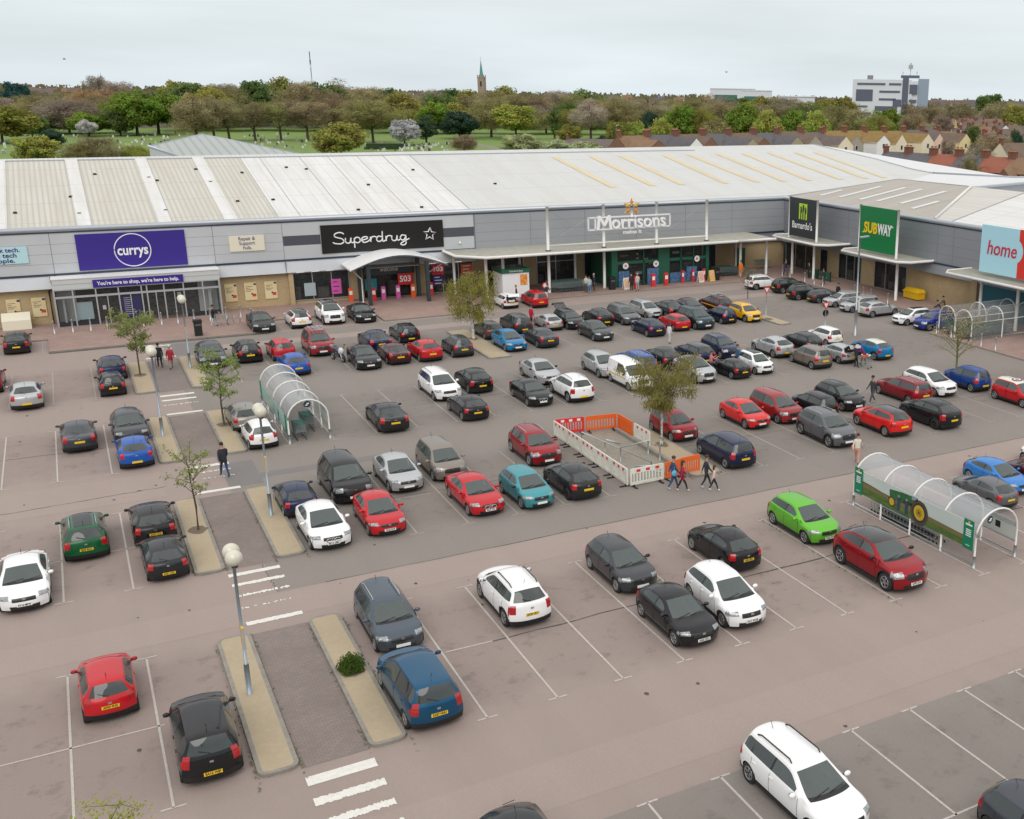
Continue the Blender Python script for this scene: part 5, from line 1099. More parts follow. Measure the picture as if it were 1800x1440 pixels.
    pb_ = MB(); pb_.box(-.006, .006, -.26, .26, -.055, .055, ply); py_ = pb_.mesh('number_plate'); pb_ = MB(); pb_.box(-.006, .006, -.26, .26, -.055, .055, plw); pw_ = pb_.mesh('number_plate')
    rl = MB()
    rl.tube([(a - hd[0] - .35, 0, H - .09), (a - hd[0] - .45, 0, H - .01), (-a + p['rr'][0] + .1, 0, H - .015), (-a + p['rr'][0] - .1, 0, H - .09)], .022, silver_rail, 6)
    rail = rl.mesh('roof_rail'); railb = rail.copy(); railb.materials.clear(); railb.materials.append(ctrim)
    # contrasting roof skin and sunroof
    def skin(t0, t1, e, dz, mat, nm_):
        b = MB(); tt = [t0 + (t1 - t0) * i / 12 for i in range(13)]; sx = [-e + 2 * e * i / 10 for i in range(11)]
        vs = [(lambda q: (q[0], q[1], q[2] + dz))(tp(t, s)) for t in tt for s in sx]; b.add(vs, [(i * 11 + j, i * 11 + j + 1, (i + 1) * 11 + j + 1, (i + 1) * 11 + j) for i in range(12) for j in range(10)], mat, True); return b.mesh(nm_)
    sk1 = skin(6.02, 9.0, 1.0, .006, M('black roof', (.012, .012, .014), .12, coat=.6), 'roof_panel'); sk2 = skin(6.3, 8.4, .62, .006, M('sunroof glass', (.01, .012, .014), .05), 'sunroof'); sk3 = skin(6.02, 9.0, 1.0, .006, M('cream roof', (.66, .64, .56), .3, coat=.5), 'roof_panel')
    return dict(parts=out, tyre=tyre, rims=rims, mirror=mirror, py=py_, pw=pw_, rail=rail, railb=railb, sk=(sk1, sk2, sk3), p=p, fx=fx, rx=rx, a=a, W=W, H=H, ry=rw - .10, belt=belt, hz=hz)
CM = {}
CC = {'black': (.010, .010, .012), 'matt': (.018, .019, .020), 'charcoal': (.022, .024, .026), 'darkgrey': (.055, .058, .064), 'grey': (.125, .13, .14), 'slate': (.060, .066, .080), 'silver': (.46, .47, .48), 'white': (.80, .80, .80),
      'navy': (.010, .018, .060), 'blue': (.010, .08, .36), 'blue2': (.012, .035, .26), 'blue3': (.01, .045, .20), 'sky': (.03, .19, .52), 'cyan': (.0, .16, .36), 'petrol': (.004, .075, .16), 'slateblue': (.070, .090, .115), 'turquoise': (.06, .30, .34),
      'red': (.48, .012, .018), 'scarlet': (.62, .018, .016), 'crimson': (.30, .008, .014), 'darkred': (.20, .008, .014), 'brick': (.27, .02, .022), 'maroon': (.06, .008, .012), 'purple': (.05, .02, .035), 'yellow': (.78, .42, .01), 'lime': (.13, .48, .03),
      'green': (.005, .085, .030), 'greygreen': (.075, .08, .072), 'teal': (.010, .045, .055), 'bronze': (.24, .205, .175), 'greige': (.28, .26, .23)}
METAL = {'silver', 'grey', 'darkgrey', 'slate', 'slateblue', 'bronze', 'greige', 'greygreen', 'teal', 'charcoal', 'turquoise', 'petrol', 'crimson', 'lime', 'navy'}
YAW = {'F': -PI / 2, 'R': PI / 2, 'E': 0, 'W': PI}
GRP = 'cars parked in the marked bays'
random.seed(21)
def add_car(i, ty, fc, x, y, sc, col, label):
    if ty == 'hatch' and (i % 2 or i in (24, 98, 116)) and i not in (71, 103 + 0): ty = 'hatch2'; sc *= .975
    if ty == 'suv' and i in (0, 8, 23, 64, 72, 81, 104): ty = 'suv2'
    if ty not in CM: CM[ty] = car_mesh(ty)
    c = CM[ty]; p = c['p']; TY[i] = ty
    z = .0
    zs = 1 + random.uniform(-.035, .035)
    t = thing('parked_car' if ty != 'van' else 'parked_van', label, 'car' if ty != 'van' else 'van', (x, y, z), YAW[fc] + random.gauss(0, .012), GRP); t.scale = (sc, sc, sc * zs)
    rgb = (*CC[col], 1)
    roofb = ('black roof' in label and 'black roof rails' not in label and i != 79) or 'black glass roof' in label or 'a dark roof' in label
    for n, me in c['parts']:
        o = obj(n, me, t)
        if n == 'body':
            o.color = rgb
            if col in METAL:
                for k, sl in enumerate(o.material_slots):
                    if sl.material == paint: sl.link = 'OBJECT'; sl.material = metallic
    rim = c['rims'][2 if 'dark wheels' in label or col == 'matt' else 0 if i % 3 else 1]
    for xx in (c['fx'], c['rx']):
        for s in (1, -1):
            w_ = bpy.data.objects.new('wheel', c['tyre']); COL.objects.link(w_); w_.name = 'wheel'; w_.parent = t; w_.location = (xx, s * (c['W'] - .125), p['R']); w_.rotation_euler = (0, random.uniform(0, 1), 0 if s > 0 else PI)
            obj('rim', rim, w_)
    for s in (1, -1):
        m_ = obj('wing_mirror', c['mirror'], t, (c['a'] - p['cow'][0] - .42, s * (c['W'] + .07), c['belt'] + .03)); m_.color = rgb if i % 4 else (.012, .012, .012, 1); m_.scale = (1, s, 1)
    zf, zr = .44, (.66 if ty not in ('sedan',) else .70)
    f = obj('number_plate', c['pw'], t, (c['a'] + .008, 0, zf)); f.rotation_euler = (0, -.1, 0)
    if i % 5 == 2: zr = .48
    r = obj('number_plate', c['py'], t, (-c['a'] - .008, 0, zr)); r.rotation_euler = (0, .06, 0)
    if p.get('rails') and (col not in ('black',) or 'rails' in label or 'bars' in label): 
        for s in (1, -1): obj('roof_rail', c['railb'] if 'black roof rails' in label or col in ('black', 'matt') or i == 104 else c['rail'], t, (0, s * c['ry'], 0))
    if roofb: obj('roof_panel', c['sk'][0], t)
    elif 'cream roof' in label or 'white roof' in label: obj('roof_panel', c['sk'][2], t)
    elif 'sunroof' in label or 'dark roof panel' in label: obj('sunroof', c['sk'][1], t)
    if i in PLATES:
        txt = PLATES[i]; me = text_mesh(txt, .115, plk, bold=.004, ext=.001, width=.44)
        if fc == 'F': o = obj('plate_lettering', me, f); o.location = (.008, 0, 0); o.rotation_euler = (PI / 2, 0, PI / 2)
        else: o = obj('plate_lettering', me, r); o.location = (-.008, 0, 0); o.rotation_euler = (PI / 2, 0, -PI / 2)
    return t
PLATES = {113: 'AP59 FHX', 112: 'EA16 WJP', 111: 'AX07 NHU', 114: 'EY16 MFW', 115: 'EJ68 BGX', 117: 'AX61 LGA', 116: 'GX67 OUD', 109: 'EX20 UKT', 105: 'AF06 EKU', 107: 'AK60 ZKH', 106: 'EX17 WOB', 103: 'GV67 OTC', 104: 'AF70 GYX', 98: 'EK12 OBV', 99: 'AX65 KNP', 93: 'AX67 OTL'}
CARS = [
('suv','R',-4.17,95.61,0.94,'black','black crossover with yellow rear plate parked by the kerb at the left edge'),
('hatch','R',-5.58,83.84,1.0,'darkred','dark red car cut off by the left edge, beside a silver saloon'),
('sedan','R',-3.42,78.77,0.99,'silver','silver saloon car seen from behind in the left bays'),
('hatch','R',1.52,84.04,1.0,'navy','navy hatchback parked nose to tail above a small black car, beside the narrow tree strip'),
('city','R',1.3,79.29,0.92,'black','small black city car with pink tail lights beside the kerbed tree strip'),
('sedan','R',-0.87,67.99,0.95,'slate','dark slate rounded saloon with wide wing mirrors in the left bays'),
('hatch','F',1.67,68.18,1.0,'darkgrey','dark grey hatchback facing the camera with a bright blue hatchback touching its nose'),
('hatch','R',1.63,63.46,0.96,'blue','bright blue hatchback beside the paved walkway, nose to nose with a grey car'),
('suv','F',7.86,84.52,1.01,'slate','slate grey crossover with silver roof bars behind the leafy green tree'),
('city','R',10.33,84.66,1.03,'black','black city car with round pink tail lights left of a small red car'),
('hatch','R',7.66,67.52,1.0,'greige','greige hatchback behind the small white city car, by the lamp post'),
('city','R',7.89,63.42,0.93,'white','small round white city car beside the arched trolley shelter'),
('city','R',12.62,84.25,1.0,'red','small red hatchback parked behind a bright blue hatchback'),
('hatch','R',12.63,79.44,1.01,'blue','bright blue hatchback behind the arched trolley shelter'),
('mpv','F',15.36,84.76,1.03,'brick','brick red people carrier with a silver ladder rack on its roof'),
('sedan','F',17.42,78.96,0.98,'black','glossy black saloon facing the camera beside the motorcycle'),
('sedan','R',19.46,84.06,1.0,'navy','navy saloon with yellow plate behind the black saloon and maroon saloon'),
('estate','R',22.3,86.06,0.92,'black','black estate car with silver roof bars behind the red hatchback'),
('sedan','R',19.7,79.49,0.95,'maroon','very dark maroon saloon between the black saloon and the red hatchback'),
('hatch','R',21.92,79.15,1.0,'red','red hatchback with yellow plate next to the dark maroon saloon'),
('city','R',24.45,79.2,0.98,'slate','dark slate small hatchback standing just left of the silver birch'),
('sedan','R',15.06,63.49,0.99,'matt','matt black coupe parked alone in the middle of empty bays'),
('estate','F',19.83,68.6,1.02,'white','white estate car facing the camera beside a black crossover'),
('suv','R',22.29,69.06,0.92,'black','black crossover with wide red tail lights beside the white estate car'),
('hatch','R',19.95,63.21,0.96,'black','black hatchback with silver wheels parked in front of the black crossover'),
('sedan','F',12.92,95.23,1.0,'charcoal','dark charcoal saloon facing the camera at the pavement edge, left of three others'),
('city','R',15.88,95.23,1.01,'white','white hatchback with a black roof showing its rear by the storefront'),
('suv','F',18.62,95.97,1.02,'white','white crossover with black glass roof facing the camera by the storefront'),
('sedan','F',21.13,95.43,0.98,'black','black car facing the camera at the edge of the storefront paving'),
('city','R',34.26,95.27,0.9,'white','small white car with open boot in front of the white kiosk'),
('mpv','R',36.84,94.71,0.9,'red','small red people carrier parked right of the white kiosk'),
('estate','F',35.97,84.55,0.9,'black','black estate car with its tailgate raised'),
('mpv','R',31.37,85.06,0.94,'darkgrey','dark grey people carrier beside the person in the red coat'),
('hatch','R',34.15,84.81,0.91,'silver','silver hatchback beside the person in the red coat'),
('hatch','R',28.56,83.93,0.9,'greygreen','grey green hatchback just right of the silver birch trunk'),
('hatch','F',28.61,79.26,1.0,'cyan','bright cyan blue hatchback facing the camera right of the silver birch'),
('sedan','R',31.28,79.36,0.94,'darkgrey','dark grey saloon with yellow plate right of the cyan hatchback'),
('hatch','R',38.64,84.47,0.96,'charcoal','charcoal hatchback with yellow plate behind the dark grey saloon facing the camera'),
('sedan','F',36.11,79.51,0.94,'darkgrey','dark grey saloon facing the camera with sporty grille'),
('estate','F',40.96,84.13,0.96,'grey','mid grey estate car facing the camera left of the navy hatchback'),
('estate','F',43.9,85.58,0.9,'silver','silver estate car with roof bars facing the camera'),
('hatch','R',40.66,78.86,0.97,'navy','navy hatchback with silver wheels left of the red hatchback'),
('hatch','R',43.56,79.61,0.9,'red','red hatchback between the navy hatchback and the dark teal people carrier'),
('sedan','R',45.65,84.78,1.0,'black','black saloon in the row nearest the supermarket doors'),
('mpv','F',45.63,79.6,1.01,'teal','dark teal people carrier facing the camera with silver bumper trim'),
('hatch','F',47.83,84.35,1.0,'purple','dark purple hatchback facing the camera in the row nearest the supermarket doors'),
('suv','R',50.39,84.18,1.0,'maroon','dark red vehicle with a yellow side stripe and silver roof bars'),
('city','R',48.64,80.24,0.93,'navy','boxy navy small hatchback left of the yellow crossover'),
('suv','F',51.02,80.05,0.91,'yellow','bright yellow crossover at the end of the row by the give way sign'),
('suv','E',61.13,92.68,0.9,'white','white crossover at the far end of the row along the right wing'),
('suv','E',62.42,89.71,0.9,'black','black crossover next to the white one in the row along the right wing'),
('suv','E',61.74,85.99,0.9,'charcoal','charcoal crossover between two dark cars in the row along the right wing'),
('hatch','E',62.53,83.79,0.9,'darkgrey','dark grey hatchback left of the silver cars in the row along the right wing'),
('estate','W',62.88,81.41,0.9,'silver','silver people carrier facing left, first of three silver cars by the right wing'),
('estate','W',62.77,78.58,0.9,'silver','silver estate with white plate, middle one of three silver cars by the right wing'),
('hatch','E',62.95,75.99,1.0,'silver','silver hatchback with red tail lights, nearest of three silver cars by the right wing'),
('hatch','W',63.35,71.78,0.95,'white','white hatchback with sunroof beside the blue crossover near the trolley park'),
('suv','W',63.73,69.21,0.96,'blue2','deep blue crossover beside the wire trolley park'),
('hatch','F',31.63,68.66,1.0,'silver','silver hatchback behind the small white van'),
('estate','R',34.14,68.32,1.0,'blue','bright blue estate car behind the small white van'),
('van','F',31.94,64.7,0.95,'white','small white panel van with a yellow side stripe'),
('hatch','R',36.52,68.65,1.0,'charcoal','charcoal hatchback between the blue estate and a navy hatchback'),
('hatch','R',39.22,68.56,1.0,'navy','navy hatchback behind the silver crossover with the black roof'),
('suv','F',42.03,69.36,0.93,'navy','navy crossover facing the camera behind the black hatchback'),
('suv','F',36.78,64.22,0.95,'silver','silver crossover with black roof facing the camera, partly behind the round tree'),
('hatch','R',39.54,63.85,0.9,'black','black hatchback with a passenger standing at its side'),
('city','F',41.77,64.02,0.92,'white','small rounded white car with dark roof panel facing the camera'),
('hatch','R',45.84,67.89,1.02,'silver','silver hatchback with yellow plate behind the bronze small car'),
('hatch','R',48.62,67.84,1.0,'black','black hatchback behind the bronze small car'),
('city','R',51.76,69.06,0.94,'white','white compact hatchback with dark rear window in the far right cluster'),
('city','R',46.36,63.53,1.05,'bronze','bronze rounded small car in the far right cluster'),
('hatch','R',49.1,63.88,0.9,'silver','silver hatchback with open boot being loaded'),
('suv','R',52.2,63.58,0.9,'cyan','bright blue crossover with a cream roof beside the tall lamp post'),
('hatch','F',34.24,53.52,0.97,'scarlet','scarlet hatchback facing the camera in front of a brick red people carrier'),
('mpv','F',36.59,53.57,0.97,'brick','brick red people carrier behind the scarlet hatchback'),
('city','R',39.05,52.9,1.0,'black','small black car hidden behind the grey crossover'),
('hatch','F',41.7,53.73,0.98,'black','black hatchback facing the camera beside a man standing in the lane'),
('suv','F',36.69,48.36,1.03,'grey','mid grey crossover with silver roof bars, biggest car of the right middle row'),
('hatch','R',40.78,48.31,1.03,'scarlet','scarlet hatchback with black roof and yellow plate'),
('estate','R',46.54,53.14,1.0,'darkred','dark red estate car behind the scarlet hatchback with the black roof'),
('hatch','F',49.29,53.59,1.05,'white','white hatchback facing the camera between the dark red estate and the blue hatchback'),
('suv','R',44.4,48.09,1.02,'black','glossy black crossover with dark wheels in the right middle row'),
('city','R',52.32,53.16,1.02,'blue3','royal blue small hatchback near the right edge'),
('city','F',52.56,48.61,1.01,'red','red small car with white roof and roundel at the right edge'),
('mpv','R',29.57,48.15,0.98,'navy','navy people carrier parked just right of the silver birch with round crown'),
('city','F',29.16,53.37,1.02,'crimson','crimson hatchback with big black grille behind the round birch crown'),
('city','R',44.49,38.34,1.0,'white','white car showing only its tail light at the right edge'),
('hatch','F',39.8,37.68,0.95,'sky','sky blue hatchback facing the camera at the right edge'),
('hatch','R',41.79,36.64,1.0,'maroon','dark maroon car behind the sky blue hatchback at the right edge'),
('hatch','R',37.77,36.53,0.9,'grey','mid grey hatchback with tall red tail lights behind the large trolley shelter'),
('suv','F',20.55,53.59,0.99,'crimson','crimson crossover with silver roof bars left of the plastic barriers'),
('hatch','R',20.29,47.93,1.01,'matt','matt black hatchback parked against the white barriers'),
('hatch','F',17.81,47.78,0.95,'turquoise','turquoise hatchback facing the camera beside the crimson saloon'),
('sedan','F',15.38,48.41,0.97,'red','red saloon with black kidney grille facing the camera'),
('mpv','F',15.36,53.79,0.97,'bronze','bronze people carrier facing the camera behind the red saloon'),
('hatch','F',12.94,53.18,1.0,'silver','silver hatchback facing the camera behind the red hatchback'),
('mpv','F',10.29,53.15,1.06,'black','black people carrier facing the camera behind the white hatchback'),
('hatch','R',7.78,52.21,0.91,'navy','navy hatchback with tall red tail lights against the kerbed strip'),
('hatch','F',8.16,47.86,1.02,'white','white hatchback with twin kidney grille facing the camera'),
('hatch','F',10.71,48.12,0.98,'red','red hatchback facing the camera beside the white one with the kidney grille'),
('sedan','F',27.11,69.09,0.97,'silver','silver saloon facing the camera behind the black saloon and white crossover'),
('sedan','F',24.59,64.39,0.93,'black','black saloon with silver kidney grille next to the white crossover'),
('suv','R',27.25,64.0,0.97,'white','white crossover with dark rear window and black bumper beside the black saloon'),
('hatch','F',27.44,37.65,1.02,'lime','lime green hatchback facing the camera'),
('suv','F',27.62,32.33,1.08,'crimson','crimson crossover with black roof in front of the lime green hatchback'),
('hatch','R',22.67,36.99,0.99,'black','black hatchback with chrome strip and yellow plate behind the white hatchback'),
('hatch','F',20.17,32.73,1.03,'white','white tall hatchback facing the camera beside the glossy black one'),
('hatch','F',17.84,32.39,1.0,'black','glossy black hatchback facing the camera, left of the tall white one'),
('hatch','F',17.92,37.38,0.99,'darkgrey','dark grey hatchback facing the camera behind the glossy black one'),
('suv','R',13.05,36.99,0.99,'white','white crossover with black roof rails and dark rear window in the near row'),
('estate','F',8.36,37.53,0.97,'slateblue','slate blue estate with silver roof bars facing the camera by the kerbed strip'),
('mpv','R',7.97,32.14,1.01,'petrol','petrol blue people carrier beside the strip with the green shrub'),
('mpv','R',1.58,32.55,0.95,'black','glossy black people carrier beside the kerbed strip at the lower left'),
('city','R',-0.8,37.3,0.96,'red','red small hatchback with yellow plate alone in the lower left bays'),
('sedan','F',-3.21,47.68,0.96,'white','white coupe saloon with large dark grille at the left edge'),
('suv','R',-1.03,51.71,0.95,'green','racing green crossover with sunroof in the left bays'),
('hatch','R',1.63,52.09,1.0,'black','glossy black hatchback parked directly ahead of the one with bright red tail lights'),
('hatch','R',1.74,47.79,0.93,'charcoal','charcoal black hatchback with bright red tail lights beside the tree strip'),
('estate','F',15.9,21.35,1.0,'white','white estate car with black roof rails at the bottom right'),
('hatch','F',8.01,22.25,1.0,'matt','black car mostly below the bottom edge, only its roof in view'),
('hatch','F',20.22,16.18,1.0,'slate','slate grey hatchback in the bottom right corner'),

]
TY = {}
CT = [add_car(i, *c) for i, c in enumerate(CARS)]
# raised tailgates, roof ladder rack, roundel, van stripe
def tailgate(i, ang=1.9):
    t = CT[i]; c = CM[TY[i]]; a = c['a']; p = c['p']; b = MB(); x0, z0 = -a + p['rh'][0], p['rh'][1]
    d = (-.75, .35); w_ = .58
    b.add([(x0, -w_, z0), (x0, w_, z0), (x0 + d[0], w_, z0 + d[1]), (x0 + d[0], -w_, z0 + d[1])], [(0, 1, 2, 3)], paint); b.add([(x0, -w_ + .1, z0 + .012), (x0, w_ - .1, z0 + .012), (x0 + d[0] * .6, w_ - .1, z0 + d[1] * .6 + .012), (x0 + d[0] * .6, -w_ + .1, z0 + d[1] * .6 + .012)], [(0, 1, 2, 3)], cglass2)
    b.add([(x0 + d[0], -w_, z0 + d[1]), (x0 + d[0], w_, z0 + d[1]), (x0 + d[0] - .2, w_, z0 + d[1] - .28), (x0 + d[0] - .2, -w_, z0 + d[1] - .28)], [(0, 1, 2, 3)], paint)
    o = b.build('tailgate', t); o.color = (*CC[CARS[i][5]], 1)
    b = MB(); b.add([(x0 - .02, -.5, z0 - .05), (x0 - .02, .5, z0 - .05), (-a - .012, .52, .72), (-a - .012, -.52, .72)], [(0, 1, 2, 3)], black); b.build('open_boot', t)
for i in (29, 31, 71): tailgate(i)
b = MB()
for y in (-.45, -.15, .15, .45): b.tube([(-.9, y, 1.74), (.6, y, 1.74)], .03, alu, 6)
for x in (-.8, -.3, .2, .55): b.tube([(x, -.6, 1.71), (x, .6, 1.71)], .025, alu, 6)
b.build('roof_rack', CT[14])
b = MB()
for y in (-.35, .35): b.tube([(-1.1, y, 1.70), (.5, y, 1.70)], .03, alu, 6)
for x in (-.9, -.2, .3): b.tube([(x, -.6, 1.66), (x, .6, 1.66)], .025, alu, 6)
b.box(-.5, -.3, -.1, .1, 1.68, 1.8, chrome); b.build('roof_rack', CT[46])
b = MB()
for s in (1, -1): b.box(-1.7, 1.0, s * .935 - .004, s * .935 + .004, .78, .86, M('yellow stripe', (.72, .5, .02), .4))
b.build('side_stripe', CT[60]); b.build('side_stripe', CT[46])
b = MB()
for r, m, z in ((.34, M('roundel blue', (.02, .04, .2), .4), 1.49), (.25, white, 1.494), (.14, rd, 1.498)): b.add([(-.15 + r * math.cos(2 * PI * k / 20), r * math.sin(2 * PI * k / 20), z + .006) for k in range(20)], [list(range(20))], m)
b.build('roundel', CT[83])
# chrome kidney grille outlines and badge bars on the nearest cars
def kidney(i):
    c = CM[TY[i]]; t = CT[i]; b = MB()
    for s in (1, -1): b.tube([(c['a'] - .015 + .02, s * (.17 + .13 * math.cos(a_)), c['hz'] - .37 + .085 * math.sin(a_)) for a_ in [2 * PI * k / 14 for k in range(15)]], .016, chrome, 5, False); 
    b.build('kidney_grille', t)
for i in (93, 98, 101): kidney(i)
# motorcycle
t = thing('motorcycle', 'dark blue and white motorcycle parked beside the glossy black saloon', 'motorcycle', (16.0, 80.9, 0), -PI / 2 + .3)
for x in (-.7, .7):
    b = MB(); b.tube([(x + .28 * math.cos(2 * PI * k / 16), 0, .31 + .28 * math.sin(2 * PI * k / 16)) for k in range(17)], .055, rubber, 8, False); b.tube([(x, -.05, .31), (x, .05, .31)], .18, rimm, 12); b.build('wheel', t)
b = MB(); b.ball((.1, 0, .78), (.32, .17, .17), M('motorcycle blue', (.02, .03, .12), .2, coat=.6), 12, 8); b.ball((.5, 0, .82), (.26, .2, .28), M('motorcycle white', (.6, .6, .62), .25), 12, 8); b.box(-.2, .3, -.13, .13, .3, .62, M('engine metal', (.16, .16, .17), .4, .6)); b.ball((-.62, 0, .86), (.24, .11, .09), M('motorcycle blue'), 10, 6); b.tube([(.7, .09, .31), (.48, .1, .95)], .03, chrome, 6); b.tube([(.7, -.09, .31), (.48, -.1, .95)], .03, chrome, 6); b.build('body', t)
b = MB(); b.ball((-.3, 0, .83), (.32, .13, .07), black, 10, 6); b.build('seat', t)
b = MB(); b.tube([(.36, -.38, 1.05), (.45, -.1, 1.0), (.45, .1, 1.0), (.36, .38, 1.05)], .018, black, 6); b.build('handlebar', t)
for s in (1, -1): b = MB(); b.tube([(.42, s * .25, 1.02), (.45, s * .33, 1.22)], .01, black, 4); b.ball((.45, s * .34, 1.25), (.02, .07, .045), black, 8, 5); b.build('mirror', t)

# ================================================================ PEOPLE
skin_t = M('skin', (.42, .24, .17), .6); skin_d = M('brown skin', (.16, .08, .05), .6)
def cloth(n, c): return M('cloth ' + n, c, .85, noise=[(9, .5, tuple(x * .65 for x in c))])
HAIRC = {'brown': (.05, .025, .012), 'black': (.012, .010, .009), 'fair': (.22, .14, .06), 'grey': (.35, .34, .32), 'white': (.5, .5, .48)}
def person(x, y, rz, h, lb, top, legs, shoe=(.03, .03, .03), hair='brown', pose='walk', skirt=False, bag=None, long_hair=False, skinm=None, z=0, coat=False, bend=0, hood=False, grp=None, ph=1):
    k = h / 1.75; J = {}; sk = skinm or skin_t
    st = {'walk': .30, 'stand': .04, 'push': .22, 'reach': .05, 'sit': .0}[pose]
    # joints: x forward, y left
    hipz = .93; tilt = bend; P = []
    def jt(n, p, r): P.append((n, Vector(p), r))
    sh = Vector((.02 + math.sin(tilt) * .50, 0, hipz + math.cos(tilt) * .50)); nk = sh + Vector((math.sin(tilt) * .09 + .01, 0, math.cos(tilt) * .09))
    hd = nk + Vector((.02 + math.sin(tilt) * .1, 0, .12 * math.cos(tilt) + .03))
    jt('pelvis', (0, 0, hipz), .135); jt('waist', ((sh.x) * .35, 0, hipz + (sh.z - hipz) * .38), .125); jt('chest', (sh.x * .8, 0, hipz + (sh.z - hipz) * .82), .15); jt('neck', nk, .055)
    jt('head', hd, .095); jt('crown', hd + Vector((0, 0, .11)), .085)
    if pose == 'sit':
        for s, n in ((1, 'L'), (-1, 'R')): jt('hip' + n, (0, s * .1, hipz - .06), .095); jt('knee' + n, (.42, s * .12, hipz - .06), .065); jt('ank' + n, (.45, s * .12, hipz - .50), .045); jt('toe' + n, (.60, s * .13, hipz - .54), .04)
    else:
        for s, n in ((1, 'L'), (-1, 'R')):
            d = st * s * ph; back = d < 0
            jt('hip' + n, (0, s * .09, .84), .095); jt('knee' + n, (d * .42 + (.06 if not back else .04), s * .095, .48), .062); jt('ank' + n, (d * .95 - (.02 if back else 0), s * .095, .10 + (.05 if back and pose == 'walk' else 0)), .043); jt('toe' + n, (d * .95 + .14, s * .105, .045), .038)
    for s, n in ((1, 'L'), (-1, 'R')):
        d = -st * s * ph; a0 = sh + Vector((0, s * .175, -.02)); jt('sho' + n, a0, .062)
        if pose in ('push', 'reach'): el = a0 + Vector((.16, s * .05, -.24)); wr_ = a0 + Vector((.42, s * .02, -.28)) if pose == 'push' else a0 + Vector((.44, -s * .02, -.12))
        elif pose == 'sit': el = a0 + Vector((.06, s * .04, -.27)); wr_ = el + Vector((.22, -s * .02, -.06))
        else: el = a0 + Vector((d * .35, s * .06, -.28)); wr_ = el + Vector((d * .5 + .07, s * .0, -.23))
        jt('elb' + n, el, .047); jt('wri' + n, wr_, .034); hv = (wr_ - el).normalized(); jt('palm' + n, wr_ + hv * .07, .034)
        for q in range(4): 
            off = Vector((0, 0, 0)); off += Vector((.018 * (q - 1.5), 0, 0)) if abs(hv.z) > .6 else Vector((0, .018 * (q - 1.5), 0)); ln_ = (.062, .074, .070, .055)[q]
            jt('f%d%s' % (q, n), wr_ + hv * (.085 + ln_) + off * 1.3 + Vector((.012, 0, -.006)), .010)
        jt('th' + n, wr_ + hv * .075 + (Vector((.05, 0, 0)) if abs(hv.z) > .6 else Vector((0, -s * .05, .01))), .011)
    idx = {n: i for i, (n, _, _) in enumerate(P)}
    E_ = [('pelvis', 'waist'), ('waist', 'chest'), ('chest', 'neck'), ('neck', 'head'), ('head', 'crown')]
    for n in 'LR': E_ += [('pelvis', 'hip' + n), ('hip' + n, 'knee' + n), ('knee' + n, 'ank' + n), ('ank' + n, 'toe' + n), ('chest', 'sho' + n), ('sho' + n, 'elb' + n), ('elb' + n, 'wri' + n), ('wri' + n, 'palm' + n), ('palm' + n, 'th' + n)] + [('palm' + n, 'f%d%s' % (q, n)) for q in range(4)]
    me = bpy.data.meshes.new('sk'); me.from_pydata([tuple(p * k) for _, p, _ in P], [(idx[a_], idx[b_]) for a_, b_ in E_], [])
    o = bpy.data.objects.new('sk', me); COL.objects.link(o); m_ = o.modifiers.new('s', 'SKIN'); m_.use_smooth_shade = True
    for i, (n, _, r) in enumerate(P):
        rr = r * k * (1.12 if coat and n[:4] in ('pelv', 'wais', 'ches', 'shoL', 'shoR', 'elbL', 'elbR') else 1); me.skin_vertices[0].data[i].radius = (rr * (1.25 if n in ('chest', 'waist', 'pelvis') else 1), rr * (.85 if n in ('chest', 'waist', 'pelvis') else 1)); me.skin_vertices[0].data[i].use_root = n == 'pelvis'
    s_ = o.modifiers.new('u', 'SUBSURF'); s_.levels = 1; s_.render_levels = 1
    bpy.context.view_layer.update(); dg = bpy.context.evaluated_depsgraph_get(); bm_ = bpy.data.meshes.new_from_object(o.evaluated_get(dg)); bpy.data.objects.remove(o)
    tm = cloth('%.2f %.2f %.2f' % top, top); lm = cloth('%.2f %.2f %.2f' % legs, legs); sm_ = M('shoe %.2f' % shoe[0], shoe, .6); bm_.materials.clear()
    for m in (sk, tm, lm, sm_): bm_.materials.append(m)
    segs = [(a_, b_) for a_, b_ in E_]
    def near(c):
        best = None
        for a_, b_ in segs:
            A = P[idx[a_]][1] * k; B = P[idx[b_]][1] * k; d = B - A; t = max(0, min(1, (c - A).dot(d) / max(1e-9, d.length_squared))); q = (c - (A + d * t)).length
            if best is None or q < best[0]: best = (q, a_, b_, t)
        return best
    for f in bm_.polygons:
        _, a_, b_, t = near(Vector(f.center)); n = b_
        if a_[:4] in ('head',) or n == 'head' or (a_ == 'chest' and n == 'neck' and t > .7): mi = 0
        elif n[:3] in ('pal',) or a_[:3] in ('pal', 'wri'): mi = 0
        elif n[:3] in ('toe',) or (n[:3] == 'ank' and t > .88): mi = 3
        elif n[:3] in ('hip', 'kne', 'ank'): mi = 1 if (coat and n[:3] == 'hip' or (coat and n[:3] == 'kne' and t < .35)) else 2
        elif a_ == 'pelvis' and n == 'waist' and t < .15: mi = 2 if not coat else 1
        else: mi = 1
        f.material_index = mi; f.use_smooth = True
    t = thing('person', lb, 'person', (x, y, z), rz, grp); obj('body', bm_, t)
    hm = M('hair ' + hair, HAIRC[hair], .7); b = MB(); c = (hd + Vector((-.015, 0, .085))) * k; b.ball(c, (.115 * k, .10 * k, .095 * k), hm, 12, 8)
    if long_hair: b.ball(c + Vector((-.05, 0, -.14)) * k, (.075 * k, .10 * k, .17 * k), hm, 10, 8)
    if hood: b = MB(); b.ball(c + Vector((-.03, 0, -.03)), (.14 * k, .13 * k, .15 * k), tm, 12, 8)
    b.build('hair' if not hood else 'hood', t)
    b = MB(); fc = (hd + Vector((.088, 0, .03))) * k
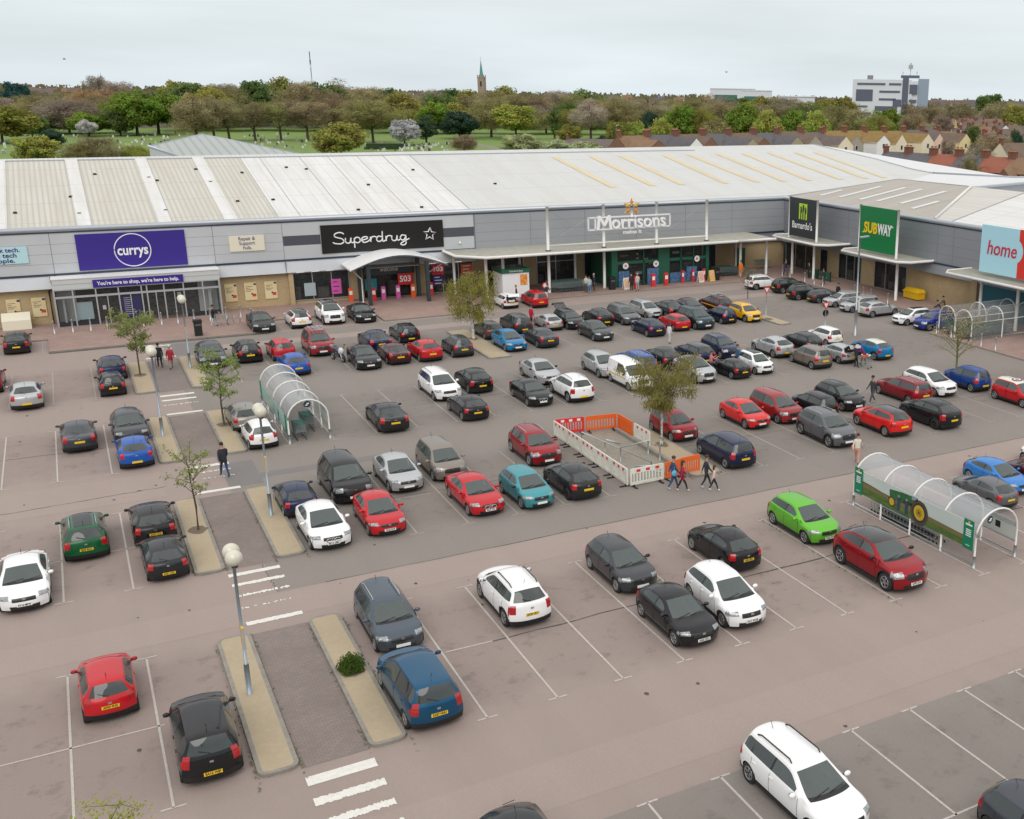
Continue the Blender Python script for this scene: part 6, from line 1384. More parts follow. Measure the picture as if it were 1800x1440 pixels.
    for s in (1, -1): b.ball(fc + Vector((.0, s * .034, .015)) * k, .012 * k, black, 6, 4); b.ball((hd + Vector((0, s * .095, .01))) * k, (.02 * k, .012 * k, .03 * k), sk, 6, 4)
    b.ball(fc + Vector((.018, 0, -.012)) * k, (.016 * k, .014 * k, .022 * k), sk, 6, 4); b.box(*(fc.x - .002, fc.x + .008), -.022 * k, .022 * k, fc.z - .052 * k, fc.z - .044 * k, M('lips', (.35, .1, .08), .5)); b.build('face', t)
    if bag:
        bc, side, bx = bag; b = MB(); bmt = M('bag %.2f' % bc[1], bc, .7); b.ball(Vector((-.06 if side == 0 else 0, side * .30, bx)) * k, (.09 * k, .13 * k, .19 * k) if side == 0 else (.15 * k, .06 * k, .17 * k), bmt, 10, 8)
        if side: b.tube([Vector((0, side * .28, bx + .12)) * k, (sh + Vector((0, side * .15, .03))) * k], .012, bmt, 5)
        b.build('bag', t)
    return t
E_D = -PI / 2
person(24.75, 45.35, .0 - .25, 1.72, 'woman in navy jacket and jeans with a pale blue bag, left of the walking group', (.03, .06, .15), (.03, .07, .18), (.5, .5, .5), 'brown', 'walk', bag=((.12, .42, .60), -1, .98), coat=True)
person(25.0, 44.85, -.2, 1.6, 'person in a crimson padded coat and black leggings in the walking group', (.28, .015, .05), (.015, .015, .018), (.75, .6, .6), 'brown', 'walk', coat=True, long_hair=True, ph=-1)
person(26.35, 44.75, -.3, 1.68, 'person in a long dark coat behind the child in pink', (.03, .035, .05), (.02, .02, .025), (.55, .55, .6), 'brown', 'walk', coat=True, ph=1)
person(26.45, 44.15, -.3, 1.32, 'child in a pale pink top and black skirt at the right of the walking group', (.72, .52, .50), (.02, .02, .025), (.8, .8, .8), 'brown', 'walk', ph=-1, long_hair=True)
person(5.4, 58.2, PI / 2 + .2, 1.8, 'man in a dark jacket and blue jeans walking away along the walkway crossing', (.02, .025, .035), (.02, .05, .16), (.02, .02, .02), 'black', 'walk', hood=False, coat=True)
person(4.55, 84.6, PI / 2, 1.75, 'person in dark clothes with a trolley beside the figure in red on the walkway', (.02, .025, .03), (.02, .02, .03), hair='black', pose='walk')
person(5.2, 83.8, PI / 2, 1.66, 'white haired person in a red coat walking on the far walkway', (.42, .02, .04), (.30, .26, .22), hair='white', pose='walk', coat=True, ph=-1)
person(43.75, 52.9, PI, 1.85, 'tall man in grey standing in the lane beside the black hatchback', (.05, .055, .065), (.07, .075, .09), (.3, .3, .3), 'black', 'walk')
person(35.45, 43.9, .8, 1.68, 'woman in a cream top with an orange bag behind the mural shelter', (.68, .62, .52), (.60, .30, .24), (.4, .2, .15), 'brown', 'walk', bag=((.65, .14, .06), 1, .95))
person(33.1, 86.0, 0.3, 1.75, 'person in a red coat between the dark grey people carrier and the silver hatchback', (.50, .015, .04), (.02, .02, .03), hair='black', pose='stand', coat=True)
person(40.3, 74.5, .2, 1.68, 'woman with long brown hair in a white top standing in the lane', (.70, .68, .68), (.62, .60, .60), hair='brown', pose='stand', long_hair=True)
person(43.5, 96.9, PI / 2, 1.72, 'person in a pale blue denim jacket with a pale bag by the supermarket column', (.38, .46, .52), (.10, .22, .34), (.5, .5, .5), 'black', 'stand', z=.12)
person(43.6, 97.9, PI / 2, 1.70, 'person in a cream top behind the denim jacket figure', (.58, .54, .44), (.10, .1, .12), hair='black', pose='stand', z=.12)
person(44.6, 98.2, PI, 1.72, 'person in navy standing by the supermarket column', (.02, .03, .07), (.02, .02, .04), hair='grey', pose='stand', z=.12)
person(48.0, 96.7, PI / 2, 1.78, 'person in black at the supermarket doors, left of a couple', (.02, .02, .025), (.02, .02, .03), hair='black', pose='stand', z=.12)
person(48.6, 96.5, PI / 2, 1.70, 'person in pale grey with a dark bag at the supermarket doors, right of a couple', (.55, .50, .46), (.36, .38, .42), hair='grey', pose='stand', z=.12, bag=((.03, .03, .04), -1, .95))
person(62.3, 98.8, -PI / 2, 1.8, 'worker in orange high visibility clothes at the end of the dark trolley rank', (.85, .20, .01), (.80, .20, .01), hair='brown', pose='stand', z=.12, coat=True)
person(38.35, 64.6, 0, 1.65, 'passenger in a pink jacket at the door of the black hatchback', (.62, .22, .20), (.05, .05, .07), hair='brown', pose='reach')
person(41.05, 65.3, PI, 1.70, 'person in a denim blue jacket getting into the small rounded white car', (.04, .12, .24), (.05, .06, .09), hair='brown', pose='stand')
person(49.9, 61.6, 2.6, 1.68, 'woman in a purple coat leaning over a trolley behind the silver hatchback', (.24, .015, .14), (.03, .02, .03), hair='black', pose='push', bend=.5, coat=True)
person(49.0, 61.3, 1.9, 1.7, 'person in black loading the open boot of the silver hatchback', (.012, .012, .015), (.02, .02, .02), hair='black', pose='reach', bend=.35)
person(38.4, 95.6, .6, 1.7, 'person in black and white beside the red people carrier', (.02, .02, .025), (.60, .60, .62), hair='black', pose='reach', bend=.3)
person(35.6, 96.0, 2.6, 1.72, 'person with ginger hair at the open door of the small white car', (.05, .03, .06), (.03, .03, .04), hair='fair', pose='stand')
person(9.6, 97.5, 0, 1.72, 'person in a black coat pushing a trolley outside the glass lobby', (.012, .013, .016), (.45, .55, .60), (.5, .05, .05), 'black', 'push', z=.12, coat=True)
person(63.6, 83.0, .2, 1.78, 'person in black standing over the roofs of the wing cars', (.012, .012, .015), (.02, .02, .02), hair='brown', pose='stand')
person(68.6, 94.8, PI, 1.74, 'person in dark clothing near the left green cafe barrier', (.02, .022, .03), (.02, .02, .03), hair='brown', pose='stand', z=.12)
person(67.6, 90.8, PI, 1.7, 'person in charcoal near the right green cafe barrier', (.03, .032, .035), (.03, .03, .03), hair='black', pose='walk', z=.12)
person(67.4, 97.6, -PI / 2, 1.68, 'person in navy beside the charcoal tower sign column', (.02, .03, .08), (.03, .05, .12), hair='fair', pose='walk', z=.12)
person(66.6, 71.6, 2.4, 1.7, 'stooping person in a dark jacket by the blue crossover', (.02, .03, .06), (.03, .03, .04), hair='black', pose='push', z=.12, bend=.5)
person(68.0, 72.6, 2.6, 1.75, 'person in an olive jacket against the buff brick of the wing', (.08, .09, .065), (.03, .03, .04), hair='black', pose='push', z=.12, bend=.25)
trolley(10.25, 97.5, .12, 0, 'trolley pushed by the black coated person outside the glass lobby', 'trolleys in use'); trolley(49.35, 60.75, 0, 2.0, 'trolley full of shopping behind the silver hatchback', 'trolleys in use'); trolley(4.55, 85.3, 0, PI / 2, 'trolley pushed along the far walkway', 'trolleys in use')
b = MB(); random.seed(9)
for _ in range(12): x, y = random.uniform(-.3, .3), random.uniform(-.16, .16); b.ball((x, y, .8 + random.uniform(0, .2)), (.1, .08, .08), random.choice((orp, white, pil, M('bread paper', (.6, .4, .25), .7))), 8, 5)
b.build('groceries', None, (49.35, 60.75, 0), None, 'heap of groceries in the trolley behind the silver hatchback', 'groceries')

# ================================================================ TREES
def leafmat(name, c, c2): return translucent(M(name, c, .75, noise=[(.35, .8, c2), (1.3, .5, tuple(x * 1.35 for x in c))], spec=.2), .4)
def tree_crown(seed, kind='leaf', n=2600, blob=26, flat=.8):
    """unit crown: width about 2 (radius 1), height 2*flat, centre at origin; built of small leaf faces in clumps"""
    rnd = random.Random(seed); vs = []; fs = []
    C = []
    for i in range(blob):
        while True:
            v = Vector((rnd.gauss(0, 1), rnd.gauss(0, 1), rnd.gauss(0, 1)))
            if v.length > .1: break
        v.normalize(); r = rnd.uniform(.35, .78); q = Vector((v.x * r, v.y * r, v.z * r * flat))
        pass
        C.append((q, rnd.uniform(.20, .36)))
    per = n // blob
    for q, cr_ in C:
        for _ in range(per):
            d = Vector((rnd.gauss(0, 1), rnd.gauss(0, 1), rnd.gauss(0, 1))).normalized(); rr = cr_ * rnd.uniform(.55, 1.05)
            c = q + Vector((d.x * rr, d.y * rr, d.z * rr * .8)); s = rnd.uniform(.020, .044) * (1 if kind == 'leaf' else .62)
            nrm = (d + Vector((rnd.gauss(0, .5), rnd.gauss(0, .5), rnd.gauss(0, .5)))).normalized(); a = nrm.orthogonal().normalized(); b_ = nrm.cross(a); th = rnd.uniform(0, PI); a, b_ = a * math.cos(th) + b_ * math.sin(th), b_ * math.cos(th) - a * math.sin(th)
            if kind == 'twig': a = a * 1.9; b_ = b_ * .32
            o = len(vs); vs += [c - a * s - b_ * s, c + a * s - b_ * s * .6, c + a * s * .8 + b_ * s, c - a * s * .6 + b_ * s]; fs.append((o, o + 1, o + 2, o + 3))
    return vs, fs
def branch_mb(b, seed, mat, h, spread, trunk_r, n=9, start=.35, droop=0, sub=3):
    rnd = random.Random(seed); b.tube([(0, 0, 0), (rnd.gauss(0, .01) * h, rnd.gauss(0, .01) * h, h * .5), (rnd.gauss(0, .02) * h, rnd.gauss(0, .02) * h, h * .97)], [trunk_r, trunk_r * .65, trunk_r * .15], mat, 7)
    for k in range(n):
        z = h * (start + (.9 - start) * k / n); a = 2.4 * k + rnd.uniform(-.4, .4); L_ = spread * (1 - .45 * k / n) * rnd.uniform(.75, 1.1)
        e = Vector((math.cos(a) * L_, math.sin(a) * L_, z + L_ * (.75 - droop))); m = Vector((math.cos(a) * L_ * .5, math.sin(a) * L_ * .5, z + L_ * .5)); b.tube([(0, 0, z), m, e], [trunk_r * .38, trunk_r * .24, trunk_r * .07], mat, 5)
        for j in range(sub):
            p = m.lerp(e, rnd.uniform(.1, .9)); d = Vector((rnd.gauss(0, 1), rnd.gauss(0, 1), rnd.uniform(-.2, 1))).normalized() * L_ * .4; b.tube([p, p + d], [trunk_r * .13, trunk_r * .04], mat, 4)
CRM = {}
leaf_obj = M('tree leaves', (1, 1, 1), .75, objcol=True, noise=None, spec=.15)
def variegate(m):   # real leaf colour variation through a crown
    nt = m.node_tree; N = nt.nodes.new; L_ = nt.links.new; b = nt.nodes['Principled BSDF']; src = b.inputs['Base Color'].links[0].from_socket
    tc = N('ShaderNodeTexCoord'); n = N('ShaderNodeTexNoise'); n.inputs['Scale'].default_value = 2.6; n.inputs['Detail'].default_value = 5; L_(tc.outputs['Object'], n.inputs[0])
    hs = N('ShaderNodeHueSaturation'); mr = N('ShaderNodeMapRange'); mr.inputs[1].default_value = .3; mr.inputs[2].default_value = .7; mr.inputs[3].default_value = .55; mr.inputs[4].default_value = 1.5; L_(n.outputs['Fac'], mr.inputs[0]); L_(mr.outputs[0], hs.inputs['Value'])
    mh = N('ShaderNodeMapRange'); mh.inputs[1].default_value = .3; mh.inputs[2].default_value = .7; mh.inputs[3].default_value = .48; mh.inputs[4].default_value = .515; n2 = N('ShaderNodeTexNoise'); n2.inputs['Scale'].default_value = 1.3; L_(tc.outputs['Object'], n2.inputs[0]); L_(n2.outputs['Fac'], mh.inputs[0]); L_(mh.outputs[0], hs.inputs['Hue'])
    L_(src, hs.inputs['Color']); L_(hs.outputs[0], b.inputs['Base Color'])
def translucent(m, c=.45):   # thin leaves let light through
    nt = m.node_tree; b = nt.nodes['Principled BSDF']; out = nt.nodes['Material Output']; t = nt.nodes.new('ShaderNodeBsdfTranslucent'); mx = nt.nodes.new('ShaderNodeMixShader'); mx.inputs[0].default_value = c
    nt.links.new(b.inputs['Base Color'].links[0].from_socket, t.inputs[0]); nt.links.new(b.outputs[0], mx.inputs[1]); nt.links.new(t.outputs[0], mx.inputs[2]); nt.links.new(mx.outputs[0], out.inputs[0]); return m
variegate(leaf_obj); translucent(leaf_obj)
bark = M('tree bark', (.085, .065, .045), .9, noise=[(6, .5, (.04, .03, .022))]); bark_p = M('pale twigs', (.20, .15, .12), .9)
for s in range(5):
    vs, fs = tree_crown(s, 'leaf', 11000, 60, .85); b = MB(); b.add(vs, fs, leaf_obj); CRM['leaf', s] = b.mesh('crown')
    vs, fs = tree_crown(50 + s, 'twig', 13000, 64, .9); b = MB(); b.add(vs, fs, leaf_obj)
    CRM['twig', s] = b.mesh('crown')
    rnd = random.Random(s); b = MB(); vs, fs = tree_crown(90 + s, 'leaf', 5000, 30, 1.6); vs = [Vector((v.x * (1 - .25 * v.z / 1.6), v.y * (1 - .25 * v.z / 1.6), v.z)) for v in vs]; b.add(vs, fs, leaf_obj); CRM['con', s] = b.mesh('crown')
for s in range(3):
    b = MB(); branch_mb(b, s, bark, 1.0, .42, .035, 10, .3); CRM['trunk', s] = b.mesh('trunk')
TCOL = {'green': (0.188, 0.288, 0.044), 'olive': (0.288, 0.288, 0.072), 'lime': (0.404, 0.446, 0.100), 'brown': (0.325, 0.274, 0.158), 'brownolive': (0.302, 0.274, 0.123), 'grey': (0.332, 0.281, 0.216), 'orange': (0.460, 0.288, 0.130), 'dark': (0.058, 0.107, 0.065), 'pine': (0.051, 0.123, 0.116), 'blossom': (0.500, 0.500, 0.500), 'pink': (0.500, 0.388, 0.316), 'pale': (0.446, 0.490, 0.260), 'darkgreen': (0.144, 0.216, 0.065)}
rt = random.Random(77); TN = 0
def btree(px, top, D, hw, col, lb, kind='leaf', base=None, grp='trees of the park belt behind the store', trunk=True, lowfrac=None):
    global TN; TN += 1
    hor = 142 + .0156 * px
    if base: D = CAMH * 1892 * 1.03 / (base - hor)
    p = at(px, top, D); r = hw * D / 1892 * (1.28 if kind == 'twig' else 1.15); H_ = max(p.z, 3)
    t = thing('tree', lb, 'tree', (p.x, p.y, 0), rt.uniform(0, 6.28), grp)
    ch = (H_ * (.84 if 'avenue' in lb or 'lawn' in lb or 'pinkish' in lb else .97)) / 2 if lowfrac is None else H_ * (1 - lowfrac) / 2
    s = rt.randrange(5); fl = {'leaf': .85 + .26, 'twig': .9 + .26, 'con': 1.6 + .3}[kind]; c = obj('crown', CRM[kind, s], t, (0, 0, H_ - ch)); c.scale = (r / 1.0, r / 1.0, ch / (fl * .86)); j = rt.uniform(.85, 1.15); c.color = (*[v * j * rt.uniform(.94, 1.06) for v in TCOL[col]], 1)
    if trunk: q = obj('trunk', CRM['trunk', s % 3], t); q.scale = (H_ * .9, H_ * .9, H_ * .82)
    return t
BT = [  # px, top y, distance, half width px, colour, kind, base y, label
 (20, 134, 700, 20, 'pine', 'leaf', None, 'dark blue-green pine on the horizon at the far left'),
 (-8, 176, 430, 46, 'olive', 'leaf', None, 'golden olive tree cut by the left edge'),
 (66, 168, 520, 40, 'brownolive', 'twig', None, 'brown olive tree between the pine and the purple-brown tree'), (112, 166, 500, 44, 'grey', 'twig', None, 'purple-brown bare tree with rounded top at the left'),
 (160, 147, 600, 42, 'orange', 'twig', None, 'rust orange tree below a taller bare crown'), (167, 118, 640, 20, 'grey', 'twig', None, 'tall airy bare tree rising above the rust orange one'),
 (55, 229, 330, 30, 'lime', 'leaf', 270, 'small yellow-green tree on the cemetery grass at the left'), (86, 221, 330, 19, 'dark', 'leaf', 246, 'round dark evergreen bush on the cemetery grass'),
 (168, 231, 300, 30, 'brown', 'twig', 275, 'brown twiggy tree just behind the roof at the left'), (128, 243, 300, 22, 'brownolive', 'twig', 275, 'low olive shrub behind the roof at the left'), (235, 248, 300, 24, 'olive', 'twig', 275, 'low olive brown shrub left of the ridged barn roof'),
 (50, 196, 460, 22, 'darkgreen', 'leaf', None, 'mid green shrub below the golden tree'), (150, 190, 480, 26, 'green', 'leaf', None, 'green hedge tree at the cemetery edge'), (150, 205, 470, 14, 'blossom', 'leaf', None, 'low white flowering shrub at the cemetery edge'),
 (230, 150, 440, 42, 'green', 'leaf', 224, 'dense bright green tree, left of a pair'), (268, 147, 452, 42, 'green', 'leaf', 223, 'dense bright green tree, right of a pair'), (205, 185, 480, 24, 'darkgreen', 'leaf', None, 'green tree tucked left of the dense pair'),
 (335, 155, 0, 36, 'brown', 'twig', 236, 'brown budding tree next to the dense green pair'), (368, 165, 0, 22, 'brown', 'twig', 236, 'slender brown tree, second in the cemetery avenue'), (395, 168, 0, 27, 'brown', 'twig', 236, 'brown tree, third in the cemetery avenue'), (441, 171, 0, 27, 'brownolive', 'twig', 236, 'round brown tree, fourth in the cemetery avenue'), (487, 170, 0, 28, 'brownolive', 'twig', 236, 'round brown tree, fifth in the cemetery avenue'), (534, 163, 0, 34, 'brown', 'twig', 237, 'larger brown tree, sixth in the cemetery avenue'),
 (580, 150, 470, 36, 'brown', 'twig', None, 'grey-brown tree behind the round olive tree'), (595, 211, 0, 42, 'olive', 'leaf', 272, 'broad round olive tree standing just behind the roof'), (650, 166, 0, 50, 'brownolive', 'twig', 243, 'broad olive brown tree on the park lawn'), (640, 142, 560, 40, 'brown', 'twig', None, 'tall brown tree behind the broad olive brown one'),
 (700, 158, 520, 36, 'olive', 'leaf', None, 'olive tree left of the white houses'), (708, 204, 0, 24, 'blossom', 'leaf', 248, 'white blossom tree beside the clipped hedge'), (746, 193, 0, 22, 'dark', 'con', 247, 'dark holly tree right of the white blossom'), (762, 170, 500, 30, 'green', 'leaf', None, 'fresh green tree behind the dark holly'), (805, 188, 0, 32, 'dark', 'leaf', 238, 'wide dark evergreen right of the holly'), (797, 178, 510, 32, 'olive', 'leaf', None, 'olive tree behind the wide dark evergreen'),
 (815, 230, 0, 22, 'brown', 'twig', 268, 'russet bush directly behind the roof'), (860, 160, 0, 36, 'brownolive', 'twig', 236, 'brown budding tree in front of the church'), (905, 176, 0, 42, 'lime', 'leaf', 240, 'broad lime-olive tree on the lawn'), (958, 172, 520, 28, 'grey', 'twig', None, 'grey-purple bare tree right of the broad lime-olive one'), (973, 177, 0, 14, 'darkgreen', 'con', 240, 'upright dark green conifer'),
 (1037, 167, 0, 33, 'pink', 'twig', 242, 'pinkish bare tree with a fan of branches'), (1000, 214, 0, 20, 'olive', 'leaf', 250, 'olive bush right of the conifer'), (1005, 170, 520, 30, 'darkgreen', 'twig', None, 'dull green tree left of the pinkish bare one'), (918, 229, 0, 34, 'pale', 'leaf', 272, 'pale willow bush behind the roof, left of three'), (984, 240, 0, 30, 'pale', 'leaf', 274, 'pale willow bush behind the roof, middle of three'), (1030, 244, 0, 28, 'pale', 'leaf', 274, 'pale willow bush behind the roof, right of three'), (1063, 233, 0, 17, 'dark', 'leaf', 264, 'round dark bush beside the first terrace house'),
 (1085, 165, 460, 34, 'brownolive', 'twig', None, 'olive brown tree right of the pinkish one'), (1085, 205, 340, 20, 'olive', 'leaf', None, 'olive shrub behind the first terrace chimneys'), (1115, 205, 340, 20, 'lime', 'leaf', None, 'yellow-green shrub behind the first terrace chimneys'), (1145, 187, 400, 18, 'dark', 'leaf', None, 'dark tree above the left end of the terrace'), (1140, 160, 480, 40, 'brown', 'twig', None, 'tall brown tree above the left end of the terrace'), (1165, 204, 345, 26, 'lime', 'leaf', None, 'wide yellow-green tree above the terrace'), (1195, 173, 400, 34, 'green', 'leaf', None, 'rich green round tree left of centre above the terrace'), (1235, 178, 400, 24, 'olive', 'twig', None, 'dull olive tree between two green ones above the terrace'), (1255, 200, 350, 26, 'brownolive', 'leaf', None, 'olive brown shrub above the terrace'), (1310, 176, 380, 33, 'green', 'leaf', None, 'vivid green domed tree above the terrace'), (1352, 189, 350, 29, 'lime', 'leaf', None, 'yellow-green tree right of the vivid domed one'), (1396, 183, 370, 24, 'green', 'leaf', None, 'green tree between two yellow-green ones'), (1438, 190, 350, 28, 'lime', 'leaf', None, 'yellow-green tree above the cream gables'), (1475, 172, 420, 34, 'brownolive', 'twig', None, 'brown tree left of the white office block'), (1515, 182, 400, 34, 'brownolive', 'twig', None, 'olive brown tree under the white office block'), (1560, 180, 430, 26, 'green', 'leaf', None, 'green tree at the foot of the office block'), (1545, 190, 380, 30, 'olive', 'twig', None, 'olive tree in front of the office block'), (1608, 182, 400, 28, 'brown', 'twig', None, 'brown tree at the right of the office block'), (1270, 168, 500, 36, 'brown', 'twig', None, 'brown tree in the belt above the terrace'), (1350, 168, 500, 40, 'brown', 'twig', None, 'broad brown tree in the belt under the long white store'), (1420, 172, 480, 32, 'darkgreen', 'twig', None, 'dull green tree in the belt left of the office block'),
 (1712, 211, 330, 14, 'darkgreen', 'leaf', None, 'round green garden tree among the right-hand houses'), (1690, 170, 600, 26, 'brown', 'twig', None, 'bare brown tree among the distant right-hand houses'), (1760, 168, 640, 30, 'brown', 'twig', None, 'bare brown tree near the right edge of the horizon'), (1745, 158, 900, 26, 'darkgreen', 'leaf', None, 'green tree clump on the horizon at the right'), (1790, 216, 320, 12, 'dark', 'leaf', None, 'dark garden tree at the right edge'), (1720, 240, 260, 26, 'grey', 'twig', None, 'bare twiggy garden tree between the cream gables and the red terrace'), (1740, 225, 300, 26, 'brown', 'twig', None, 'brown hedge tree in the gardens at the right'), (1705, 262, 210, 20, 'brownolive', 'twig', None, 'garden shrub behind the cream gables'), (1635, 180, 520, 24, 'brown', 'twig', None, 'brown tree right of the office block'), (1660, 195, 420, 18, 'grey', 'twig', None, 'grey garden tree left of the white house with the red roof'), (1790, 180, 520, 24, 'olive', 'leaf', None, 'olive tree near the right edge')]
for px, top, D, hw, col, kind, base, lb in BT: btree(px, top, D, hw, col, lb, kind, base)
# second belt: trees one can still tell apart behind the first ones
r2 = random.Random(5); k = 0
for px in range(-20, 1650, 22):
    if 205 < px < 290 or 1490 < px < 1630: continue
    if px < 200: top = r2.uniform(158, 168)
    elif px < 600: top = r2.uniform(129, 141)
    elif px < 860: top = r2.uniform(145, 158)
    elif px < 1080: top = r2.uniform(143, 160)
    else: top = r2.uniform(160, 172)
    col = r2.choice(('brown', 'brownolive', 'olive', 'brown', 'grey', 'darkgreen', 'brownolive')); k += 1
    btree(px + r2.uniform(-6, 6), top, r2.uniform(560, 640), r2.uniform(26, 38), col, 'tree in the woodland belt below the horizon', 'twig' if col in ('brown', 'grey', 'brownolive') else 'leaf', grp='woodland belt below the horizon', trunk=False)
for px in range(290, 640, 17):
    btree(px + r2.uniform(-6, 6), r2.uniform(160, 178), r2.uniform(520, 545), r2.uniform(20, 28), r2.choice(('brownolive', 'olive', 'darkgreen', 'brown')), 'tree in the undergrowth belt behind the cemetery avenue', 'twig', grp='undergrowth belt behind the cemetery avenue', trunk=False, lowfrac=.02)
for px in range(-10, 250, 26):
    btree(px, r2.uniform(188, 200), r2.uniform(505, 515), r2.uniform(20, 28), r2.choice(('brownolive', 'grey', 'darkgreen', 'brown')), 'shrub along the cemetery edge at the left', 'twig', grp='shrubs along the cemetery edge', trunk=False, lowfrac=.02)
for px in range(660, 1090, 26):
    btree(px, r2.uniform(180, 196), r2.uniform(500, 515), r2.uniform(20, 28), r2.choice(('brownolive', 'olive', 'darkgreen', 'olive')), 'shrub along the far side of the park lawn', 'twig', grp='shrubs along the park lawn', trunk=False, lowfrac=.02)
for k in range(15):
    px = r2.uniform(1620, 1812); D = r2.uniform(300, 620); hor = 142 + .0156 * px; btree(px, hor + (CAMH - r2.uniform(6, 10)) * 1930 / D, D, r2.uniform(9, 16) * 400 / D, r2.choice(('brown', 'grey', 'brownolive', 'olive', 'green')), 'garden tree among the houses at the right', r2.choice(('twig', 'twig', 'leaf')), grp='garden trees at the right', trunk=False)
# far woodland as one mass
b = MB(); rw = random.Random(31)
wood_m = M('far woodland', (.15, .13, .065), .9, noise=[(.02, .9, (.10, .13, .045)), (.006, .8, (.20, .15, .09))])
for _ in range(9500):
    px = rw.uniform(-60, 1860)
    if px > 1625 and rw.random() < .6: continue
    D = rw.choice((750, 900, 1100, 1500, 2200)) * rw.uniform(.9, 1.1); q = at(px, 170, D); h = rw.uniform(4, 11) * (1 + (D > 1800) * .3); r = rw.uniform(3.5, 7)
    for j in range(3): c = Vector((q.x + rw.gauss(0, r * .6), q.y + rw.gauss(0, r * .6), h - rw.uniform(0, h * .45))); a = Vector((rw.gauss(0, 1), rw.gauss(0, 1), rw.gauss(0, .4))).normalized() * r * .5; u = Vector((0, 0, r * .42)); b.add([c - a - u * .6, c - u, c + a - u * .5, c + a * .9 + u * .5, c + a * .3 + u, c - a * .6 + u * .8], [(0, 1, 2, 3, 4, 5)], wood_m)
b.build('far_woodland', kind='stuff')
# ---- hedge, path and gravestones
b = MB(); p = at(645, 255, 1); 
for px0, px1, v in ((643, 710, 252),):
    D = CAMH * 1930 / (v - 152); p = at(px0, v, D); q = at(px1, v, D); d = (q - p); d.z = 0; nrm = Vector((-d.y, d.x, 0)).normalized() * 1.0; b.obox(((p.x + q.x) / 2, (p.y + q.y) / 2, .9), d / 2, nrm, (0, 0, .9), M('clipped hedge', (.02, .04, .012), .95, noise=[(1.5, .7, (.04, .06, .02))]))
b.build('hedge', None, None, None, 'long low clipped dark hedge beside the white blossom tree', 'hedge')
b = MB(); P = [at(800, 262, 1), at(880, 264, 1)]
def gp_(px, v): d = ray(px, v); t = -CAMH / d.z; return (d.x * t, d.y * t)
pth = [gp_(820, 250), gp_(850, 256), gp_(900, 268), gp_(960, 285)]
for (x0, y0), (x1, y1) in zip(pth, pth[1:]): b.poly([(x0 - 1.6, y0, .01), (x1 - 1.6, y1, .01), (x1 + 1.6, y1, .01), (x0 + 1.6, y0, .01)], M('park path', (.22, .19, .17), .9))
b.build('park_path', kind='structure')
gs = []
for i, c in enumerate(((.50, .50, .46), (.62, .62, .60), (.06, .06, .065), (.30, .27, .23))):
    m = M('headstone %d' % i, c, .6); b = MB(); b.box(-.35, .35, -.06, .06, 0, .85, m); b.prism([(.32 * math.cos(a), 0 * a) for a in ()], 0, 1, m) if False else None
    b.add([(-.35, -.06, .85), (0, -.06, 1.05), (.35, -.06, .85), (-.35, .06, .85), (0, .06, 1.05), (.35, .06, .85)], [(0, 2, 1), (3, 4, 5), (0, 1, 4, 3), (1, 2, 5, 4)], m); b.box(-.45, .45, -.18, .18, 0, .12, m); gs.append(b.mesh('gravestone'))
rg = random.Random(12); cnt = 0
for k in range(270):
    if k < 90: px, v = rg.uniform(640, 790), rg.uniform(253, 268)
    elif k < 160: px, v = rg.uniform(0, 140), rg.uniform(236, 275)
    elif k < 215: px, v = rg.uniform(170, 330), rg.uniform(233, 262)
    else: px, v = rg.uniform(430, 560), rg.uniform(236, 262)
    if 640 <= px <= 790: v = rg.choice((254, 257, 260, 263, 266)) + rg.uniform(-.4, .4)
    x, y = gp_(px, v); o = obj('gravestone', rg.choice(gs), None, (x, y, 0), None, 'small headstone in the rows of the cemetery behind the store', 'gravestone', 'headstones in the cemetery'); o.rotation_euler = (0, 0, rg.gauss(0, .15)); s = rg.uniform(.55, 1.0); o.scale = (s, s, s)

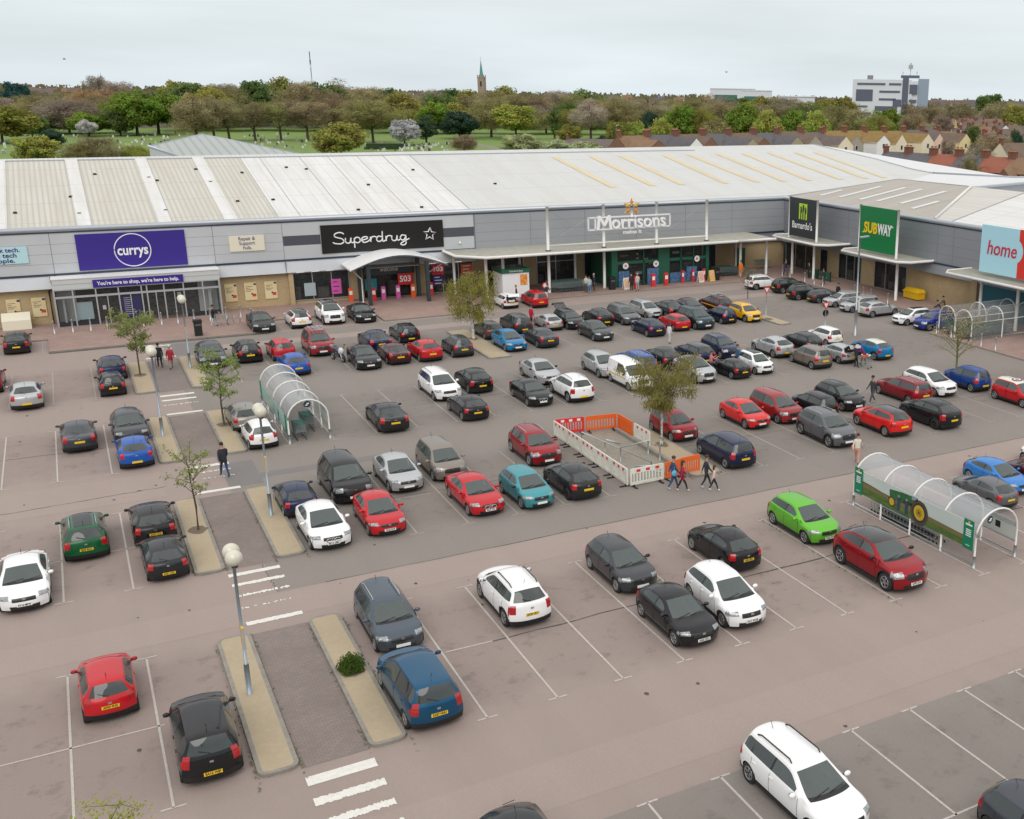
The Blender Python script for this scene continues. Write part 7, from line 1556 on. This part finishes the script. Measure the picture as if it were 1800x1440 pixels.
# ---- near trees in the car park
def near_tree(name, lb, x, y, h, cz, rx, rz_, n, col, leaf=.085, trunk_r=.09, droop=.0, seed=1, tmat=None, start=.4, sparse=None, birch=False, nb=14, z=.12, leafk=1.0):
    rnd = random.Random(seed); t = thing(name, lb, 'tree', (x, y, z)); b = MB(); tm = tmat or bark; tips = []
    top = Vector((rnd.gauss(0, .1), rnd.gauss(0, .1), h * .93)); b.tube([(0, 0, 0), (rnd.gauss(0, .04), rnd.gauss(0, .04), h * .3), (top.x * .5, top.y * .5, h * .62), top], [trunk_r, trunk_r * .8, trunk_r * .5, trunk_r * .12], tm, 9)
    for k in range(nb):
        f = k / nb; zz = h * (start + (.88 - start) * f); a = 2.39996 * k + rnd.uniform(-.3, .3); env = math.sqrt(max(.08, 1 - ((zz + .25 * rz_ - cz) / (rz_ * 1.15)) ** 2)); L_ = rx * env * rnd.uniform(.75, 1.12)
        rise = L_ * rnd.uniform(.5, .9) * (1 - droop); m = Vector((math.cos(a) * L_ * .5, math.sin(a) * L_ * .5, zz + rise * .65)); e = Vector((math.cos(a) * L_, math.sin(a) * L_, zz + rise * (.8 if droop else 1)))
        b.tube([(0, 0, zz), m, e], [trunk_r * .36, trunk_r * .2, trunk_r * .06], bark if birch else tm, 5)
        for j in range(5):
            p = Vector((0, 0, zz)).lerp(m, rnd.uniform(.5, 1)) if j < 2 else m.lerp(e, rnd.uniform(0, 1)); d = Vector((rnd.gauss(0, 1), rnd.gauss(0, 1), rnd.gauss(.3 - droop * 1.6, .5))).normalized() * L_ * rnd.uniform(.25, .5); b.tube([p, p + d], [trunk_r * .12, trunk_r * .03], bark if birch else tm, 3); tips += [(p, p + d)]
        tips.append((m, e))
    if birch:
        for _ in range(28): a = rnd.uniform(0, 6.28); zz = rnd.uniform(.05, h * .5); r = trunk_r * 1.02; b.obox((r * math.cos(a), r * math.sin(a), zz), (-math.sin(a) * .035, math.cos(a) * .035, 0), (math.cos(a) * .004, math.sin(a) * .004, 0), (0, 0, .02), black)
    b.build('trunk', t)
    lm = leafmat('leaves ' + str(col), col, tuple(c * .72 for c in col)); b = MB(); vs = []; fs = []
    for i in range(n):
        p, q = rnd.choice(tips); c = p.lerp(q, rnd.uniform(.25, 1.1)) + Vector((rnd.gauss(0, .13), rnd.gauss(0, .13), rnd.gauss(0, .10))) * rx * .55
        if droop: c.z -= abs(rnd.gauss(0, .32)) * droop * rx * .9
        nr = Vector((rnd.gauss(0, 1), rnd.gauss(0, 1), rnd.gauss(0, 1))).normalized(); a = nr.orthogonal().normalized(); bb_ = nr.cross(a); s = leaf * rnd.uniform(.5, 1.15) * leafk; o = len(vs); 
        if droop: a, bb_ = Vector((a.x * .6, a.y * .6, -.9)).normalized() * 1.3, bb_ * .6
        vs += [c - a * s, c - bb_ * s * .6, c + a * s, c + bb_ * s * .6]; fs.append((o, o + 1, o + 2, o + 3))
    b.add(vs, fs, lm); b.build('crown', t); return t
birch_bark = M('birch bark', (.62, .60, .55), .7, noise=[((3, 3, 9), .8, (.10, .09, .08))])
near_tree('birch_tree', 'tall silver birch with drooping foliage in front of the drugstore canopy', 27.0, 83.0, 5.9, 4.2, 2.1, 2.0, 9500, (.30, .28, .065), .085, .12, .6, 3, birch_bark, .32, birch=True, nb=22)
near_tree('birch_tree', 'round birch with bronze green weeping crown beside the plastic barriers', 27.5, 51.75, 4.75, 3.75, 2.1, 1.1, 12000, (.26, .235, .07), .07, .10, .28, 9, birch_bark, .45, birch=True, nb=22)
near_tree('young_tree', 'slim young tree with sparse green leaves on the strip by the black hatchbacks', 3.36, 51.0, 3.85, 2.9, 1.0, 1.1, 650, (.27, .32, .10), .07, .055, 0, 5, None, .42, nb=12)
near_tree('young_tree', 'leafy bright green young tree in front of the slate crossover', 6.55, 67.5, 4.25, 3.0, 1.3, 1.35, 2200, (.26, .33, .09), .07, .06, 0, 6, None, .34, nb=15)
near_tree('young_tree', 'young tree with pale yellow-green leaves in front of the glass lobby', 3.15, 82.6, 4.1, 3.0, 1.45, 1.2, 2600, (.26, .30, .10), .09, .06, 0, 7, None, .36, nb=15)
near_tree('blossom_tree', 'wide bare tree with tiny white blossom at the right edge below the trolley park', 53.9, 55.9, 3.9, 2.6, 2.3, 1.5, 1500, (.42, .37, .20), .06, .09, 0, 8, M('mossy bark', (.13, .13, .045), .9), .28, nb=20)
near_tree('young_tree', 'small leafless tree at the corner of the far lane by the white crossover', 56.3, 87.9, 2.9, 2.2, 1.2, .9, 420, (.26, .25, .15), .06, .05, 0, 10, None, .4, nb=14)
M('mossy bark', (.13, .13, .045), .9)
near_tree('lime_tree', 'top of a lime green leafing tree rising into the bottom left corner', -1.25, 18.0, 7.75, 7.0, 1.25, 1.1, 9000, (.34, .37, .06), .036, .08, 0, 12, M('mossy bark'), .66, nb=18, z=0)
# low shrub on the strip
t = thing('shrub', 'rounded mid green shrub on the gravel strip beside the petrol blue people carrier', 'shrub', (6.45, 35.0, .12)); b = MB(); rs = random.Random(2); vs = []; fs = []
for i in range(2600):
    d = Vector((rs.gauss(0, 1), rs.gauss(0, 1), abs(rs.gauss(0, .8)))).normalized(); r = rs.uniform(.35, 1.0) ** .5 * (.9 + .15 * math.sin(5 * math.atan2(d.y, d.x))); c = Vector((d.x * .5 * r, d.y * .55 * r, d.z * .6 * r + .04)); nr = Vector((rs.gauss(0, 1), rs.gauss(0, 1), rs.gauss(0, 1))).normalized(); a = nr.orthogonal().normalized(); q = nr.cross(a); s = rs.uniform(.02, .045); o = len(vs); vs += [c - a * s, c - q * s * .6, c + a * s, c + q * s * .6]; fs.append((o, o + 1, o + 2, o + 3))
b.add(vs, fs, leafmat('shrub leaves', (.085, .145, .022), (.05, .10, .015))); b.build('foliage', t)
b = MB(); 
for k in range(9): a = k * .7; b.tube([(0, 0, 0), (.2 * math.cos(a), .2 * math.sin(a), .3), (.36 * math.cos(a), .38 * math.sin(a), .42)], [.015, .01, .005], bark, 4)
b.build('stem', t)

# ================================================================ HOUSES AND DISTANT BUILDINGS
RT = {k: M('roof ' + k, c, .85, noise=[(.35, .55, tuple(x * .6 for x in c)), (1.2, .4, tuple(min(1, x * 1.3) for x in c))]) for k, c in dict(lichen=(.24, .155, .05), brown=(.15, .105, .075), slate=(.105, .10, .108), red=(.27, .09, .055), purple=(.135, .105, .10), orange=(.38, .12, .05), rust=(.22, .13, .075)).items()}
WT = {k: M('wall ' + k, c, .8, noise=[(.4, .3, tuple(x * .8 for x in c))]) for k, c in dict(cream=(0.780, 0.689, 0.520), white=(0.820, 0.820, 0.820), yellow=(0.754, 0.624, 0.325), peach=(0.754, 0.546, 0.429), blue=(0.676, 0.754, 0.820), buff=(0.364, 0.305, 0.221), grey=(0.364, 0.332, 0.280)).items()}
WT['brick'] = brickmat('red brick', (.24, .095, .055), (.20, .075, .045), (.2, .15, .12), 1, .225, .075, .01, 'XZ', .3)
wg = M('house window', (.03, .035, .045), .1); wf = M('window frame white', (.7, .7, .7), .5); pot = M('chimney pot', (.42, .22, .12), .8); chb = M('chimney brick', (.20, .085, .055), .9, noise=[(1.2, .5, (.12, .06, .045))])
def house(x, y, rz, w, d, eave, ridge, wall, roof, lb, grp=None, ax='X', chim=2, win=True, ext=None, extwall=None):
    """ax: ridge direction in the house's own frame"""
    t = thing('terrace_house', lb, 'house', (x, y, 0), rz, grp); W2, D2 = w / 2, d / 2; wm_ = WT[wall]; rm = RT[roof]; b = MB()
    b.box(-W2, W2, -D2, D2, 0, eave, wm_)
    if ax == 'X': b.add([(-W2, -D2, eave), (-W2, D2, eave), (-W2, 0, ridge - .05), (W2, -D2, eave), (W2, D2, eave), (W2, 0, ridge - .05)], [(0, 2, 1), (3, 4, 5)], wm_)
    else: b.add([(-W2, -D2, eave), (W2, -D2, eave), (0, -D2, ridge - .05), (-W2, D2, eave), (W2, D2, eave), (0, D2, ridge - .05)], [(0, 1, 2), (3, 5, 4)], wm_)
    b.build('wall', t); o_ = .25; sl = (ridge - eave) / (D2 if ax == 'X' else W2); b = MB()
    if ax == 'X': b.add([(-W2 - .05, -D2 - o_, eave - o_ * sl), (W2 + .05, -D2 - o_, eave - o_ * sl), (W2 + .05, 0, ridge), (-W2 - .05, 0, ridge), (-W2 - .05, D2 + o_, eave - o_ * sl), (W2 + .05, D2 + o_, eave - o_ * sl)], [(0, 1, 2, 3), (3, 2, 5, 4)], rm)
    else: b.add([(-W2 - o_, -D2 - .1, eave - o_ * sl), (-W2 - o_, D2 + .1, eave - o_ * sl), (0, D2 + .1, ridge), (0, -D2 - .1, ridge), (W2 + o_, -D2 - .1, eave - o_ * sl), (W2 + o_, D2 + .1, eave - o_ * sl)], [(0, 3, 2, 1), (3, 4, 5, 2)], rm)
    R0 = b.build('roof', t)
    for k in range(chim):
        cx = (-W2 + .4 if k == 0 else W2 - .4) if ax == 'X' else 0; cy = 0 if ax == 'X' else (-D2 + 1.2 if k == 0 else D2 - 1.2); b = MB(); b.box(cx - .38, cx + .38, cy - .6, cy + .6, ridge - 1.0, ridge + 1.1, chb); b.box(cx - .45, cx + .45, cy - .68, cy + .68, ridge + .95, ridge + 1.12, chb)
        for q in (-.38, 0, .38): b.tube([(cx, cy + q, ridge + 1.1), (cx, cy + q, ridge + 1.5)], .11, pot, 6)
        b.build('chimney', R0)
    def window(wx, wy, wz, ww=.9, wh=1.2, yn=-1):
        b = MB(); b.box(wx - ww / 2 - .1, wx + ww / 2 + .1, wy + yn * .03 - .02, wy + yn * .03 + .02, wz - .1, wz + wh + .1, wf); b.add([(wx - ww / 2, wy + yn * .06, wz), (wx + ww / 2, wy + yn * .06, wz), (wx + ww / 2, wy + yn * .06, wz + wh), (wx - ww / 2, wy + yn * .06, wz + wh)], [(0, 1, 2, 3)], wg); b.build('window', t)
    if win:
        window(-W2 * .45, -D2, eave - 1.7); window(W2 * .45, -D2, eave - 1.7)
        if eave > 4: window(-W2 * .45, -D2, eave - 4.4); window(W2 * .45, -D2, eave - 4.4)
    if ext:   # gabled rear outrigger towards the camera
        ew, ed, ee, er = ext; m2 = WT[extwall or wall]; b = MB(); X0 = -W2; X1 = X0 + ew; Y1 = -D2; Y0 = Y1 - ed; xm = (X0 + X1) / 2
        b.box(X0, X1, Y0, Y1 - .01, 0, ee, m2); b.add([(X0, Y0, ee), (X1, Y0, ee), (xm, Y0, er)], [(0, 1, 2)], m2); b.build('rear_wing_wall', t)
        b = MB(); b.add([(X0 - .1, Y0 - .05, ee - .15), (xm, Y0 - .05, er + .03), (xm, Y1 + 2.2, er + .03), (X0 - .2, Y1 + .3, ee - .15), (X1 + .1, Y0 - .05, ee - .15), (X1 + .2, Y1 + .3, ee - .15)], [(0, 1, 2, 3), (1, 4, 5, 2)], rm); b.build('rear_wing_roof', t)
        window(xm, Y0, ee - 1.5, .8, 1.1)
    return t
rh = random.Random(14)
# long terrace (lichen roofs) with cream gabled outriggers
A = at(1085, 235, 252); B = at(1650, 245, 336); d = B - A; L_ = math.hypot(d.x, d.y); ang = math.atan2(d.y, d.x); n = 14; step = L_ / n
ew = ['brick', 'white', 'brick', 'buff', 'brick', 'buff', 'grey', 'cream', 'grey', 'white', 'cream', 'cream', 'peach', 'yellow']
rf = ['rust', 'slate', 'brown', 'slate', 'brown', 'slate', 'brown', 'purple', 'lichen', 'lichen', 'lichen', 'lichen', 'purple', 'brown']
for k in range(n):
    p = A + d * ((k + .5) / n); x, y = p.x, p.y
    house(x, y, ang, step * 1.0, 8.5, 6.4, 9.8 + rh.uniform(-.2, .2), 'brick' if k < 6 else ew[k], rf[k], '%s-roofed terrace house with %s rear wing, %s from the left in the long row' % ({'rust': 'rust', 'slate': 'grey slate', 'brown': 'brown', 'purple': 'purple', 'lichen': 'golden lichen'}[rf[k]], ew[k], ('first second third fourth fifth sixth seventh eighth ninth tenth eleventh twelfth thirteenth fourteenth'.split())[k]), 'long terrace behind the store', ext=(step * rh.uniform(.58, .74), rh.uniform(5, 8), 6.9 + rh.uniform(-.3, .3), 9.2 + rh.uniform(-.3, .3)), extwall=ew[k], chim=2).scale = (-1 if k % 2 else 1, 1, 1)
# nearer terrace of slate and red roofs at the right
A = at(1555, 262, 236); B = at(1830, 275, 222); d = B - A; L_ = math.hypot(d.x, d.y); ang = math.atan2(d.y, d.x); n = 6; step = L_ / n
for k in range(n):
    p = A + d * ((k + .5) / n); c = ('slate', 'slate', 'red', 'slate', 'red', 'rust')[k]
    house(p.x, p.y, ang, step, 8.5, 5.3, 8.0, 'brick', c, '%s brick house in the nearer terrace at the right, number %d from the left' % ({'slate': 'slate-roofed', 'red': 'red-roofed', 'rust': 'rust-roofed'}[c], k + 1), 'nearer terrace at the right', ext=(step * .6, 4.0, 4.4, 6.3), extwall=('cream', 'brick', 'cream', 'brick', 'brick', 'brick')[k], chim=2)
# detached and semi rows further off at the right, and a low bungalow roof
for i, (px, v, D, w_, wall, roof, rzr, lb) in enumerate(((1690, 205, 400, 9, 'cream', 'brown', .2, 'cream semi with brown roof, left of the distant right row'), (1720, 204, 400, 10, 'cream', 'purple', .2, 'cream semi with purple roof in the distant right row'), (1748, 206, 395, 9, 'white', 'brown', .2, 'white semi in the distant right row'), (1780, 205, 385, 10, 'yellow', 'purple', .2, 'yellow house with purple roof in the distant right row'), (1800, 209, 380, 9, 'cream', 'purple', .2, 'cream house at the right end of the distant row'),
    (1658, 190, 480, 10, 'white', 'red', .1, 'white house with a red roof left of the distant right row'), (1655, 203, 440, 9, 'white', 'orange', .1, 'orange-roofed house below the white one with the red roof'), (1745, 238, 300, 9, 'white', 'purple', .9, 'white gabled house among bare garden trees'), (1785, 245, 280, 9, 'cream', 'brown', .4, 'brown-roofed house among bare garden trees'), (1715, 232, 320, 9, 'grey', 'brown', .4, 'brown-roofed house behind the cream gables'),
    (1060, 240, 330, 22, 'grey', 'purple', .0, 'low grey-roofed building left of the terrace'), (1768, 222, 330, 10, 'buff', 'brown', .5, 'buff house with brown roof among the right gardens'),
    (800, 172, 620, 12, 'white', 'brown', .2, 'white cottage left of the church'), (825, 174, 640, 12, 'white', 'slate', .2, 'white cottage nearest the church'), (903, 173, 620, 12, 'white', 'orange', .1, 'orange-roofed house right of the church'), (925, 172, 620, 14, 'white', 'orange', .1, 'long orange-roofed house right of the church'), (740, 174, 620, 10, 'white', 'brown', .2, 'white cottage among trees left of the church'), (1025, 166, 800, 10, 'white', 'slate', .3, 'small white gable on the far hillside'), (1087, 170, 700, 16, 'white', 'purple', .1, 'pale house behind the pinkish tree'))):
    hor = 142 + .0156 * px; zt = 8.6 if i != 10 else 5.5; D = (CAMH - zt) * 1935 / max(7, v - hor); p = at(px, v, D); house(p.x, p.y, -.55 + rzr, w_, 8, zt * .62, zt, wall, roof, lb, 'scattered houses beyond the trees', chim=1)
# far horizon houses
rf_ = random.Random(40)
for k in range(60):
    px = rf_.uniform(1632, 1812); D = rf_.uniform(330, 620); p = at(px, 170, D); wl = rf_.choice(('white', 'cream', 'cream', 'yellow', 'white')); rr_ = rf_.choice(('brown', 'slate', 'purple', 'brown', 'rust'))
    house(p.x, p.y, rf_.choice((-.9, -.55, -.35, .3)), rf_.uniform(8, 12), 8, 5.2, rf_.uniform(7.8, 8.8), wl, rr_, 'pitched-roof house in the scatter between the right terraces and the horizon', 'houses scattered at the right', chim=1, win=True)
    px = rf_.uniform(1625, 1812); btree(px, 0, 10, 1, 'brown', '', 'twig') if False else None
for k in range(120):
    px = rf_.choice((rf_.uniform(40, 205), rf_.uniform(1050, 1480), rf_.uniform(1625, 1810), rf_.uniform(1625, 1810), rf_.uniform(640, 900))); D = rf_.uniform(650, 1500); p = at(px, 160, D); zt = rf_.uniform(7.5, 10) + (D > 1000) * 5
    wall = rf_.choice(('white', 'cream', 'white', 'brick', 'yellow', 'cream')); roof = rf_.choice(('brown', 'rust', 'slate', 'purple', 'brown'))
    t = thing('distant_house', 'tiny pale or brick house with pitched roof near the horizon', 'house', (p.x, p.y, 0), rf_.uniform(-.9, -.2), 'tiny houses near the horizon'); w_, d_ = rf_.uniform(9, 14), 8; b = MB(); b.box(-w_ / 2, w_ / 2, -d_ / 2, d_ / 2, 0, zt * .66, WT[wall]); b.add([(-w_ / 2, -d_ / 2, zt * .66), (-w_ / 2, d_ / 2, zt * .66), (-w_ / 2, 0, zt - .1), (w_ / 2, -d_ / 2, zt * .66), (w_ / 2, d_ / 2, zt * .66), (w_ / 2, 0, zt - .1)], [(0, 2, 1), (3, 4, 5)], WT[wall]); b.build('wall', t)
    b = MB(); b.add([(-w_ / 2 - .2, -d_ / 2 - .4, zt * .64), (w_ / 2 + .2, -d_ / 2 - .4, zt * .64), (w_ / 2 + .2, 0, zt), (-w_ / 2 - .2, 0, zt), (-w_ / 2 - .2, d_ / 2 + .4, zt * .64), (w_ / 2 + .2, d_ / 2 + .4, zt * .64)], [(0, 1, 2, 3), (3, 2, 5, 4)], RT[roof]); b.build('roof', t)
# ridged grey barn behind the store
b = MB(); barn = thing('warehouse', 'grey ridged warehouse roof rising behind the left part of the store', 'building', (0, 0, 0))
bx = [(10.1, 150), (27.4, 150)]; P_ = at(262, 257, 150); pk_ = at(355, 236, 165); rgt = at(530, 271, 152); back = at(400, 262, 178); lft = at(262, 257, 150)
barn.location = (pk_.x, pk_.y, 0); o_ = Vector((pk_.x, pk_.y, 0))
lo = 9.8
bm_ = ribmat('green grey barn roof', (.36, .39, .37), (.27, .30, .28), 1.1, 'X', .5, (.4, .42, .4), .3, .3, lap=0)
f1 = Vector((P_.x, P_.y, P_.z)); f2 = Vector((rgt.x - 6, rgt.y - 14, 9.0)); ridge2 = at(470, 263, 150)
b.add([f1 - o_, Vector((P_.x + 6, P_.y - 12, 10.2)) - o_, f2 - o_, rgt - o_, pk_ - o_], [(0, 1, 2, 3, 4)], bm_); b.add([pk_ - o_, rgt - o_, rgt + Vector((2, 30, -2)) - o_, pk_ + Vector((2, 30, -2)) - o_], [(0, 1, 2, 3)], bm_); b.build('roof', barn)
b = MB(); wmb = M('pale barn wall', (.42, .44, .44), .6)
for p, q in ((f1, Vector((P_.x + 6, P_.y - 12, 10.2))), (Vector((P_.x + 6, P_.y - 12, 10.2)), f2), (f2, rgt)): b.add([Vector((p.x, p.y, 0)) - o_, Vector((q.x, q.y, 0)) - o_, q - o_ - Vector((0, 0, .1)), p - o_ - Vector((0, 0, .1))], [(0, 1, 2, 3)], wmb)
b.build('wall', barn); b = MB(); b.tube([f1 - o_, Vector((P_.x + 6, P_.y - 12, 10.2)) - o_], .15, cap_m, 6); b.tube([f1 - o_, pk_ - o_, rgt - o_], .1, cap_m, 6); b.build('gutter', barn)
# church
p = at(847, 150, 900); t = thing('church', 'stone church tower with a slender green copper spire on the horizon', 'church', (p.x, p.y, 0), -.6); t.scale = (.85, .85, .95)
stone = M('church stone', (.34, .27, .20), .9, noise=[(.3, .4, (.15, .12, .09))]); cop = M('green copper', (.10, .27, .24), .6); b = MB(); b.box(-3.1, 3.1, -3.1, 3.1, 0, 29.5, stone); b.box(-3.4, 3.4, -3.4, 3.4, 28.6, 29.0, stone)
for x, y in ((-2.9, -2.9), (2.9, -2.9), (-2.9, 2.9), (2.9, 2.9)): b.box(x - .35, x + .35, y - .35, y + .35, 29.5, 31, stone)
b.box(-.7, .7, -3.2, -3.1, 22, 26, black); b.box(-3.2, -3.1, -.7, .7, 22, 26, black); b.build('tower', t)
b = MB(); b.add([(1.9 * math.cos(2 * PI * k / 8), 1.9 * math.sin(2 * PI * k / 8), 29.5) for k in range(8)] + [(0, 0, 43.5)], [(k, (k + 1) % 8, 8) for k in range(8)], cop); b.tube([(0, 0, 43), (0, 0, 45)], .12, cop, 4); b.build('spire', t)
b = MB(); b.box(3.1, 26, -4.5, 4.5, 0, 10, stone); b.add([(3.1, -5, 10), (26, -5, 10), (26, 0, 17), (3.1, 0, 17), (3.1, 5, 10), (26, 5, 10)], [(0, 1, 2, 3), (3, 2, 5, 4)], RT['slate']); b.build('nave', t)
# office block
p = at(1566, 160, 620); t = thing('office_block', 'white and dark grey six-storey office block with rooftop masts', 'building', (p.x, p.y, 0), math.atan2(p.y, p.x) - PI / 2 - .02)
ow = M('office white panel', (.66, .68, .72), .5); og_ = M('office blue grey panel', (.10, .115, .16), .4); b = MB(); b.box(-20.5, 11, -7, 7, 0, 27.2, ow); b.box(11.2, 20, -6, 8, 0, 26.5, ow); b.box(6.2, 9.4, -7.25, 7, 4, 28.2, og_); b.box(14.5, 20.2, -6.2, 8.2, 4, 27.8, M('office pale blue', (.28, .34, .42), .4)); b.build('wall', t)
for x0, x1, z0, z1 in ((-18, -3, 24.4, 25.4), (-1, 5.5, 24.4, 25.4), (-18.5, -9.5, 16, 22), (-6, 5, 20.5, 21.5), (-6, 3, 16.5, 17.5), (-18, -12, 12.8, 13.6), (-8, 4, 11, 13.4), (1.5, 6, 13.4, 17), (10, 14.2, 20, 24.8), (10, 14, 15.8, 17), (10, 14, 12, 12.9), (-18, -10, 9, 10)):
    b = MB(); b.box(x0, x1, -7.3 if x1 < 9 else -7.2, -6.9 if x1 < 9 else -5.9, z0, z1, og_); b.build('window_band', t)
b = MB(); b.box(5, 15, -3, 3, 28.2, 29.6, og_); b.box(-13, -10, -2, 2, 27.2, 29.4, M('plant grey', (.2, .19, .18), .7)); b.tube([(10, 0, 29.6), (10, 0, 36)], .3, galv, 6); b.box(8.8, 11.2, -.6, .6, 33, 35, galv); b.tube([(6, 0, 29.6), (6, 0, 31.5)], .15, galv, 4); b.tube([(13.5, 0, 29.6), (13.5, 0, 31.5)], .15, galv, 4); b.build('rooftop_plant', t)
# long white retail sheds on the horizon
for px, v, D, w_, h_, lb in ((1288, 157, 1100, 44, 14, 'long white shed with green glazing on the horizon'), (1400, 170, 800, 26, 11, 'pale blue-grey hall left of the office block'), (1330, 160, 1100, 30, 11, 'low white shed right of the long white one')):
    hor = 142 + .0156 * px; zt = max(8, CAMH - (v - hor) * D / 1930); p = at(px, v, D); t = thing('distant_shed', lb, 'building', (p.x, p.y, 0), math.atan2(p.y, p.x) - PI / 2); b = MB(); b.box(-w_ / 2, w_ / 2, -8, 8, 0, zt, ow); b.box(-w_ / 2 - .5, w_ / 2 + .5, -8.5, 8.5, zt, zt + .6, white); b.build('wall', t); b = MB(); b.box(-w_ * .4, w_ * .1, -8.2, -8, zt * .45, zt * .75, M('green glazing', (.05, .16, .13), .3)); b.build('window', t)
p = at(549, 150, 1500); b = MB(); b.tube([(0, 0, 0), (0, 0, 60)], .55, galv, 5); b.tube([(0, 0, 40), (0, 0, 50)], .9, galv, 5); b.build('radio_mast', None, (p.x, p.y, 0), None, 'thin lattice radio mast on the horizon above the woods', 'mast')
t = thing('street_lamp', 'pale lamp post beside the low building left of the terrace', 'street lamp', at(1083, 216, 330) - Vector((0, 0, at(1083, 216, 330).z))); b = MB(); b.tube([(0, 0, 0), (0, 0, 9.5)], .1, white_metal, 5); b.tube([(0, 0, 9.5), (1, 0, 9.7)], .08, white_metal, 5); b.build('post', t)
# seagulls
gm_ = M('gull grey', (.10, .10, .11), .7)
for (px, v, lb) in ((1277, 127, 'small dark gull in the sky left of the office block'), (113, 104, 'tiny gull in the sky above the rust orange tree')):
    p = at(px, v, 140); b = MB(); b.ball((0, 0, 0), (.28, .09, .09), gm_, 8, 6); b.add([(.1, 0, .04), (-.12, 0, .04), (-.1, .45, .18), (.05, .42, .18), (-.15, .8, .08)], [(0, 1, 2, 3), (3, 2, 4)], gm_); b.add([(.1, 0, .04), (-.12, 0, .04), (-.1, -.45, .18), (.05, -.42, .18), (-.15, -.8, .08)], [(0, 3, 2, 1), (3, 4, 2)], gm_); b.build('gull', None, p, None, lb, 'gull').scale = (.55, .55, .55)
print('objects', len(bpy.data.objects))
